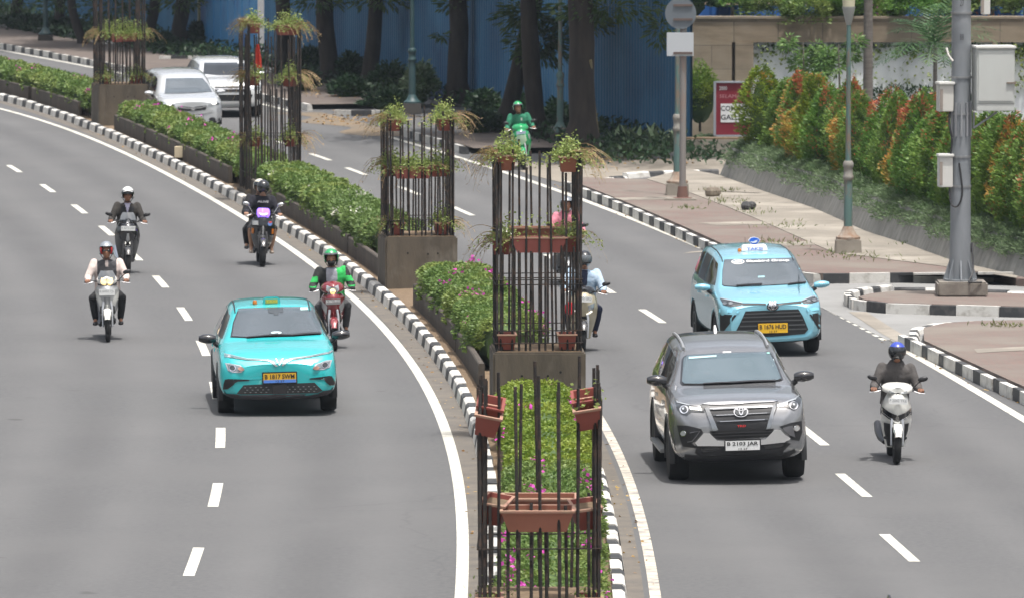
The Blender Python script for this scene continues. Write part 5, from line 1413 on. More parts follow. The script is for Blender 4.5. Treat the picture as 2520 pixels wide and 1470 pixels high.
def car(name, label, px, py, yaw, roll, front, stations, paint_m, wheels, track, rw, tw, cal, rwell, group=None, cat='car'):
    """px, py: middle of the front axle's contact line; front: distance from bumper to front axle"""
    c = at(px, py)
    root = thing(name, label, cat, (c.x, c.y, 0), 0, group)
    root.rotation_euler = (0, -roll, yaw)
    st = [(s[0] - front,) + tuple(s[1:]) for s in stations]
    b = body_loft(st, 'body', paint_m, root, [(y - front, rw) for y in wheels], rwell)
    for y in wheels:
        for s_ in (-1, 1): wheel(root, s_ * (track / 2), y - front, rw, tw)
    K, cx, cy, rel, pit = cal
    pj = Proj(b, K, cx, cy, roll=-roll if False else cal_roll(roll), rel=rel, pit=pit, up=-1)
    pj.front = front
    # outlines are measured from the bumper plane
    base = pj.cast
    def cast(a, bb):
        d = Vector((rel, 1, -pit)).normalized(); o = Vector((a - 3 * rel, -3 - front, bb + 3 * pit))
        h = pj.bvh.ray_cast(o, d)
        if h[0] is None: h = pj.bvh.find_nearest(o + d * 3.1)
        n = h[1] if h[1].dot(d) < 0 else -h[1]
        return h[0], n, d
    pj.cast = cast
    return root, b, pj
def cal_roll(r): return r
def side_windows(pj, root, polys, front, m=glass_dark):
    for p in polys:
        for sg in (-1, 1): side_patch(pj, [(y - front, z) for y, z in p], sg, 'side_window', m, root)
def roof_line(pj, root, ys, x, r, m, name, lift=.004):
    for sg in (-1, 1):
        pts = []
        for y in ys:
            h = pj.bvh.ray_cast(Vector((sg * x(y) if callable(x) else sg * x, y, 3)), Vector((0, 0, -1)))
            if h[0] is not None: pts.append(h[0] + Vector((0, 0, lift)))
        MB().tube(pts, r, 6).build(name, m, root)
def wiper(pj, root, pts, w=9):
    return patch(pj, band(pts, w), 'wiper', black_trim, root, off=.026, thick=.02, cuts=1)
def plate(pj, root, corners, face, txt, base, h, sub=None, lower=None, depth_off=.03):
    """flat number plate: corners TL, TR, BR, BL in outline units"""
    P = [pj.cast(*pj.ab(q)) for q in corners]
    y = min(p[0].y for p in P) - depth_off
    xs = [p[0].x for p in P]; zs = [p[0].z for p in P]
    x0, x1, z1, z0 = (xs[0] + xs[3]) / 2, (xs[1] + xs[2]) / 2, (zs[0] + zs[1]) / 2, (zs[2] + zs[3]) / 2
    o = MB().box(((x0 + x1) / 2, y, (z0 + z1) / 2), (x1 - x0, .012, z1 - z0)).build('number_plate', face, root, bevel=.003)
    w, hh = x1 - x0, z1 - z0
    if lower is not None: MB().box(((x0 + x1) / 2, y - .007, z0 + hh * .16), (w - .01, .004, hh * .30)).build('plate_band', lower, o)
    flat_text(txt, x0 + w * .05, z0 + hh * (.40 if sub else .25), w * .90, hh * .48, y - .0105, ink_b, o, bold=.02)
    if sub: flat_text(sub, x0 + w * .38, z0 + hh * .06, w * .26, hh * .20, y - .0105, ink_b, o, bold=.01)
    fr_ = MB()
    fr_.box(((x0 + x1) / 2, y + .003, (z0 + z1) / 2), (w + .03, .012, hh + .03)); fr_.build('plate_holder', black_trim, o, bevel=.004)
    return o

S_ = lambda y, zb, xb, s_, w_, h_, r_, zt: (y, zb, xb, s_, w_, h_, r_, zt)
suv_st = [S_(0, .40, .52, (.58, .46), (.62, .56), (.62, .70), (.56, .80), .83), S_(.05, .34, .66, (.74, .44), (.78, .60), (.77, .84), (.66, .98), 1.02),
          S_(.13, .30, .76, (.85, .43), (.88, .64), (.85, .97), (.72, 1.07), 1.10), S_(.30, .29, .80, (.89, .45), (.912, .70), (.88, 1.06), (.76, 1.12), 1.145), S_(.55, .28, .80, (.905, .46), (.925, .74), (.90, 1.10), (.79, 1.155), 1.185),
          S_(1.0, .28, .80, (.91, .46), (.927, .75), (.90, 1.13), (.80, 1.19), 1.22), S_(1.24, .28, .80, (.91, .46), (.927, .75), (.90, 1.15), (.79, 1.21), 1.245), S_(1.32, .28, .80, (.91, .46), (.927, .75), (.90, 1.155), (.77, 1.24), 1.29),
          S_(2.02, .28, .80, (.91, .46), (.927, .77), (.89, 1.18), (.63, 1.60), 1.655), S_(2.15, .28, .80, (.91, .46), (.927, .77), (.89, 1.18), (.65, 1.645), 1.70), S_(2.6, .28, .80, (.91, .46), (.927, .77), (.89, 1.19), (.67, 1.705), 1.755),
          S_(3.3, .28, .80, (.91, .46), (.927, .78), (.89, 1.20), (.67, 1.735), 1.785), S_(4.1, .30, .80, (.91, .46), (.925, .78), (.88, 1.21), (.65, 1.72), 1.77), S_(4.45, .34, .78, (.89, .48), (.915, .80), (.87, 1.22), (.63, 1.64), 1.69),
          S_(4.68, .40, .72, (.84, .5), (.88, .8), (.85, 1.15), (.70, 1.22), 1.25), S_(4.795, .46, .62, (.70, .55), (.74, .8), (.72, 1.05), (.6, 1.12), 1.14)]
hatch_st = [S_(0, .30, .58, (.64, .36), (.68, .48), (.66, .62), (.56, .74), .79), S_(.05, .25, .72, (.78, .36), (.81, .52), (.78, .70), (.66, .82), .865),
            S_(.16, .235, .77, (.84, .38), (.865, .58), (.83, .79), (.71, .895), .925), S_(.40, .23, .79, (.86, .40), (.882, .62), (.85, .88), (.745, .955), .985), S_(.75, .23, .80, (.865, .40), (.884, .64), (.86, .95), (.76, 1.01), 1.045),
            S_(1.0, .23, .80, (.865, .4), (.884, .65), (.86, .98), (.755, 1.045), 1.08), S_(1.08, .23, .80, (.865, .4), (.884, .65), (.86, .985), (.735, 1.075), 1.12), S_(1.86, .23, .80, (.865, .4), (.884, .67), (.85, 1.02), (.605, 1.43), 1.48),
            S_(2.0, .23, .80, (.865, .4), (.884, .67), (.85, 1.02), (.615, 1.475), 1.52), S_(2.5, .23, .80, (.865, .4), (.884, .67), (.85, 1.03), (.625, 1.525), 1.57), S_(3.1, .23, .80, (.865, .4), (.884, .68), (.85, 1.04), (.615, 1.52), 1.565),
            S_(3.6, .24, .80, (.865, .42), (.88, .7), (.84, 1.06), (.59, 1.46), 1.51), S_(3.95, .27, .78, (.85, .45), (.87, .72), (.83, 1.07), (.60, 1.30), 1.35), S_(4.2, .32, .72, (.80, .5), (.83, .74), (.79, 1.0), (.66, 1.06), 1.08), S_(4.3, .38, .6, (.66, .52), (.7, .74), (.68, .92), (.56, .98), 1.0)]
mpv_st = [S_(0, .28, .58, (.64, .34), (.68, .48), (.67, .66), (.58, .80), .85), S_(.05, .23, .70, (.76, .34), (.79, .52), (.78, .74), (.68, .87), .90),
          S_(.16, .215, .75, (.82, .36), (.845, .56), (.82, .82), (.72, .92), .945), S_(.40, .21, .78, (.84, .38), (.862, .60), (.84, .90), (.745, .965), .995), S_(.70, .21, .78, (.845, .38), (.865, .62), (.845, .955), (.75, 1.015), 1.05),
          S_(.93, .21, .78, (.845, .38), (.865, .63), (.845, .985), (.745, 1.06), 1.095), S_(1.0, .21, .78, (.845, .38), (.865, .63), (.845, .99), (.73, 1.09), 1.13), S_(1.68, .21, .78, (.845, .38), (.865, .65), (.84, 1.03), (.63, 1.46), 1.515),
          S_(1.82, .21, .78, (.845, .38), (.865, .65), (.84, 1.03), (.64, 1.505), 1.56), S_(2.4, .21, .78, (.845, .38), (.865, .65), (.84, 1.04), (.655, 1.585), 1.635), S_(3.2, .21, .78, (.845, .38), (.865, .66), (.84, 1.05), (.655, 1.61), 1.66),
          S_(3.8, .22, .78, (.845, .4), (.863, .68), (.83, 1.06), (.64, 1.585), 1.635), S_(4.1, .26, .76, (.83, .44), (.855, .7), (.82, 1.06), (.62, 1.48), 1.53), S_(4.3, .32, .70, (.78, .48), (.82, .72), (.78, 1.02), (.66, 1.14), 1.16), S_(4.395, .38, .58, (.66, .5), (.7, .72), (.68, .94), (.58, 1.02), 1.04)]

# --- silver SUV -----------------------------------------------------------------
silver = paint('paint_silver', (.27, .275, .285), .6, .20)
suv, sb_, pj = car('suv', 'silver grey SUV with roof rails in the right carriageway', 1810, 1176, R(2.9), R(1.4), .93, suv_st, silver, [.93, 3.675], 1.56, .388, .26,
                   (625, 889, 1440, .066, .094), .47)
PJS, suv_front = pj, .93
ws = [(393, 372), (412, 345), (440, 330), (790, 312), (1125, 305), (1158, 314), (1208, 420), (1254, 550), (1222, 566), (850, 588), (560, 598), (398, 596), (378, 576), (386, 470)]
patch(pj, ws, 'windscreen_border', gloss_black, suv, .004, .02, 4)
cxw, cyw = 815, 450
patch(pj, [(cxw + (x - cxw) * .955, cyw + (y - cyw) * .93) for x, y in ws], 'windscreen', glass_tint, suv, .016, .004, 4)
for q in (circ(560, 430, 48, 34, 14), circ(960, 412, 48, 34, 14)): patch(pj, q, 'headrest', cabin_m, suv, .009, .003, 1)
patch(pj, [(470, 560), (490, 480), (640, 470), (670, 545)], 'driver', mat('driver_shirt', (.30, .33, .36), .8), suv, .008, .003, 2)
q = circ(560, 540, 88, 40, 18); inn = circ(560, 540, 76, 32, 18)
lay('steering_wheel', [pj.cast(*pj.ab(p)) for p in q + inn], [(i, (i + 1) % 18, 18 + (i + 1) % 18, 18 + i) for i in range(18)], [], cabin_dark, suv, .0125, 0)
for q in (circ(487, 515, 24, 16, 10), circ(610, 496, 26, 15, 10)): patch(pj, q, 'driver_hand', hand_m, suv, .0135, .002, 1)
patch(pj, [(392, 590), (470, 572), (840, 566), (1230, 545), (1240, 558), (850, 584), (560, 594)], 'dashboard', cabin_dark, suv, .010, .003, 2)
patch(pj, [(455, 356), (690, 342), (690, 358), (455, 374)], 'sticker', mat('sun_strip_pale', (.36, .52, .55), .4), suv, .021, .004, 1)
patch(pj, circ(1130, 326, 14, 7), 'sticker', mat('sticker_green', (.25, .5, .45), .5), suv, .021, .004, 0)
for q in ([(425, 400), (445, 398), (445, 470), (420, 470)], [(1150, 375), (1175, 372), (1190, 440), (1165, 442)]): patch(pj, q, 'grab_handle', mat('handle_grey', (.30, .36, .38), .5), suv, .012, .004, 1)
wiper(pj, suv, [(575, 592), (700, 584), (820, 583)], 10); wiper(pj, suv, [(800, 582), (1000, 570), (1190, 566)], 12)
side_windows(pj, suv, [[(1.62, 1.24), (2.12, 1.56), (2.66, 1.63), (2.66, 1.24)], [(2.74, 1.24), (2.74, 1.63), (3.42, 1.66), (3.52, 1.26)], [(3.60, 1.28), (3.52, 1.655), (4.15, 1.62), (4.32, 1.34)]], .93)
for sg in (-1, 1):
    side_patch(pj, [(1.55 - .93, .98), (1.75 - .93, .98), (1.75 - .93, 1.02), (1.55 - .93, 1.02)], sg, 'door_handle', chrome, suv, .02)
    side_patch(pj, [(2.9 - .93, .98), (3.1 - .93, .98), (3.1 - .93, 1.02), (2.9 - .93, 1.02)], sg, 'door_handle', chrome, suv, .02)
    MB().box((sg * .93, 1.4, .36), (.12, 1.9, .05)).build('side_step', rim_m, suv, bevel=.015)
roof_line(pj, suv, np.linspace(1.25, 3.2, 12), .575, .021, mat('rail_silver', (.42, .43, .44), .4, .6), 'roof_rail', .025)
for i in range(3): MB().box((-.25 + i * .24, 2.35, 1.755), (.06, .04, .012)).build('roof_bracket', mat('rail_silver', (.5, .5, .5)), suv)
MB().loft([[(s_ * .02 * k, 3.1 + .05 * k2, 1.72 + .0) for s_, k2 in ((-1, -1), (1, -1), (1, 1), (-1, 1))] if False else [(-.022 * k, 3.0 + e, z), (.022 * k, 3.0 + e, z), (.022 * k, 3.16, z), (-.022 * k, 3.16, z)] for z, k, e in ((1.75, 1, 0), (1.80, .8, .05), (1.845, .5, .10))]).build('antenna_fin', mat('fin_white', (.6, .6, .6), .3), suv)
# front
for q in ([(330, 715), (352, 742), (460, 768), (575, 790), (580, 832), (470, 826), (430, 856), (385, 846), (350, 805)],
          [(1188, 792), (1200, 768), (1340, 722), (1390, 668), (1392, 735), (1372, 790), (1330, 815), (1268, 793)]):
    hl = patch(pj, q, 'headlight', lamp_dark, suv, .006, .03, 3)
    left = q[0][0] < 800
    dr = [(452, 783), (552, 796), (562, 818), (458, 806)] if left else [(1190, 772), (1275, 748), (1280, 770), (1192, 792)]
    for i in range(5):
        t0, t1 = i / 5 + .02, (i + .82) / 5
        lerp = lambda A, B, t: (A[0] + (B[0] - A[0]) * t, A[1] + (B[1] - A[1]) * t)
        d_ = patch(pj, [lerp(dr[0], dr[1], t0), lerp(dr[0], dr[1], t1), lerp(dr[3], dr[2], t1), lerp(dr[3], dr[2], t0)], 'daytime_light', lamp_on, hl, .013, .006, 0)
    c = (410, 806) if left else (1326, 776)
    patch(pj, circ(*c, 36, 34), 'lens', chrome, hl, .012, .006, 1); patch(pj, circ(*c, 24, 23), 'lens', lamp_dark, hl, .020, .006, 1); patch(pj, circ(c[0] - 4, c[1] - 3, 9, 9), 'lens', lamp_clear, hl, .028, .006, 0)
    patch(pj, [(345, 725), (360, 742), (455, 768), (452, 776), (352, 750)] if left else [(1210, 764), (1340, 716), (1384, 672), (1386, 682), (1342, 730), (1212, 772)], 'headlight_edge', lamp_clear, hl, .015, .006, 1)
patch(pj, [(545, 772), (620, 764), (870, 757), (1150, 745), (1205, 750), (1165, 850), (1128, 902), (1094, 975), (690, 986), (640, 900), (590, 820)], 'grille', black_trim, suv, .012, .03, 4)
patch(pj, [(560, 766), (620, 752), (870, 742), (1150, 732), (1195, 742), (1150, 752), (870, 764), (620, 772)], 'grille_top_bar', chrome, suv, .022, .03, 2)
for a, b_ in (((622, 806), (1148, 786)), ((652, 856), (1128, 838)), ((682, 908), (1108, 892))):
    patch(pj, band([a, b_], 14), 'grille_slat', mat('slat_dark_chrome', (.07, .073, .078), .3, .6), suv, .024, .02, 3)
    patch(pj, band([(a[0] + 25, a[1] + 4), (b_[0] - 25, b_[1] + 4)], 5), 'grille_slat', mat('slat_edge', (.38, .39, .41), .2, .9), suv, .028, .02, 3)
for q in ([(580, 800), (612, 795), (692, 975), (650, 985)], [(1150, 786), (1188, 756), (1128, 962), (1095, 968)]):
    patch(pj, q, 'grille_side_bar', mat('bar_dark_chrome', (.30, .31, .32), .2, .9), suv, .03, .03, 2)
em = patch(pj, circ(883, 833, 62, 43, 24), 'emblem', chrome, suv, .036, .02, 1)
patch(pj, circ(883, 833, 50, 33, 24), 'emblem_field', mat('emblem_dark', (.10, .105, .11), .3, .5), em, .058, .004, 1)
for q in (circ(883, 833, 19, 33, 20), circ(883, 817, 44, 15, 20)):
    n_ = len(q); inn = [((x - 883) * .62 + 883, (y - (833 if q is not None and abs(q[5][1] - 866) < 3 else 817)) * .66 + (833 if abs(q[5][1] - 866) < 3 else 817)) for x, y in q]
    for i in range(n_):
        patch(pj, [q[i], q[(i + 1) % n_], inn[(i + 1) % n_], inn[i]], 'emblem_ring', chrome, em, .064, .004, 0) if i == -1 else None
    # one ring mesh
    V = q + inn; fsr = [(i, (i + 1) % n_, n_ + (i + 1) % n_, n_ + i) for i in range(n_)]
    lay('emblem_ring', [pj.cast(*pj.ab(p)) for p in V], fsr, [], chrome, em, .066, 0)
text_on(pj, 'TRD', (852, 953), (925, 950), 18, 'badge', mat('badge_red', (.6, .03, .03), .4), suv, .03, bold=.03)
patch(pj, [(620, 986), (690, 985), (1094, 975), (1160, 965), (1130, 1036), (850, 1050), (690, 1060), (650, 1040)], 'lower_intake', mat('intake_black', (.008, .008, .009), .7), suv, .012, .02, 3)
for a, b_ in (((640, 1005), (1148, 990)), ((655, 1030), (1132, 1014))): patch(pj, band([a, b_], 8), 'intake_slat', mat('slat_black', (.03, .03, .033), .4), suv, .02, .02, 3)
for q, f_, tri in (([(352, 936), (440, 940), (552, 968), (566, 1000), (500, 1072), (470, 1085), (530, 1132), (400, 1112), (372, 1030)], (405, 1004), [(460, 1000), (540, 985), (480, 1070), (440, 1075)]), ([(1208, 950), (1300, 920), (1392, 905), (1396, 1000), (1372, 1070), (1310, 1062), (1268, 1000)], (1347, 964), [(1235, 965), (1310, 945), (1330, 1040), (1290, 1020)])):
    fg = patch(pj, q, 'fog_recess', black_trim, suv, .008, .03, 3)
    patch(pj, circ(*f_, 29, 27), 'fog_light', chrome, fg, .016, .01, 1); patch(pj, circ(*f_, 21, 20), 'fog_light', lamp_clear, fg, .026, .01, 1)
    patch(pj, band(tri, 9), 'fog_trim', mat('trim_grey', (.14, .14, .15), .35, .5), fg, .018, .01, 1)
patch(pj, [(500, 1082), (572, 1000), (618, 1000), (682, 1062), (800, 1078), (1000, 1070), (1090, 1052), (1165, 975), (1212, 975), (1285, 1050), (1250, 1080), (1060, 1100), (750, 1110), (520, 1108)], 'bumper_guard', mat('guard_silver', (.62, .62, .62), .3, .6), suv, .045, .06, 4)
patch(pj, [(500, 1108), (760, 1112), (1060, 1103), (1260, 1080), (1300, 1092), (1262, 1104), (1060, 1122), (760, 1132), (500, 1124)], 'guard_gap', black_trim, suv, .02, .03, 3)
patch(pj, [(420, 1178), (560, 1195), (1225, 1182), (1330, 1135), (1345, 1160), (1240, 1225), (560, 1240), (410, 1215)], 'bumper_skirt', black_trim, suv, .012, .03, 3)
patch(pj, [(515, 1118), (715, 1112), (1070, 1106), (1250, 1082), (1292, 1100), (1240, 1150), (1225, 1190), (560, 1205), (500, 1165)], 'lower_grille', black_trim, suv, .012, .03, 3)
patch(pj, [(545, 1132), (712, 1118), (712, 1145), (560, 1165)], 'bumper_step', gloss_black, suv, .024, .02, 1); patch(pj, [(1080, 1108), (1240, 1088), (1240, 1120), (1080, 1138)], 'bumper_step', gloss_black, suv, .024, .02, 1)
plate(pj, suv, [(750, 1070), (1040, 1056), (1042, 1140), (755, 1152)], mat('plate_white', (.66, .67, .67), .5), 'B 2103 JAR', 0, 0, sub='12 27', depth_off=.05)
mirror(suv, 1.0, .58, 1.30, gloss_black, .27, .16)
patch(pj, [(335, 595), (350, 600), (345, 640), (335, 640)], 'bonnet_gap', mat('seam_silver', (.55, .55, .55), .3, .6), suv, .006, .004, 0)
patch(pj, [(745, 308), (815, 306), (815, 318), (745, 320)], 'camera_pod', mat('pod_pale', (.6, .6, .6), .4), suv, .012, .01, 0)
for y in (.93, 3.675): arch(suv, y - .93, .39, .42, .915, mat('cladding_grey', (.03, .031, .033), .6), .06)

# --- turquoise electric taxi ---------------------------------------------------------
cyan = paint('paint_turquoise', (.035, .50, .52), .25, .25)
ev, b_, pj = car('taxi', 'bright turquoise taxi with a turquoise roof sign in the left carriageway', 682, 1012, R(4.0), R(1.3), .86, hatch_st, cyan, [.86, 3.47], 1.53, .335, .23,
                 (662, 806, 1421, .044, .087), .41, cat='taxi')
ws = [(390, 340), (760, 328), (1135, 325), (1190, 425), (1242, 608), (1080, 618), (900, 628), (480, 640), (316, 632), (340, 480)]
patch(pj, ws, 'windscreen_border', gloss_black, ev, .003, .015, 4)
cxw, cyw = 780, 480
patch(pj, [(cxw + (x - cxw) * .965, cyw + (y - cyw) * .95) for x, y in ws], 'windscreen', glass_m, ev, .0115, .003, 4)
for q in (circ(560, 470, 55, 40, 14), circ(985, 455, 55, 40, 14)): patch(pj, q, 'headrest', cabin_m, ev, .007, .002, 1)
for q in ([(470, 600), (490, 525), (650, 515), (680, 592)], [(900, 585), (915, 508), (1070, 500), (1100, 575)]): patch(pj, q, 'seat', cabin_m, ev, .0068, .002, 2)
patch(pj, [(685, 345), (840, 342), (835, 390), (790, 392), (790, 415), (745, 415), (740, 398), (690, 392)], 'sensor_pod', mat('pod_dark', (.05, .06, .07), .4), ev, .016, .004, 1)
patch(pj, [(1005, 340), (1078, 338), (1080, 366), (1008, 368)], 'sticker', mat('sticker_pale', (.45, .62, .62), .5), ev, .017, .004, 0)
patch(pj, circ(770, 595, 55, 15), 'paper', mat('paper_pale', (.38, .48, .5), .5), ev, .016, .003, 1)
wiper(pj, ev, [(478, 642), (760, 616), (940, 622)], 9); wiper(pj, ev, [(930, 622), (1075, 606), (1205, 602)], 14); wiper(pj, ev, [(700, 622), (790, 612)], 15)
side_windows(pj, ev, [[(1.30, 1.08), (1.90, 1.38), (2.35, 1.44), (2.35, 1.08)], [(2.43, 1.08), (2.43, 1.44), (3.05, 1.44), (3.25, 1.10)], [(3.33, 1.12), (3.13, 1.44), (3.55, 1.38), (3.75, 1.15)]], .86)
for sg in (-1, 1):
    for y in (1.75, 2.75): side_patch(pj, [(y - .86, .86), (y + .18 - .86, .86), (y + .18 - .86, .90), (y - .86, .90)], sg, 'door_handle', cyan, ev, .03)
    side_patch(pj, [(1.25 - .86, .25), (3.1 - .86, .25), (3.1 - .86, .40), (1.25 - .86, .40)], sg, 'sill_cladding', black_trim, ev, .012)
roof_line(pj, ev, np.linspace(.98, 2.7, 10), .56, .012, black_trim, 'roof_channel', .0)
mirror(ev, 1.0, .50, 1.075, gloss_black, .26, .155)
# light strip and emblem
for q in ([(262, 800), (272, 798), (480, 848), (690, 862), (745, 882), (792, 922), (770, 928), (732, 894), (690, 876), (480, 864), (272, 832)], [(1322, 768), (1324, 782), (1290, 805), (1110, 840), (930, 866), (885, 890), (838, 925), (826, 912), (866, 868), (925, 850), (1100, 826), (1280, 790)]):
    patch(pj, q, 'light_strip', lamp_clear, ev, .012, .012, 3)
    cxq = sum(p[0] for p in q) / len(q); 
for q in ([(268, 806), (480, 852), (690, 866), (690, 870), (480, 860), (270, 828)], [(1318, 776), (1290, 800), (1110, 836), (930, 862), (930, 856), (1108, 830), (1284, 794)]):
    patch(pj, q, 'light_strip_inlay', mat('strip_dark_teal', (.10, .20, .22), .3), ev, .016, .012, 2)  # dark teal band laid along the strip
for q in ([(770, 856), (777, 855), (806, 912), (800, 914)], [(836, 852), (842, 853), (810, 914), (804, 912)]): patch(pj, q, 'emblem', chrome, ev, .014, .012, 0)
for q, c in (([(275, 890), (320, 895), (425, 915), (467, 955), (430, 986), (350, 986), (305, 966)], (350, 943)), ([(1320, 865), (1255, 872), (1160, 910), (1133, 945), (1165, 966), (1240, 962), (1298, 937)], (1248, 918))):
    hl = patch(pj, q, 'headlight', lamp_clear, ev, .008, .02, 3)
    ci = (sum(p[0] for p in q) / 7, sum(p[1] for p in q) / 7)
    patch(pj, [(ci[0] + (x - ci[0]) * .80, ci[1] + (y - ci[1]) * .74) for x, y in q], 'reflector', mat('reflector_grey', (.30, .33, .34), .2, .7), hl, .013, .006, 2)
    patch(pj, circ(*c, 34, 32), 'lens', chrome, hl, .019, .006, 1); patch(pj, circ(*c, 25, 24), 'lens', lamp_dark, hl, .026, .006, 1)
    e = (432, 950) if c[0] < 800 else (1165, 945)
    patch(pj, circ(*e, 28, 15), 'indicator', mat('indicator_rose', (.45, .25, .2), .2), hl, .020, .004, 0)
patch(pj, [(640, 995), (635, 1035), (500, 1040), (440, 1050), (450, 1058), (640, 1050)], 'bumper_crease', mat('crease_teal', (.03, .40, .42), .4), ev, .004, .004, 1)
yel_p = mat('plate_yellow', (.62, .36, .02), .5); blu_p = mat('plate_blue', (.08, .22, .62), .5)
plate(pj, ev, [(645, 990), (970, 988), (970, 1083), (648, 1087)], yel_p, 'B 1817 SWM', 0, 0, sub='12 27', lower=blu_p)
for q in ([(276, 1052), (310, 1046), (512, 1054), (512, 1067), (400, 1072), (372, 1085), (350, 1112), (302, 1146), (255, 1148), (262, 1095)], [(1098, 1046), (1290, 1022), (1316, 1024), (1346, 1080), (1352, 1108), (1296, 1116), (1262, 1085), (1240, 1056), (1105, 1056)]):
    patch(pj, q, 'air_vent', black_trim, ev, .008, .02, 3)
gr = patch(pj, [(455, 1108), (640, 1100), (985, 1092), (1150, 1086), (1228, 1165), (1180, 1192), (430, 1200), (386, 1190)], 'lower_grille', mat('grille_dark', (.018, .02, .021), .5), ev, .010, .02, 4)
mb_pts = []
for row in range(3):
    for i in range(14):
        x = 470 + i * 52 + (row % 2) * 20; y = 1132 + row * 24 - (x - 450) * .012
        if 725 < x < 885: continue
        mb_pts.append(patch(pj, [(x - 10, y - 4), (x + 10, y - 4), (x + 7, y + 4), (x - 7, y + 4)], 'grille_stud', mat('stud_grey', (.16, .17, .17), .4), gr, .02, .006, 0))
patch(pj, [(735, 1110), (885, 1106), (880, 1195), (740, 1198)], 'radar_cover', gloss_black, ev, .022, .015, 1)
patch(pj, [(216, 1182), (386, 1195), (430, 1205), (1180, 1196), (1230, 1168), (1384, 1146), (1386, 1195), (1370, 1235), (1000, 1262), (600, 1272), (235, 1268), (214, 1230)], 'bumper_skirt', mat('skirt_grey', (.055, .052, .058), .6), ev, .010, .03, 4)
for y in (.86, 3.47): arch(ev, y - .86, .335, .365, .872, black_trim, .065)
# roof sign and amber lamp
zr = 1.515
rs2 = MB(); rs2.loft([[(-.135, y, zr - .02), (.135, y, zr - .02), (.125, y, zr + .085), (.085, y, zr + .115), (-.085, y, zr + .115), (-.125, y, zr + .085)] for y in (1.22, 1.34)]); o = rs2.build('roof_sign', cyan, ev, 25, bevel=.004)
MB().box((0, 1.214, zr + .048), (.185, .012, .062)).build('sign_panel', mat('sign_panel_olive', (.33, .34, .08), .5), o); flat_text('TAXI', -.08, zr + .033, .16, .030, 1.2065, mat('sign_yellow', (.65, .50, .05), .5), o, bold=.02)
MB().box((-.22, 1.28, zr + .005), (.20, .05, .02)).build('lamp_bar', cyan, ev)
MB().lathe([(.034, 0), (.034, .03), (.026, .055), (.0, .06)], 12, (-.25, 1.26, zr + .012)).build('beacon', amber, ev)

# --- light blue taxi ------------------------------------------------------------------
lblue = paint('paint_light_blue', (.24, .54, .66), .35, .25)
bt, b_, pj = car('taxi', 'light blue taxi with white roof sign behind the silver SUV', 1885, 868, R(5.6), R(1.0), .80, mpv_st, lblue, [.80, 3.55], 1.49, .325, .20,
                 (635, 938, 1403, .12, .074), .40, cat='taxi')
ws = [(437, 387), (790, 382), (1178, 372), (1238, 470), (1302, 636), (1150, 652), (830, 668), (560, 678), (430, 668), (411, 655), (417, 500)]
patch(pj, ws, 'windscreen_border', gloss_black, bt, .003, .02, 4)
for q in (circ(640, 520, 50, 38, 14), circ(1040, 508, 50, 38, 14)): patch(pj, q, 'headrest', cabin_m, bt, .007, .002, 1)
for q in ([(560, 650), (580, 580), (720, 572), (750, 640)], [(970, 632), (985, 562), (1120, 555), (1150, 622)]): patch(pj, q, 'seat', cabin_m, bt, .0068, .002, 2)
patch(pj, [(cx_ + (x - cx_) * .985, cy_ + (y - cy_) * .98) for cx_, cy_ in [(850, 520)] for x, y in ws], 'windscreen', glass_m, bt, .0115, .003, 4)
wiper(pj, bt, [(562, 672), (700, 660), (830, 656)], 12); wiper(pj, bt, [(1100, 660), (1200, 645), (1290, 640)], 12)
text_on(pj, 'Bluebird Group', (672, 440), (1120, 430), 32, 'lettering', white_p, bt, .03, bold=.02)
patch(pj, circ(580, 418, 68, 26, 20), 'windscreen_logo', white_p, bt, .016, .003, 1); patch(pj, circ(580, 417, 58, 19, 20), 'windscreen_logo', mat('logo_grey_blue', (.14, .18, .22), .4), bt, .0205, .002, 1)
patch(pj, [(528, 425), (560, 413), (600, 405), (632, 403), (612, 415), (626, 421), (590, 433), (556, 431)], 'windscreen_logo', white_p, bt, .025, .002, 0)
patch(pj, [(790, 568), (860, 566), (860, 584), (790, 586)], 'sticker', mat('sticker_teal', (.25, .42, .46), .5), bt, .014, .003, 0)
side_windows(pj, bt, [[(1.25, 1.10), (1.75, 1.42), (2.25, 1.50), (2.25, 1.10)], [(2.33, 1.10), (2.33, 1.50), (3.05, 1.53), (3.15, 1.12)], [(3.25, 1.14), (3.2, 1.53), (3.8, 1.48), (3.95, 1.2)]], .80)
for sg in (-1, 1):
    for y in (1.7, 2.75): side_patch(pj, [(y - .8, .88), (y + .17 - .8, .88), (y + .17 - .8, .915), (y - .8, .915)], sg, 'door_handle', lblue, bt, .03)
roof_line(pj, bt, np.linspace(.88, 3.0, 12), .585, .011, black_trim, 'roof_channel', .0)
mirror(bt, .99, .42, 1.07, lblue, .25, .13)
for q, e in (([(388, 792), (480, 815), (622, 846), (612, 870), (500, 882), (424, 862)], [(390, 790), (480, 810), (622, 842), (620, 848), (480, 820), (398, 800)]), ([(1235, 830), (1340, 790), (1424, 772), (1424, 828), (1330, 856), (1262, 857)], [(1234, 826), (1340, 784), (1422, 766), (1424, 774), (1342, 793), (1240, 832)])):
    hl = patch(pj, q, 'headlight', lamp_dark, bt, .006, .02, 3); patch(pj, e, 'headlight_edge', lamp_clear, hl, .014, .01, 1)
    c = (470, 848) if q[0][0] < 800 else (1340, 826)
    for dx_ in (-30, 30): patch(pj, circ(c[0] + dx_, c[1] - dx_ * (.0 if c[0] < 800 else .12), 22, 13), 'lens', mat('lens_smoke', (.22, .24, .26), .1, .4), hl, .012, .005, 0)
for q in ([(618, 845), (862, 850), (872, 866), (620, 868)], [(985, 852), (1240, 828), (1236, 852), (1000, 866)]): patch(pj, q, 'grille_slot', black_trim, bt, .008, .02, 2)
em = patch(pj, circ(935, 881, 62, 44, 22), 'emblem_mount', gloss_black, bt, .012, .02, 1); 
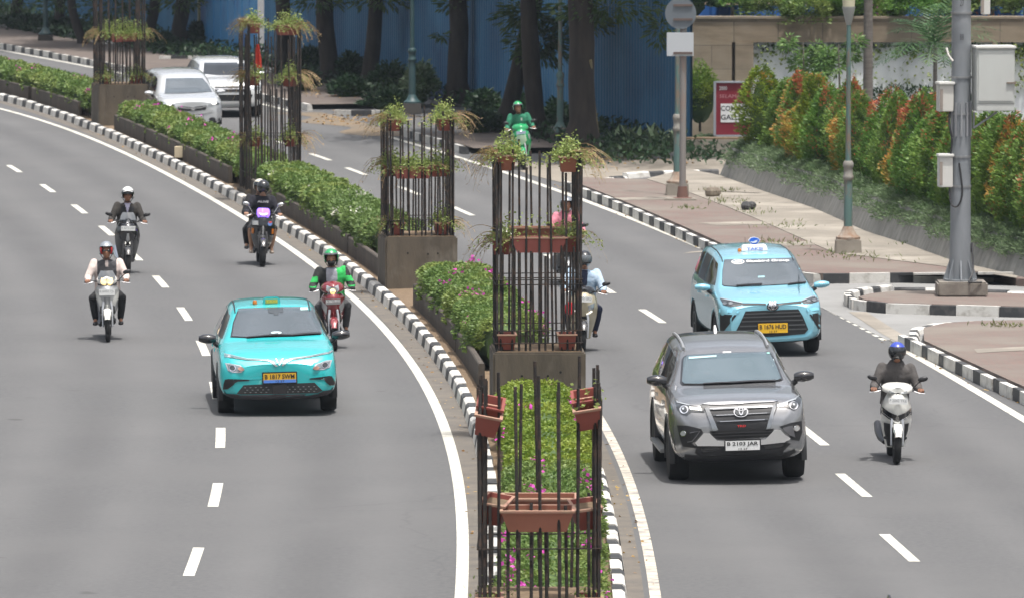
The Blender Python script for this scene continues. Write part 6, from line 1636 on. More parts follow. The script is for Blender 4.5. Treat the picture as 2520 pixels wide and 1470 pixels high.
patch(pj, circ(933, 880, 50, 35, 22), 'emblem', chrome, em, .034, .01, 1); patch(pj, circ(933, 880, 42, 28, 22), 'emblem_field', black_trim, em, .046, .004, 1)
for c, rx, ry in (((933, 880), 16, 27), ((933, 868), 36, 13)):
    q = circ(*c, rx, ry, 18); inn = circ(*c, rx * .64, ry * .66, 18)
    lay('emblem_ring', [pj.cast(*pj.ab(p)) for p in q + inn], [(i, (i + 1) % 18, 18 + (i + 1) % 18, 18 + i) for i in range(18)], [], chrome, em, .054, 0)
patch(pj, [(652, 926), (860, 918), (935, 928), (1010, 914), (1204, 908), (1250, 980), (1308, 1118), (1268, 1165), (940, 1192), (590, 1192), (548, 1140), (600, 1040)], 'grille', mat('grille_black', (.016, .018, .02), .5), bt, .012, .02, 4)
for a, b2 in (((650, 955), (1215, 938)), ((625, 990), (1232, 975)), ((612, 1032), (1250, 1020)), ((592, 1082), (1275, 1068)), ((575, 1128), (1290, 1112))):
    patch(pj, band([a, b2], 13), 'grille_slat', mat('slat_grey', (.10, .105, .11), .3, .4), bt, .022, .02, 4)
for q in ([(390, 955), (560, 966), (430, 1132), (390, 1122)], [(1320, 964), (1442, 942), (1440, 1108), (1416, 1118)]): patch(pj, q, 'air_vent', black_trim, bt, .008, .02, 2)
for q in ([(385, 900), (590, 925), (575, 945), (385, 935)], [(1290, 905), (1450, 880), (1450, 915), (1300, 932)]): patch(pj, q, 'bumper_crease', mat('crease_blue', (.22, .56, .70), .3), bt, .012, .01, 1)
patch(pj, [(560, 1200), (940, 1204), (1280, 1190), (1345, 1140), (1362, 1150), (1300, 1212), (940, 1228), (560, 1222)], 'bumper_lip', lblue, bt, .03, .03, 2)
patch(pj, [(560, 1246), (940, 1250), (1300, 1240), (1450, 1180), (1450, 1215), (1300, 1268), (560, 1275)], 'bumper_skirt', black_trim, bt, .008, .02, 2)
plate(pj, bt, [(783, 1052), (1092, 1048), (1092, 1150), (783, 1155)], mat('plate_taxi_yellow', (.75, .44, .02), .5), 'B 1676 HUD', 0, 0, sub='10 27')
zr = 1.585
sg_w = mat('sign_box_white', (.70, .72, .74), .4)
MB().loft([[(-.22 * k, 1.35 - d * .5, z), (.22 * k, 1.35 - d * .5, z), (.22 * k, 1.35 + d, z), (-.22 * k, 1.35 + d, z)] for z, k, d in ((zr, 1, .14), (zr + .07, .96, .12), (zr + .115, .84, .08))]).build('roof_sign', sg_w, bt, 30, bevel=.01)
rs_o = [o for o in bt.children if o.name.startswith('roof_sign')][0]
flat_text('TAKSI', -.13, zr + .02, .26, .048, 1.272, mat('taksi_blue', (.05, .16, .55), .5), rs_o, bold=.02)
drop = [(-.10, .11), (-.06, .155), (0, .165), (.06, .15), (.105, .12), (.07, .06), (.02, .025), (-.02, .02), (-.06, .055)]
MB().prism([(x, zr + .075 + z) for x, z in drop], 1.33, 1.36).build('logo_plate', sg_w, rs_o, 0)
MB().prism([(x * .86, zr + .085 + z * .88) for x, z in drop], 1.324, 1.329).build('logo', mat('logo_blue', (.02, .13, .62), .4), rs_o, 0)
MB().prism([(x, zr + .085 + z) for x, z in ((-.07, .085), (-.02, .075), (.03, .10), (.075, .105), (.04, .088), (.055, .075), (.015, .055), (-.03, .055))], 1.318, 1.323).build('logo_bird', white_p, rs_o, 0)
MB().lathe([(.03, 0), (.03, .035), (.02, .055), (0, .06)], 12, (-.25, 1.32, zr)).build('beacon', amber, bt)
MB().tube([(-.12, 1.5, zr + .02), (-.125, 1.55, zr + .22)], .004, 5).build('aerial', black_trim, bt)
for y in (.80, 3.55): arch(bt, y - .80, .325, .35, .852, mat('arch_trim_black', (.01, .01, .011), .8), .035)  # black trim ring around the wheel housing edge

# --- silver MPV far away -----------------------------------------------------------------
mpv_silver = paint('paint_bright_silver', (.58, .60, .62), .4, .22)
mp, b_, pj = car('people_carrier', 'silver people carrier beside the farthest pedestal', 462, 327, R(10.5), R(.8), .80, mpv_st, mpv_silver, [.80, 3.5], 1.47, .31, .19,
                 (283, 1432, 1010, .17, .045), .385)
ws = [(1222, 592), (1400, 590), (1500, 592), (1540, 635), (1578, 694), (1480, 700), (1350, 706), (1218, 706)]
patch(pj, ws, 'windscreen_border', gloss_black, mp, .003, .02, 4); patch(pj, ws, 'windscreen', glass_m, mp, .010, .003, 4)
side_windows(pj, mp, [[(1.25, 1.10), (1.75, 1.42), (2.25, 1.50), (2.25, 1.10)], [(2.33, 1.10), (2.33, 1.50), (3.05, 1.53), (3.15, 1.12)], [(3.25, 1.14), (3.2, 1.53), (3.8, 1.48), (3.95, 1.2)]], .80)
mirror(mp, .97, .42, 1.05, mpv_silver, .22, .13)
for q in ([(1205, 762), (1225, 768), (1300, 790), (1318, 815), (1280, 812), (1225, 790)], [(1640, 745), (1620, 765), (1560, 785), (1545, 805), (1590, 800), (1635, 780)]):
    hl = patch(pj, q, 'headlight', lamp_clear, mp, .008, .02, 2)
    c = (sum(p[0] for p in q) / 6, sum(p[1] for p in q) / 6); patch(pj, circ(*c, 18, 10), 'lens', lamp_on, hl, .014, .006, 0); patch(pj, circ(c[0] + 26, c[1] + 4, 12, 7), 'lens', lamp_dark, hl, .014, .006, 0)
patch(pj, [(1320, 800), (1440, 808), (1545, 795), (1535, 828), (1440, 838), (1335, 836)], 'grille', gloss_black, mp, .01, .02, 3)
patch(pj, band([(1325, 806), (1385, 815), (1440, 817), (1500, 812), (1542, 800)], 9), 'grille_bar', chrome, mp, .02, .02, 2)
patch(pj, circ(1440, 820, 16, 14), 'emblem', chrome, mp, .03, .02, 0)
patch(pj, [(1230, 842), (1440, 862), (1640, 830), (1640, 838), (1440, 874), (1232, 850)], 'bumper_crease', mat('crease_silver', (.42, .43, .44), .4, .4), mp, .01, .01, 2)
plate(pj, mp, [(1388, 868), (1512, 864), (1512, 902), (1388, 905)], mat('plate_pale', (.5, .5, .5), .5), 'B 1190 TKO', 0, 0)
patch(pj, [(1240, 905), (1380, 925), (1530, 925), (1640, 890), (1640, 915), (1530, 950), (1300, 945)], 'lower_grille', black_trim, mp, .01, .02, 2)
patch(pj, circ(1585, 900, 26, 14), 'fog_recess', black_trim, mp, .012, .01, 1)
for y in (.80, 3.5): arch(mp, y - .80, .31, .335, .852, MATS['arch_trim_black'], .03)

# --- white SUV half hidden behind the tallest cage --------------------------------------------
white_c = paint('paint_white', (.66, .68, .69), .15, .25)
sv, b_, pj = car('suv', 'white SUV half hidden behind the tallest rebar cage', 562, 287, R(9), R(.6), .93, suv_st, white_c, [.93, 3.6], 1.54, .36, .25, (1, 0, 0, 0, 0), .44)
sv.scale = (.98, .98, .90)
pj.up = 1; pj.cy = 0
FP = lambda poly, nm, m_, o=.008, t=.02, c=3: patch(pj, poly, nm, m_, sv, o, t, c)
FP([(-.66, 1.30), (-.56, 1.62), (.56, 1.62), (.66, 1.30), (.3, 1.26), (-.3, 1.26)], 'windscreen', glass_dark)
side_windows(pj, sv, [[(1.62, 1.24), (2.12, 1.56), (2.66, 1.63), (2.66, 1.24)], [(2.74, 1.24), (2.74, 1.63), (3.42, 1.66), (3.52, 1.26)], [(3.60, 1.28), (3.52, 1.655), (4.15, 1.62), (4.32, 1.34)]], .93)
for s_ in (-1, 1):
    hl = FP([(s_ * .84, 1.0), (s_ * .52, .94), (s_ * .50, .88), (s_ * .70, .84), (s_ * .85, .90)], 'headlight', lamp_clear)
    patch(pj, circ(s_ * .68, .92, .05, .04), 'lens', lamp_dark, hl, .016, .01, 0)
    FP([(s_ * .80, .74), (s_ * .62, .72), (s_ * .66, .56), (s_ * .80, .56)], 'fog_recess', black_trim)
FP([(-.50, .97), (.50, .97), (.48, .80), (-.48, .80)], 'grille', black_trim, .012); FP([(-.50, .90), (.50, .90), (.50, .875), (-.50, .875)], 'grille_bar', chrome, .03)
FP([(-.58, .72), (.58, .72), (.50, .52), (-.50, .52)], 'lower_grille', gloss_black, .012)
FP([(-.62, .50), (.62, .50), (.58, .44), (-.58, .44)], 'bumper_guard', mat('guard_silver', (.46, .46, .46), .35, .6), .02)
mirror(sv, 1.0, .58, 1.28, white_c, .25, .15)
for y in (.93, 3.6): arch(sv, y - .93, .36, .40, .915, MATS['arch_trim_black'], .04)

# --- car just entering at the lower right: only its roof reaches into the picture -------------------
p = at_y(2265, 1469, 86.0)
lc, b_, pj = car('car', 'dark car at the bottom right edge of which only the roof fin shows', 1, 1, R(1.5), 0, .80, mpv_st, paint('paint_dark_grey', (.06, .065, .07), .3), [.80, 3.55], 1.49, .325, .20, (1, 0, 0, 0, 0), .40)
zroof = 1.70
pp = at_y(2265, 1466.5, 83.5)
yy = 83.5
for _ in range(8):
    d = sight(2265, 1466.5); t = (zroof - CAMH) / d.z; yy = d.y * t; xx = d.x * t
lc.location = (xx, yy - 2.45, 0)
MB().loft([[(-.25 + -.03 * k, 2.1 + e, z), (-.25 + .03 * k, 2.1 + e, z), (-.25 + .03 * k, 2.3, z), (-.25 - .03 * k, 2.3, z)] for z, k, e in ((1.62, 1.3, -.02), (1.67, 1, .03), (1.715, .5, .08), (1.74, .3, .12))]).build('antenna_fin', gloss_black, lc)
side_windows(pj, lc, [[(1.25, 1.10), (1.75, 1.42), (2.25, 1.50), (2.25, 1.10)], [(2.33, 1.10), (2.33, 1.50), (3.05, 1.53), (3.15, 1.12)]], .80)
pj.up = 1; patch(pj, [(-.66, 1.14), (-.57, 1.46), (.57, 1.46), (.66, 1.14)], 'windscreen', glass_m, lc)
# ------------------------------------------------------------------ scooters and riders
def fuse(mb, name, mats, parent, voxel=.016, smooth=6, matfn=None, label=None):
    """overlapping limbs melted into one continuous skin"""
    me = bpy.data.meshes.new(name); me.from_pydata(mb.v, [], mb.f)
    bm = bmesh.new(); bm.from_mesh(me); bmesh.ops.recalc_face_normals(bm, faces=bm.faces); bm.to_mesh(me); bm.free()
    t = bpy.data.objects.new('tmp', me); COL.objects.link(t)
    r = t.modifiers.new('r', 'REMESH'); r.mode = 'VOXEL'; r.voxel_size = voxel
    s = t.modifiers.new('s', 'SMOOTH'); s.iterations = smooth; s.factor = .5
    dg = bpy.context.evaluated_depsgraph_get()
    out = bpy.data.meshes.new_from_object(t.evaluated_get(dg)); out.name = name
    bpy.data.objects.remove(t); bpy.data.meshes.remove(me)
    out.materials.clear()
    if not isinstance(mats, (list, tuple)): mats = [mats]
    for m_ in mats: out.materials.append(m_)
    if matfn:
        out.polygons.foreach_set('material_index', [matfn(p.center) for p in out.polygons])
    finish(out, 0); out.polygons.foreach_set('use_smooth', [True] * len(out.polygons))
    o = link(name, out, parent)
    if label: o["label"] = label
    return o
def ell(mb, c, r, n=16, m=10, mi=0): return mb.ball(c, r, mi, n, m)
def limb(mb, pts, rad, n=12):
    mb.tube(pts, rad, n)
    for p, r in zip(pts, rad):
        r_ = r if not isinstance(r, tuple) else min(r)
        mb.ball(p, r_ * .99, 0, 10, 7)
LEAN = 0.0
skin_m = mat('skin_brown', (.30, .145, .085), .55, col2=(.26, .12, .07), scale=8)
skin_l = mat('skin_tan', (.42, .24, .155), .55)
def cloth(name, c, c2=None): return mat('cloth_' + name, c, .9, col2=c2 or tuple(q * .72 for q in c), scale=9, lo=.4, hi=.7, bump=.9, bscale=11)

def person(label, root_loc, yaw, cfg, group=None):
    """seated rider in scooter space: x to the right of the picture, -y towards the camera"""
    root = thing('person', label, 'person', root_loc, yaw, group); root.rotation_euler = (0, LEAN, yaw)
    g_ = cfg
    dy = g_.get('dy', 0); lean = g_.get('lean', 0); wid = g_.get('w', 1.0)
    sk = g_.get('skin', skin_m)
    hip = Vector((0, .16 + dy, .80)); chest = Vector((0, .12 + dy - lean * .5, 1.14)); neck = Vector((0, .08 + dy - lean, 1.335)); head = Vector((g_.get('hx', 0), .02 + dy - lean, 1.475))
    sh = .188 * wid
    hands = g_.get('hands', [(-.325, -.27, .985), (.325, -.27, .985)])
    el = g_.get('elbows', [(-.292, -.0 + dy * .5, 1.03), (.292, -.0 + dy * .5, 1.03)])
    kn = g_.get('knees', [(-.16, -.22, .70), (.16, -.22, .70)]); an = g_.get('ankles', [(-.115, -.10, .40), (.115, -.10, .40)])
    shorts = g_.get('shorts', False)
    # continuous body
    mb = MB()
    mb.loft([[(c.x + rx * math.cos(a), c.y + ry * math.sin(a), c.z) for a in np.linspace(0, 2 * math.pi, 18, endpoint=False)] for c, rx, ry in
             ((hip + Vector((0, 0, -.06)), .13 * wid, .11), (hip, .165 * wid, .13), (hip.lerp(chest, .5), .145 * wid, .11), (chest, .175 * wid, .12), (chest.lerp(neck, .6), .165 * wid, .10), (neck + Vector((0, 0, -.01)), .065, .065), (neck + Vector((0, 0, .05)), .055, .058))])
    limb(mb, [neck - Vector((0, 0, .04)), head - Vector((0, 0, .03))], [.056, .054])
    ell(mb, head, (.078, .098, .115)); ell(mb, head + Vector((0, -.045, -.055)), (.055, .055, .06))       # skull and jaw
    ell(mb, head + Vector((0, -.102, -.02)), (.014, .02, .026))                                                 # nose
    for s in (-1, 1):
        ell(mb, head + Vector((s * .079, .01, -.015)), (.012, .02, .03)); ell(mb, head + Vector((s * .032, -.088, .005)), (.016, .012, .010))
    ell(mb, head + Vector((0, -.094, -.062)), (.026, .012, .008))
    for i, s in enumerate((-1, 1)):
        S = Vector((s * sh, chest.y - .0 - lean * .4, 1.275)); E = Vector(el[i]); H = Vector(hands[i]); W = H + (E - H).normalized() * .085
        limb(mb, [S, S.lerp(E, .5), E, E.lerp(W, .4), W], [.058, .050, .043, .042, .028])
        K = Vector(kn[i]); A = Vector(an[i]); Hp = hip + Vector((s * .085, -.02, -.02))
        limb(mb, [Hp, Hp.lerp(K, .5), K, K.lerp(A, .35), A], [.088, .078, .058, .056, .036])
        limb(mb, [A, A + Vector((s * .01, -.09, -.055))], [.036, .03])
    body = fuse(mb, 'body', sk, root, .015, 4)
    # hands: palm on the grip, four curled fingers, thumb underneath
    for i, s in enumerate((-1, 1)):
        H = Vector(hands[i]); mbh = MB()
        mbh.ball(H + Vector((0, .015, .02)), (.045, .035, .022), 0, 10, 6)
        for k, (fx, L) in enumerate(((-.033, 1.0), (-.011, 1.1), (.011, 1.05), (.033, .85))):
            p = H + Vector((fx, -.015, .026)); mbh.tube([p, p + Vector((0, -.032 * L, -.004)), p + Vector((0, -.042 * L, -.030 * L)), p + Vector((0, -.018, -.048 * L))], [.0105, .0098, .009, .007], 7)
        p = H + Vector((-s * .036, .012, .006)); mbh.tube([p, p + Vector((-s * .016, -.018, -.016)), p + Vector((-s * .012, -.038, -.03))], [.012, .0105, .008], 7)
        hm = g_.get('glove') or sk
        if g_.get('glove'): mbh.build('glove', hm, root, 60)
        else:
            # same skin, joined into the body mesh
            o2 = mbh.build('hand_tmp', sk, None, 60); b1 = bmesh.new(); b1.from_mesh(body.data); b1.from_mesh(o2.data); b1.to_mesh(body.data); b1.free()
            body.data.polygons.foreach_set('use_smooth', [True] * len(body.data.polygons)); bpy.data.objects.remove(o2)
    # upper garment
    jb = MB(); e = g_.get('bulk', .02)
    jb.loft([[(c.x + rx * math.cos(a), c.y + ry * math.sin(a), c.z) for a in np.linspace(0, 2 * math.pi, 20, endpoint=False)] for c, rx, ry in
             ((hip + Vector((0, 0, -.04)), .175 * wid + e, .14 + e), (hip.lerp(chest, .25), .165 * wid + e, .135 + e), (hip.lerp(chest, .7), .165 * wid + e, .125 + e), (chest, .182 * wid + e, .128 + e), (chest.lerp(neck, .55), .172 * wid + e, .105 + e), (chest.lerp(neck, .85), .12 * wid, .085 + e), (neck + Vector((0, .0, .0)), .070, .072))])
    for i, s in enumerate((-1, 1)):
        S = Vector((s * sh, chest.y - lean * .4, 1.275)); E = Vector(el[i]); H = Vector(hands[i]); W = H + (E - H).normalized() * .085
        if g_.get('sleeve', 'long') == 'long': limb(jb, [S, S.lerp(E, .5), E + Vector((s * .01, 0, -.015)), E.lerp(W, .45), E.lerp(W, .92)], [.058 + e * .6, .053 + e * .6, .050 + e * .6, .045 + e * .5, .037 + e * .3])
        else: limb(jb, [S, S.lerp(E, .5), S.lerp(E, .8)], [.060 + e * .6, .058 + e * .8, .060 + e])
    if g_.get('hood'): jb.loft([[(neck.x + r * math.cos(a), neck.y + .02 + r * math.sin(a), neck.z + z) for a in np.linspace(0, 2 * math.pi, 16, endpoint=False)] for r, z in ((.11, -.04), (.115, .01), (.09, .05))])
    fuse(jb, g_.get('top_name', 'jacket'), g_['top'], root, .017, 4, g_.get('topfn'))
    # trousers
    tb = MB()
    tb.loft([[(c.x + rx * math.cos(a), c.y + ry * math.sin(a), c.z) for a in np.linspace(0, 2 * math.pi, 16, endpoint=False)] for c, rx, ry in ((hip + Vector((0, 0, -.10)), .12, .11), (hip + Vector((0, 0, -.03)), .178 * wid, .15), (hip + Vector((0, 0, .07)), .165 * wid, .13))])
    for i, s in enumerate((-1, 1)):
        K = Vector(kn[i]); A = Vector(an[i]); Hp = hip + Vector((s * .085, -.02, -.02))
        if shorts: limb(tb, [Hp, Hp.lerp(K, .5), Hp.lerp(K, .92)], [.102, .094, .082])
        else: limb(tb, [Hp, Hp.lerp(K, .5), K, K.lerp(A, .4), A + Vector((0, 0, .02))], [.102, .092, .074, .068, .056])
    fuse(tb, 'shorts' if shorts else 'trousers', g_['trousers'], root, .018, 4)
    for i, s in enumerate((-1, 1)):
        A = Vector(an[i]); sb = MB(); f_ = A + Vector((s * .005, -.05, -.07))
        sb.loft([[(f_.x + rx * math.cos(a), f_.y + y_, f_.z + max(-.028, rz * math.sin(a))) for a in np.linspace(0, 2 * math.pi, 12, endpoint=False)] for y_, rx, rz in ((-.135, .018, .012), (-.12, .038, .024), (-.05, .046, .036), (.03, .042, .052), (.085, .040, .058), (.11, .025, .04))])
        sb.build('shoe', g_.get('shoes', black_trim), root, 60)
    # helmet
    hb = g_['helmet']; c = head + Vector((0, .012, .030)); r = (.126, .150, .140)
    style = g_.get('style', 'open'); hm = MB()
    if style == 'full': keep = lambda ph, az: not (62 < ph < 104 and abs(az) < 58) and ph < 146
    else: keep = lambda ph, az: ph < 66 or (ph < 128 and abs(az) > 62)
    N_ = 36
    hm.ball(c, r, 0, N_, 22, keep); hm.ball(c, tuple(q * .90 for q in r), 1, N_, 22, keep)
    inner = mat('helmet_lining', (.03, .03, .032), .9)
    h_o = hm.build('helmet', [hb, inner, g_.get('helmet2', hb)], root, 60)
    if g_.get('helmfn'): h_o.data.polygons.foreach_set('material_index', [1 if p.material_index == 1 else g_['helmfn'](p.center - c) for p in h_o.data.polygons])
    rim = MB()
    a0 = 58 if style == 'full' else 62
    vis = g_.get('visor')
    if vis:
        v = MB(); lo_, hi_ = (60, 106) if style == 'full' else g_.get('visrange', (52, 84))
        v.ball(c, tuple(q * 1.025 for q in r), 0, 36, 30, lambda ph, az: lo_ < ph < hi_ and abs(az) < 66); v.build('visor', vis, h_o, 60)
    if g_.get('lining'):
        v = MB(); v.ball(c, tuple(q * .96 for q in r), 0, 36, 22, lambda ph, az: 72 < ph < 124 and 40 < abs(az) < 66); v.build('cheek_pad', g_['lining'], h_o, 60)
    if g_.get('peak'):
        MB().loft([[(c.x + x * k, c.y - .13 - d, c.z + .055 - d * .15 + z) for x, z in ((-.10, 0), (0, .02), (.10, 0), (0, .012))] for k, d in ((1, 0), (.85, .05))]).build('peak', hb, h_o, 60)
    st_ = MB()
    for s in (-1, 1): st_.tube([c + Vector((s * .115, -.02, -.06)), head + Vector((s * .06, -.04, -.115)), head + Vector((0, -.055, -.125))], .007, 5)
    if style != 'full': st_.build('chin_strap', black_trim, h_o)
    if g_.get('mask'):
        v = MB(); v.ball(head + Vector((0, -.045, -.062)), (.066, .070, .066), 0, 16, 12, lambda ph, az: abs(az) < 85 and 25 < ph < 160); v.build('face_mask', g_['mask'], root, 60)
    if g_.get('glasses'):
        v = MB()
        for s in (-1, 1): v.ball(head + Vector((s * .034, -.094, .012)), (.030, .012, .020), 0, 10, 6)
        v.tube([head + Vector((-.07, -.06, .015)), head + Vector((0, -.108, .016)), head + Vector((.07, -.06, .015))], .005, 5); v.build('sunglasses', gloss_black, root, 60)
    else:
        v = MB()
        for s in (-1, 1): v.ball(head + Vector((s * .032, -.094, .006)), (.011, .008, .007), 0, 8, 5)
        v.build('eyes', mat('eye_dark', (.03, .02, .018), .3), root, 60)
    return root

black_pl = mat('scooter_black_plastic', (.018, .018, .02), .55)
fork_m = mat('fork_metal', (.42, .43, .44), .3, .8)
def scooter(label, loc, yaw, cfg, group=None, name='motor_scooter'):
    g_ = cfg; root = thing(name, label, 'motorbike', loc, yaw, group); root.rotation_euler = (0, LEAN, yaw)
    bodym = g_['body']; R_ = g_.get('r', .255); tw = g_.get('tw', .10)
    ST = g_.get('steer', 0)
    Ry, Fy = .66, -.62
    def tyre(y, nm):
        t = MB(); rw = R_; t.lathe([(rw - .075, -tw * .35), (rw - .05, -tw * .5), (rw - .02, -tw * .46), (rw, -tw * .15), (rw, tw * .15), (rw - .02, tw * .46), (rw - .05, tw * .5), (rw - .075, tw * .35)], 30, (0, 0, 0), axis='X')
        o = t.build('wheel', tyre_m, root, 60, loc=(0, y, R_)); rb = MB()
        rb.lathe([(rw - .075, -.025), (rw - .075, .025), (rw - .09, .02), (rw - .09, -.02)], 26, axis='X'); rb.lathe([(.045, -.05), (.045, .05)], 12, axis='X')
        for k in range(6):
            a = k * math.pi / 3; rb.tube([(0, .03 * math.cos(a), .03 * math.sin(a)), (0, (rw - .08) * math.cos(a + .12), (rw - .08) * math.sin(a + .12))], [.016, .010], 6)
        rb.build('rim', g_.get('rim', mat('rim_dark', (.06, .06, .065), .4, .6)), o, 40); return o
    tyre(Fy, 'front'); tyre(Ry, 'rear')
    # fender
    mb = MB(); rings = []
    for k in range(11):
        a = R(28 + k * 12.5); w = .068 * (1 if 1 < k < 9 else .72); rr = R_ + .03
        c_, s_ = -math.cos(a), math.sin(a)
        rings.append([(x * w, Fy + c_ * (rr + d), R_ + s_ * (rr + d)) for x, d in ((-1, -.03), (-.8, .012), (0, .03), (.8, .012), (1, -.03), (0, .018))])
    mb.loft(rings[:g_.get('fender_n', 11)]); mb.build('front_fender', g_.get('fender', bodym), root, 50)
    # fork
    for s in (-1, 1):
        MB().tube([(s * .075, Fy, R_), (s * .078, Fy + .10, R_ + .30), (s * .06, Fy + .17, .66)], [.019, .021, .024], 8).build('fork_leg', g_.get('forkm', fork_m), root)
    # leg shield
    prof = g_.get('shield', [(.22, .14, -.30, -.22), (.34, .17, -.34, -.22), (.48, .205, -.41, -.23), (.60, .23, -.48, -.24), (.74, .24, -.53, -.24), (.84, .225, -.54, -.24), (.92, .195, -.515, -.24), (.985, .145, -.45, -.25)])
    zz_ = np.linspace(prof[0][0], prof[-1][0], 22); P_ = np.array(prof); rings = []
    ex = g_.get('shield_exp', 1.6)
    for z in zz_:
        w, yf, ys = (np.interp(z, P_[:, 0], P_[:, j]) for j in (1, 2, 3)); ring = []
        for t in np.linspace(-1, 1, 21): ring.append((w * t, yf + (ys - yf) * abs(t) ** (ex * 1.4), z))
        ring += [(w * .92 * t, ys + .03, z) for t in np.linspace(1, -1, 9)]
        rings.append(ring)
    sh = MB().loft(rings).build('leg_shield', bodym, root, 50)
    pj = Proj(sh, 1, 0, 0)
    Lp = lambda poly, nm, m_, o=.012, t=.014, c=4, par=None: patch(pj, poly, nm, m_, par or root, o, t, c)
    # underbody, floor, tail, seat
    MB().box((0, .06, .30), (.26, .62, .07)).build('floorboard', black_pl, root, bevel=.015)
    tl = []
    for y, w, z0, z1 in ((.02, .09, .34, .62), (.12, .13, .36, .72), (.35, .155, .40, .76), (.60, .15, .48, .78), (.85, .10, .60, .80), (1.0, .04, .70, .79)):
        tl.append([(x * w, y, z0 + (z1 - z0) * q) for x, q in ((-.6, 0), (-1, .35), (-1, .75), (-.75, 1), (.75, 1), (1, .75), (1, .35), (.6, 0))])
    MB().loft(tl).build('tail_body', g_.get('tail', bodym), root, 45)
    stt = []
    for y, w, z in ((-.02, .10, .735), (.1, .145, .765), (.35, .155, .775), (.5, .15, .80), (.85, .11, .81), (.95, .05, .80)):
        stt.append([(x * w, y, z + q) for x, q in ((-1, -.05), (-.95, -.01), (-.6, .012), (.6, .012), (.95, -.01), (1, -.05))])
    MB().loft(stt).build('seat', mat('seat_vinyl', (.02, .02, .022), .6), root, 45)
    MB().box((0, .40, .34), (.20, .5, .22)).build('engine', mat('engine_dark', (.04, .04, .042), .6, .4), root, bevel=.03)
    MB().tube([(-.13, .05, .24), (-.16, .4, .27), (-.17, .7, .33), (-.175, .98, .42)], [.03, .05, .06, .05], 10).build('exhaust', g_.get('exhaust', mat('exhaust_dark', (.05, .05, .055), .4, .6)), root)
    # bars
    hz, hy = .985, -.27
    MB().tube([(-.36, hy + .02, hz), (-.2, hy - .01, hz + .01), (0, hy - .05, hz + .0), (.2, hy - .01, hz + .01), (.36, hy + .02, hz)], .013, 8).build('handlebar', black_pl, root)
    for s in (-1, 1):
        MB().tube([(s * .26, hy, hz), (s * .375, hy + .02, hz)], .019, 8).build('grip', black_trim, root)
        MB().tube([(s * .23, hy - .03, hz - .0), (s * .30, hy - .06, hz - .02), (s * .385, hy - .045, hz - .03)], [.008, .008, .006], 6).build('brake_lever', chrome, root)
    if g_.get('mirrors', 1):
        mx, mz = g_.get('mpos', (.33, 1.13)); mm = g_.get('mirror', black_trim)
        for s in (-1, 1):
            if g_.get('one_mirror') and s != g_['one_mirror']: continue
            o = MB().tube([(s * .20, hy - .01, hz + .02), (s * (.2 + (mx - .2) * .6), hy - .02, mz - .05), (s * mx, hy - .02, mz - .02)], .008, 6).build('mirror_stalk', g_.get('stalk', black_trim), root)
            m2 = MB(); m2.loft([[(s * mx + x * .072 * k, hy - .02 + d, mz + .012 * x * s + z * .038 * k) for x, z in [(math.cos(a), math.sin(a)) for a in np.linspace(0, 2 * math.pi, 14, endpoint=False)]] for d, k in ((-.025, .5), (-.015, .9), (.01, 1.0), (.015, .9))])
            m2.build('mirror', mm, o, 50)
    # head cowl
    cw = g_.get('cowl', [(0, .05), (.3, .8), (.6, 1.0), (1, .85)])
    W_, cz, ch, cy = g_.get('cowl_w', .20), g_.get('cowl_z', 1.0), g_.get('cowl_h', .085), g_.get('cowl_y', -.46)
    rings = []
    for t in np.linspace(0, 1, 9):
        k = math.sin(math.pi * (.10 + .62 * t)) ** .55; y = cy + t * .26
        rings.append([(W_ * k * math.copysign(abs(math.cos(a)) ** .75, math.cos(a)) * (.78 + .22 * t), y + .03 * abs(math.cos(a)), cz + .02 * t + ch * k * (math.sin(a) if math.sin(a) > 0 else .75 * math.sin(a)) - .035 * abs(math.cos(a)) * (1 - t)) for a in np.linspace(0, 2 * math.pi, 20, endpoint=False)])
    co = MB().loft(rings).build('head_cowl', g_.get('cowlm', bodym), root, 50)
    pc = Proj(co, 1, 0, 0)
    Cp = lambda poly, nm, m_, o=.006, t=.012, c=2, par=None: patch(pc, poly, nm, m_, par or root, o, t, c)
    if g_.get('screen'):
        MB().loft([[(x * w, -.44 + d + .05 * abs(x), z) for x in (-1, -.6, -.2, .2, .6, 1)] + [(x * w * .97, -.432 + d + .05 * abs(x), z) for x in (1, .6, .2, -.2, -.6, -1)] for z, w, d in ((1.03, .15, 0), (1.10, .14, .03), (1.17, .10, .07))]).build('windscreen', g_['screen'], root, 50)
    if g_.get('plate'):
        px_, pz, pw, ph_ = g_['plate']
        h = pj.cast(px_, pz)[0]; y = min(pj.cast(px_ - pw / 2, pz)[0].y, h.y, pj.cast(px_ + pw / 2, pz)[0].y, pj.cast(px_, pz + ph_ * .4)[0].y, pj.cast(px_, pz - ph_ * .4)[0].y) - .02
        o = MB().box((px_, y, pz), (pw, .006, ph_)).build('number_plate', g_.get('platem', mat('bike_plate_white', (.64, .65, .64), .5)), root, bevel=.002)
        flat_text(g_.get('ptext', 'B 4171 KXZ'), px_ - pw * .45, pz - ph_ * .12, pw * .9, ph_ * .45, y - .0045, g_.get('pink', mat('plate_grey_ink', (.25, .26, .27), .6)), o)
    return root, Lp, Cp, pj, pc
def place(px, py, f, rel_yaw=0):
    """front tyre contact at the picture point; returns root position and yaw"""
    c = at(px, py); yaw = math.atan(-slope(f, c.y)) + rel_yaw
    # rotate() by +yaw about Z turns -y towards +x: road direction towards the camera is (-slope, -1)
    q = Matrix.Rotation(yaw, 3, 'Z') @ Vector((0, -.62, 0))
    return Vector((c.x - q.x, c.y - q.y, 0)), yaw
white_s = paint('scooter_white', (.70, .70, .66), 0, .3); black_s = paint('scooter_black', (.012, .013, .016), 0, .2); maroon = paint('scooter_maroon', (.20, .018, .025), .1, .25)
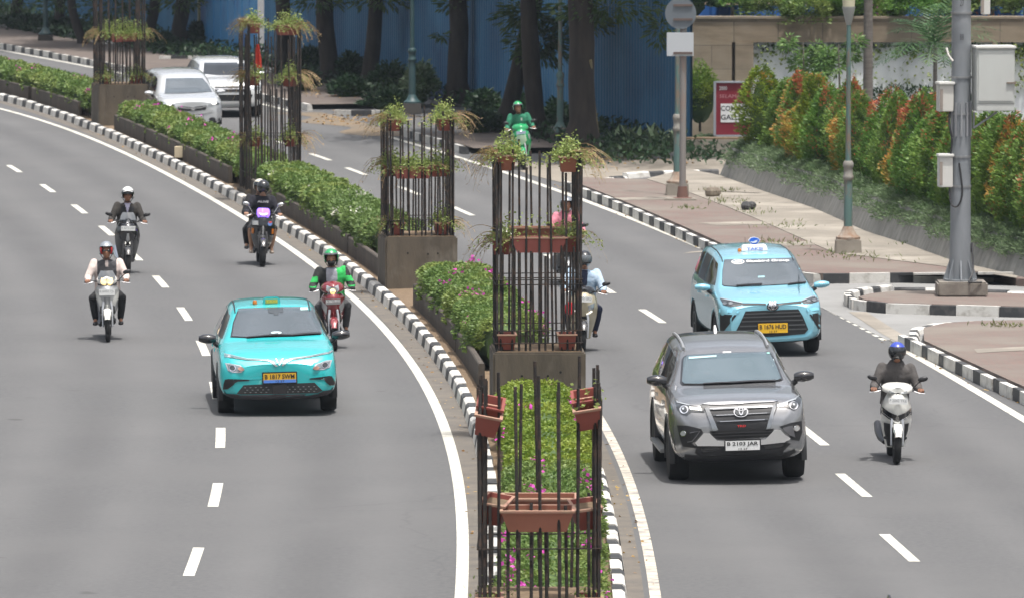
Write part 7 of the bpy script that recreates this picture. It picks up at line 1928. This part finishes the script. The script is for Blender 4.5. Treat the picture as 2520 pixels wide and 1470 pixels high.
green_s = paint('scooter_green', (.012, .30, .10), 0, .25); beige_s = paint('scooter_beige', (.42, .37, .26), 0, .3); dark_s = paint('scooter_dark_grey', (.05, .055, .06), .3, .25); silver_s = paint('scooter_silver', (.45, .46, .47), .4, .3)
h_silver = paint('helmet_silver', (.34, .37, .40), .4, .2); h_white = paint('helmet_white', (.72, .72, .70), 0, .25); h_black = paint('helmet_black', (.012, .012, .014), 0, .12); h_green = paint('helmet_green', (.01, .30, .09), 0, .25); h_blue = paint('helmet_blue', (.03, .06, .38), 0, .15); h_grey = paint('helmet_grey', (.20, .22, .25), .2, .3)
visor_clear = mat('visor_smoke', (.10, .11, .12), .05, coat=1); visor_dark = mat('visor_dark', (.012, .014, .016), .04, coat=1)

LEAN = R(1.5)
# 1 white helmet, dark jacket, black scooter with a white plate
loc, yaw = place(313, 676, lineL, R(-1))
_, Lp, Cp, pj, pc = scooter('black scooter with a wide white plate ridden by the white-helmeted man', loc, yaw, dict(body=black_s, plate=(0, .875, .27, .09), screen=visor_clear, mpos=(.36, 1.13), tw=.12, ptext='B 3219 UKE', cowl_w=.18, exhaust=chrome, forkm=black_pl))
for s in (-1, 1):
    Lp([(s * .17, .80), (s * .215, .81), (s * .20, .70), (s * .13, .66)], 'side_panel', dark_s)
    Lp(circ(s * .055, .60, .028, .026, 10), 'headlight', lamp_on)
Lp([(-.018, .78), (.018, .78), (.03, .66), (0, .62), (-.03, .66)], 'nose_strip', silver_s, .012)
Cp(circ(0, 1.0, .035, .03, 12), 'emblem', chrome)
dark_jk = cloth('dark_olive', (.038, .034, .030)); lav = cloth('lavender_shirt', (.50, .48, .62)); blk = cloth('black', (.016, .016, .018)); vest = cloth('black_vest', (.02, .021, .024))
person('rider in white helmet and dark jacket over a lavender shirt', loc, yaw, dict(helmet=h_white, visor=visor_dark, visrange=(60, 88), top=[dark_jk, lav, vest], trousers=blk, wid=1.05, bulk=.028, peak=1,
       topfn=lambda p: 1 if (p.y < .03 and abs(p.x) < .055 * (p.z - 1.12) / .2 and p.z > 1.12) else (2 if (p.y < .04 and abs(p.x) < .12 and p.z < 1.27) else 0), knees=[(-.17, -.2, .70), (.17, -.2, .70)]))
LEAN = R(-1.2)
# 2 silver helmet with red lining, white shirt, dark vest, white bike
loc, yaw = place(266, 840, lineL, R(-2))
cub = [(.42, .11, -.36, -.24), (.52, .16, -.42, -.22), (.66, .185, -.47, -.22), (.78, .19, -.50, -.22), (.86, .20, -.50, -.22), (.92, .15, -.46, -.24)]
_, Lp, Cp, pj, pc = scooter('white and silver motorbike with twin warm headlamps and a big white plate', loc, yaw, dict(body=silver_s, cowlm=white_s, fender=white_s, shield=cub, plate=(0, .82, .27, .105), screen=visor_clear, tw=.085, one_mirror=1, mpos=(.34, 1.14), cowl_h=.10, cowl_w=.19, ptext='B 6453 TJL', fender_n=9), name='motorbike')
for s in (-1, 1):
    Cp([(s * .012, 1.03), (s * .085, 1.05), (s * .098, .98), (s * .06, .935), (s * .012, .945)], 'headlight', lamp_warm, .012)
    Lp([(s * .10, .72), (s * .19, .84), (s * .18, .70), (s * .12, .58), (s * .06, .62)], 'shield_panel', white_s, .01)
    Lp([(s * .05, .60), (s * .11, .58), (s * .12, .46), (s * .05, .44)], 'shield_recess', black_pl, .012)
Lp([(-.05, .74), (.05, .74), (.03, .62), (-.03, .62)], 'nose_panel', mat('nose_grey', (.25, .26, .27), .3, .4), .014)
person('rider in silver helmet with red lining, white sleeves and grey vest', loc, yaw, dict(helmet=h_silver, lining=mat('red_lining', (.45, .015, .02), .8), glasses=1, visor=None, top=[cloth('white_shirt', (.66, .56, .52)), cloth('grey_vest', (.06, .06, .066))],
       topfn=lambda p: 1 if (abs(p.x) < .165 and not (abs(p.x) < .02 and p.z > 1.22 and p.y < 0) and p.z < 1.34) else 0, trousers=blk, knees=[(-.25, -.14, .70), (.25, -.14, .70)], ankles=[(-.21, .0, .34), (.21, .0, .34)], w=1.12, bulk=.03, elbows=[(-.315, .0, 1.04), (.315, .0, 1.04)]))
LEAN = R(2.0)
# 3 black retro scooter, violet lamp, two riders
loc, yaw = place(645, 656, lineL, R(-2))
retro = [(.34, .12, -.36, -.26), (.44, .18, -.42, -.26), (.60, .225, -.46, -.25), (.78, .235, -.47, -.24), (.90, .20, -.44, -.24), (.98, .12, -.40, -.25)]
_, Lp, Cp, pj, pc = scooter('black retro scooter with a glowing violet headlamp and orange indicators', loc, yaw, dict(body=black_s, shield=retro, cowl_w=.16, cowl_h=.10, cowl_z=1.02, stalk=chrome, mirror=chrome, mpos=(.33, 1.19), tw=.12, fender=black_s, r=.26, forkm=black_pl))
violet = mat('violet_glow', (.25, .12, .9), .2, emit=(.32, .16, 1.0), estr=1.3); violet_w = mat('violet_core', (.7, .6, 1), .2, emit=(.75, .68, 1), estr=1.2)
hl = Cp([(-.10, 1.06), (-.08, 1.09), (.08, 1.09), (.10, 1.06), (.10, .99), (.08, .96), (-.08, .96), (-.10, .99)], 'headlight', violet, .03, .04); Cp([(-.06, 1.02), (.06, 1.02), (.06, .985), (-.06, .985)], 'lamp_core', violet_w, .045, .01, 1, hl)
for s in (-1, 1): Lp([(s * .165, .72), (s * .205, .72), (s * .205, .62), (s * .165, .62)], 'indicator', amber, .012)
Lp([(-.20, .86), (-.09, .87), (-.09, .79), (-.20, .78)], 'sticker', mat('sticker_grey', (.35, .36, .36), .5), .008, .003); Lp(circ(.13, .82, .045, .045, 12), 'sticker', mat('sticker_blue', (.12, .22, .5), .5), .008, .003); Lp([(.10, .86), (.16, .86), (.16, .83), (.10, .83)], 'sticker', mat('sticker_red', (.5, .06, .06), .5), .013, .003)
Lp([(-.09, .60), (.09, .60), (.08, .46), (-.08, .46)], 'front_badge', silver_s, .012); Lp([(-.012, .78), (.012, .78), (.012, .52), (-.012, .52)], 'crest', chrome, .022)
p3 = person('rider in black helmet, black T-shirt and shorts on the retro scooter', loc, yaw, dict(helmet=h_black, style='full', visor=visor_dark, top=[cloth('black_tee', (.012, .012, .02))], trousers=cloth('dark_shorts', (.03, .03, .034)), shorts=True, skin=skin_l, top_name='shirt', bulk=.02, shoes=mat('sandal', (.40, .33, .27), .7), knees=[(-.235, -.12, .70), (.235, -.12, .70)], ankles=[(-.195, .0, .32), (.195, .0, .32)]))
vs, fs = text_geo('ALIVE', .03); mb_ = MB(); mb_.add([(-.11 + u * .22, -.085 - .03 * (1 - abs(u - .5) * 2), 1.205 + v * .04) for u, v in vs], fs); mb_.build('shirt_print', mat('shirt_print_pale', (.5, .5, .5), .8), p3, 0)
person('passenger in cream helmet sitting behind the black-helmeted rider', loc + Matrix.Rotation(yaw, 3, 'Z') @ Vector((-.055, .36, .0)), yaw, dict(helmet=paint('helmet_cream', (.60, .56, .46), 0, .3), style='open', visor=visor_dark, top=[blk], trousers=blk, skin=skin_l, hands=[(-.16, -.22, .95), (.16, -.22, .95)], elbows=[(-.27, .0, 1.0), (.27, .0, 1.0)], knees=[(-.25, -.12, .66), (.25, -.12, .66)], ankles=[(-.22, -.05, .38), (.22, -.05, .38)], dy=.06))
LEAN = R(-2.0)
# 4 green helmet, black and green jacket, maroon bike
loc, yaw = place(824, 862, lineL, R(-2))
_, Lp, Cp, pj, pc = scooter('maroon motorbike half hidden behind the turquoise taxi', loc, yaw, dict(body=maroon, shield=cub, plate=(0, .80, .25, .09), platem=mat('bike_plate_dark', (.20, .20, .20), .5), pink=white_p, mirrors=0, tw=.085, cowl_w=.21, cowl_h=.11, ptext='B 3865 FPW', fender_n=9), name='motorbike')
hl = Cp([(-.09, 1.06), (0, 1.03), (.09, 1.06), (.10, .98), (.05, .92), (-.05, .92), (-.10, .98)], 'headlight', lamp_clear, .012); Cp(circ(0, .97, .045, .04, 12), 'lamp_core', lamp_warm, .022, .006, 1, hl)
for s in (-1, 1): Lp([(s * .09, .72), (s * .18, .82), (s * .18, .70), (s * .11, .58)], 'shield_panel', silver_s, .01); Lp([(s * .05, .60), (s * .11, .58), (s * .12, .46), (s * .05, .44)], 'shield_recess', black_pl, .012)
grn = cloth('bright_green', (.03, .45, .10)); jb_ = cloth('jacket_black', (.02, .022, .022)); gts = cloth('grey_tee', (.36, .37, .42))
def fn4(p):
    if abs(p.x) < .085 and p.y < 0.02: return 2
    if abs(p.x) > .235:
        return 1 if (1.10 < p.z < 1.19 or 1.015 < p.z < 1.04) else 0
    if p.x > .085 and p.y < .12: return 1
    return 0
pp4 = person('rider in green helmet with black mask and green and black jacket', loc, yaw, dict(helmet=h_green, visor=visor_clear, visrange=(58, 74), mask=blk, top=[jb_, grn, gts], topfn=fn4, trousers=cloth('dark_grey', (.06, .06, .065)), glove=mat('glove_black', (.015, .015, .016), .8), w=1.08, bulk=.03, knees=[(-.24, -.16, .70), (.24, -.16, .70)], ankles=[(-.2, .0, .34), (.2, .0, .34)], elbows=[(-.315, .0, 1.04), (.315, .0, 1.04)]))
LEAN = R(-5.0)
# 5 green rider far behind
loc, yaw = place(1290, 419, lineR, R(-7))
_, Lp, Cp, pj, pc = scooter('bright green scooter coming out of the tree shade', loc, yaw, dict(body=green_s, cowl_w=.22, cowl_h=.10, mpos=(.33, 1.15), plate=(0, .90, .22, .07), platem=mat('plate_bluewhite', (.35, .42, .55), .5), tail=dark_s, ptext='B 5520 KDA'))
Lp([(-.10, .84), (.10, .84), (.12, .70), (0, .60), (-.12, .70)], 'nose_panel', mat('pale_green_white', (.45, .62, .45), .4), .01)
for s in (-1, 1): Lp([(s * .15, .84), (s * .21, .84), (s * .19, .70)], 'indicator', lamp_clear, .012); Lp([(s * .05, .56), (s * .15, .60), (s * .12, .42), (s * .05, .40)], 'shield_recess', black_pl, .012)
person('distant rider all in green with green helmet on green scooter', loc, yaw, dict(helmet=h_green, visor=visor_clear, visrange=(58, 74), top=[cloth('teal_green', (.02, .17, .095)), cloth('badge_pale', (.45, .5, .45))], topfn=lambda p: 1 if (abs(p.x - .06) < .02 and abs(p.z - 1.2) < .03 and p.y < 0) else 0, trousers=blk, w=1.06, bulk=.03))
LEAN = R(1.0)
# 6 pink jacket
loc, yaw = place(1395, 705, lineR, R(-3))
_, Lp, Cp, pj, pc = scooter('dark scooter half hidden behind the second nearest cage', loc, yaw, dict(body=dark_s, mpos=(.33, 1.13), cowlm=black_s, plate=(0, .90, .22, .08), ptext='B 4410 BMN'))
Lp(circ(0, .74, .09, .05, 14), 'headlight', lamp_clear, .012)
person('rider in pink hooded jacket and grey helmet seen through the cage bars', loc, yaw, dict(helmet=h_grey, visor=None, top=[cloth('pink', (.62, .22, .28))], hood=1, trousers=blk, bulk=.025, w=.98))
LEAN = R(2.5)
# 7 blue shirt, beige scooter
loc, yaw = place(1432, 868, lineR, R(-3))
_, Lp, Cp, pj, pc = scooter('beige scooter with white plate and twin lamps behind the second nearest cage', loc, yaw, dict(body=beige_s, plate=(0, .88, .26, .095), mpos=(.36, 1.13), fender=black_s, ptext='B 3701 SRD', cowlm=black_s))
for s in (-1, 1):
    hl = Lp([(s * .06, .78), (s * .17, .82), (s * .16, .72), (s * .08, .69)], 'headlight', lamp_clear, .012)
    for k in range(3): Lp(circ(s * (.06 + .03 * k), .64 + .02 * k, .016, .016, 8), 'led', lamp_on, .014)
Lp([(-.05, .60), (.05, .60), (.09, .46), (-.09, .46)], 'shield_recess', black_pl, .012)
bl = cloth('pale_blue_plaid', (.30, .42, .55), (.52, .60, .68)); nv = cloth('navy', (.018, .024, .055))
person('rider in pale blue shirt over navy with black helmet on beige scooter', loc, yaw, dict(helmet=h_black, style='full', visor=visor_clear, top=[bl, nv], topfn=lambda p: 1 if (abs(p.x) < .06 and p.y < 0) else 0, trousers=nv, w=1.12, bulk=.035, knees=[(-.26, -.16, .70), (.26, -.16, .70)], ankles=[(-.20, .02, .33), (.22, .02, .33)], elbows=[(-.315, .0, 1.04), (.315, .0, 1.04)]))
bag = thing('shopping_bag', 'small red bag hanging beside the knee of the blue-shirted rider', 'bag', loc + Matrix.Rotation(yaw, 3, 'Z') @ Vector((-.20, -.36, .62)), yaw)
MB().loft([[(x * w, y * .04, z) for x, y in ((-1, 0), (-.6, -1), (.6, -1), (1, 0), (.6, 1), (-.6, 1))] for z, w in ((0, .05), (.05, .075), (.14, .07), (.2, .04))]).build('pouch', mat('bag_red', (.5, .02, .03), .6), bag, 50)
LEAN = R(1.8)
# 8 white scooter, blue helmet
loc, yaw = place(2205, 1140, lineR, R(-3.0))
wsh = [(.20, .13, -.29, -.21), (.34, .165, -.33, -.22), (.48, .20, -.42, -.24), (.585, .215, -.50, -.24), (.75, .205, -.545, -.24), (.88, .17, -.53, -.24), (.95, .13, -.48, -.25)]
_, Lp, Cp, pj, pc = scooter('white scooter with a black V-shaped grille in the right lane', loc, yaw, dict(body=white_s, shield=wsh, plate=(0, .86, .26, .085), platem=mat('bike_plate_bright', (.70, .71, .70), .5), cowl_w=.24, cowl_h=.085, cowl_z=1.005, mpos=(.35, 1.155), ptext='F 2042 YKE', tw=.10, tail=white_s))
Lp([(-.195, .765), (-.11, .71), (0, .665), (.11, .71), (.195, .765), (.185, .69), (.06, .605), (0, .585), (-.06, .605), (-.185, .69)], 'v_grille', gloss_black, .016)
Lp(band([(-.18, .675), (-.06, .595), (0, .575), (.06, .595), (.18, .675)], .016), 'v_trim', chrome, .024)
for s in (-1, 1): Lp([(s * .05, .54), (s * .165, .55), (s * .155, .44), (s * .12, .30), (s * .10, .22), (s * .05, .22)], 'shield_recess', black_pl, .012)
Cp(band([(-.12, .985), (-.02, .955), (.02, .955), (.12, .985)], .02), 'headlight', lamp_clear, .008)
person('rider in dark grey hooded top and blue and black full-face helmet', loc, yaw, dict(helmet=h_black, helmet2=h_blue, helmfn=lambda q: 2 if q.z > .045 + .02 * math.sin(q.x * 40) else 0, style='full', visor=visor_dark, top=[cloth('charcoal', (.085, .078, .075))], hood=1, trousers=cloth('grey_trousers', (.07, .068, .07)), bulk=.028, w=1.04, knees=[(-.15, -.22, .68), (.15, -.22, .68)], lean=.02))

# ------------------------------------------------------------------ air
hm_ = bpy.data.materials.new('haze_air'); hm_.use_nodes = True
nt = hm_.node_tree
for n_ in list(nt.nodes):
    if n_.type != 'OUTPUT_MATERIAL': nt.nodes.remove(n_)
pv = nt.nodes.new('ShaderNodeVolumePrincipled'); pv.inputs['Color'].default_value = (.72, .84, .98, 1); pv.inputs['Density'].default_value = .00013; pv.inputs['Anisotropy'].default_value = .2
nt.links.new(pv.outputs[0], nt.nodes['Material Output'].inputs['Volume'])
mb = MB(); mb.box((0, 725, 10.4), (1206, 1556, 23)); hz_ = mb.build('haze', hm_, None, 0); tag(hz_, 'thin pale haze over the whole street', 'haze', kind='stuff')
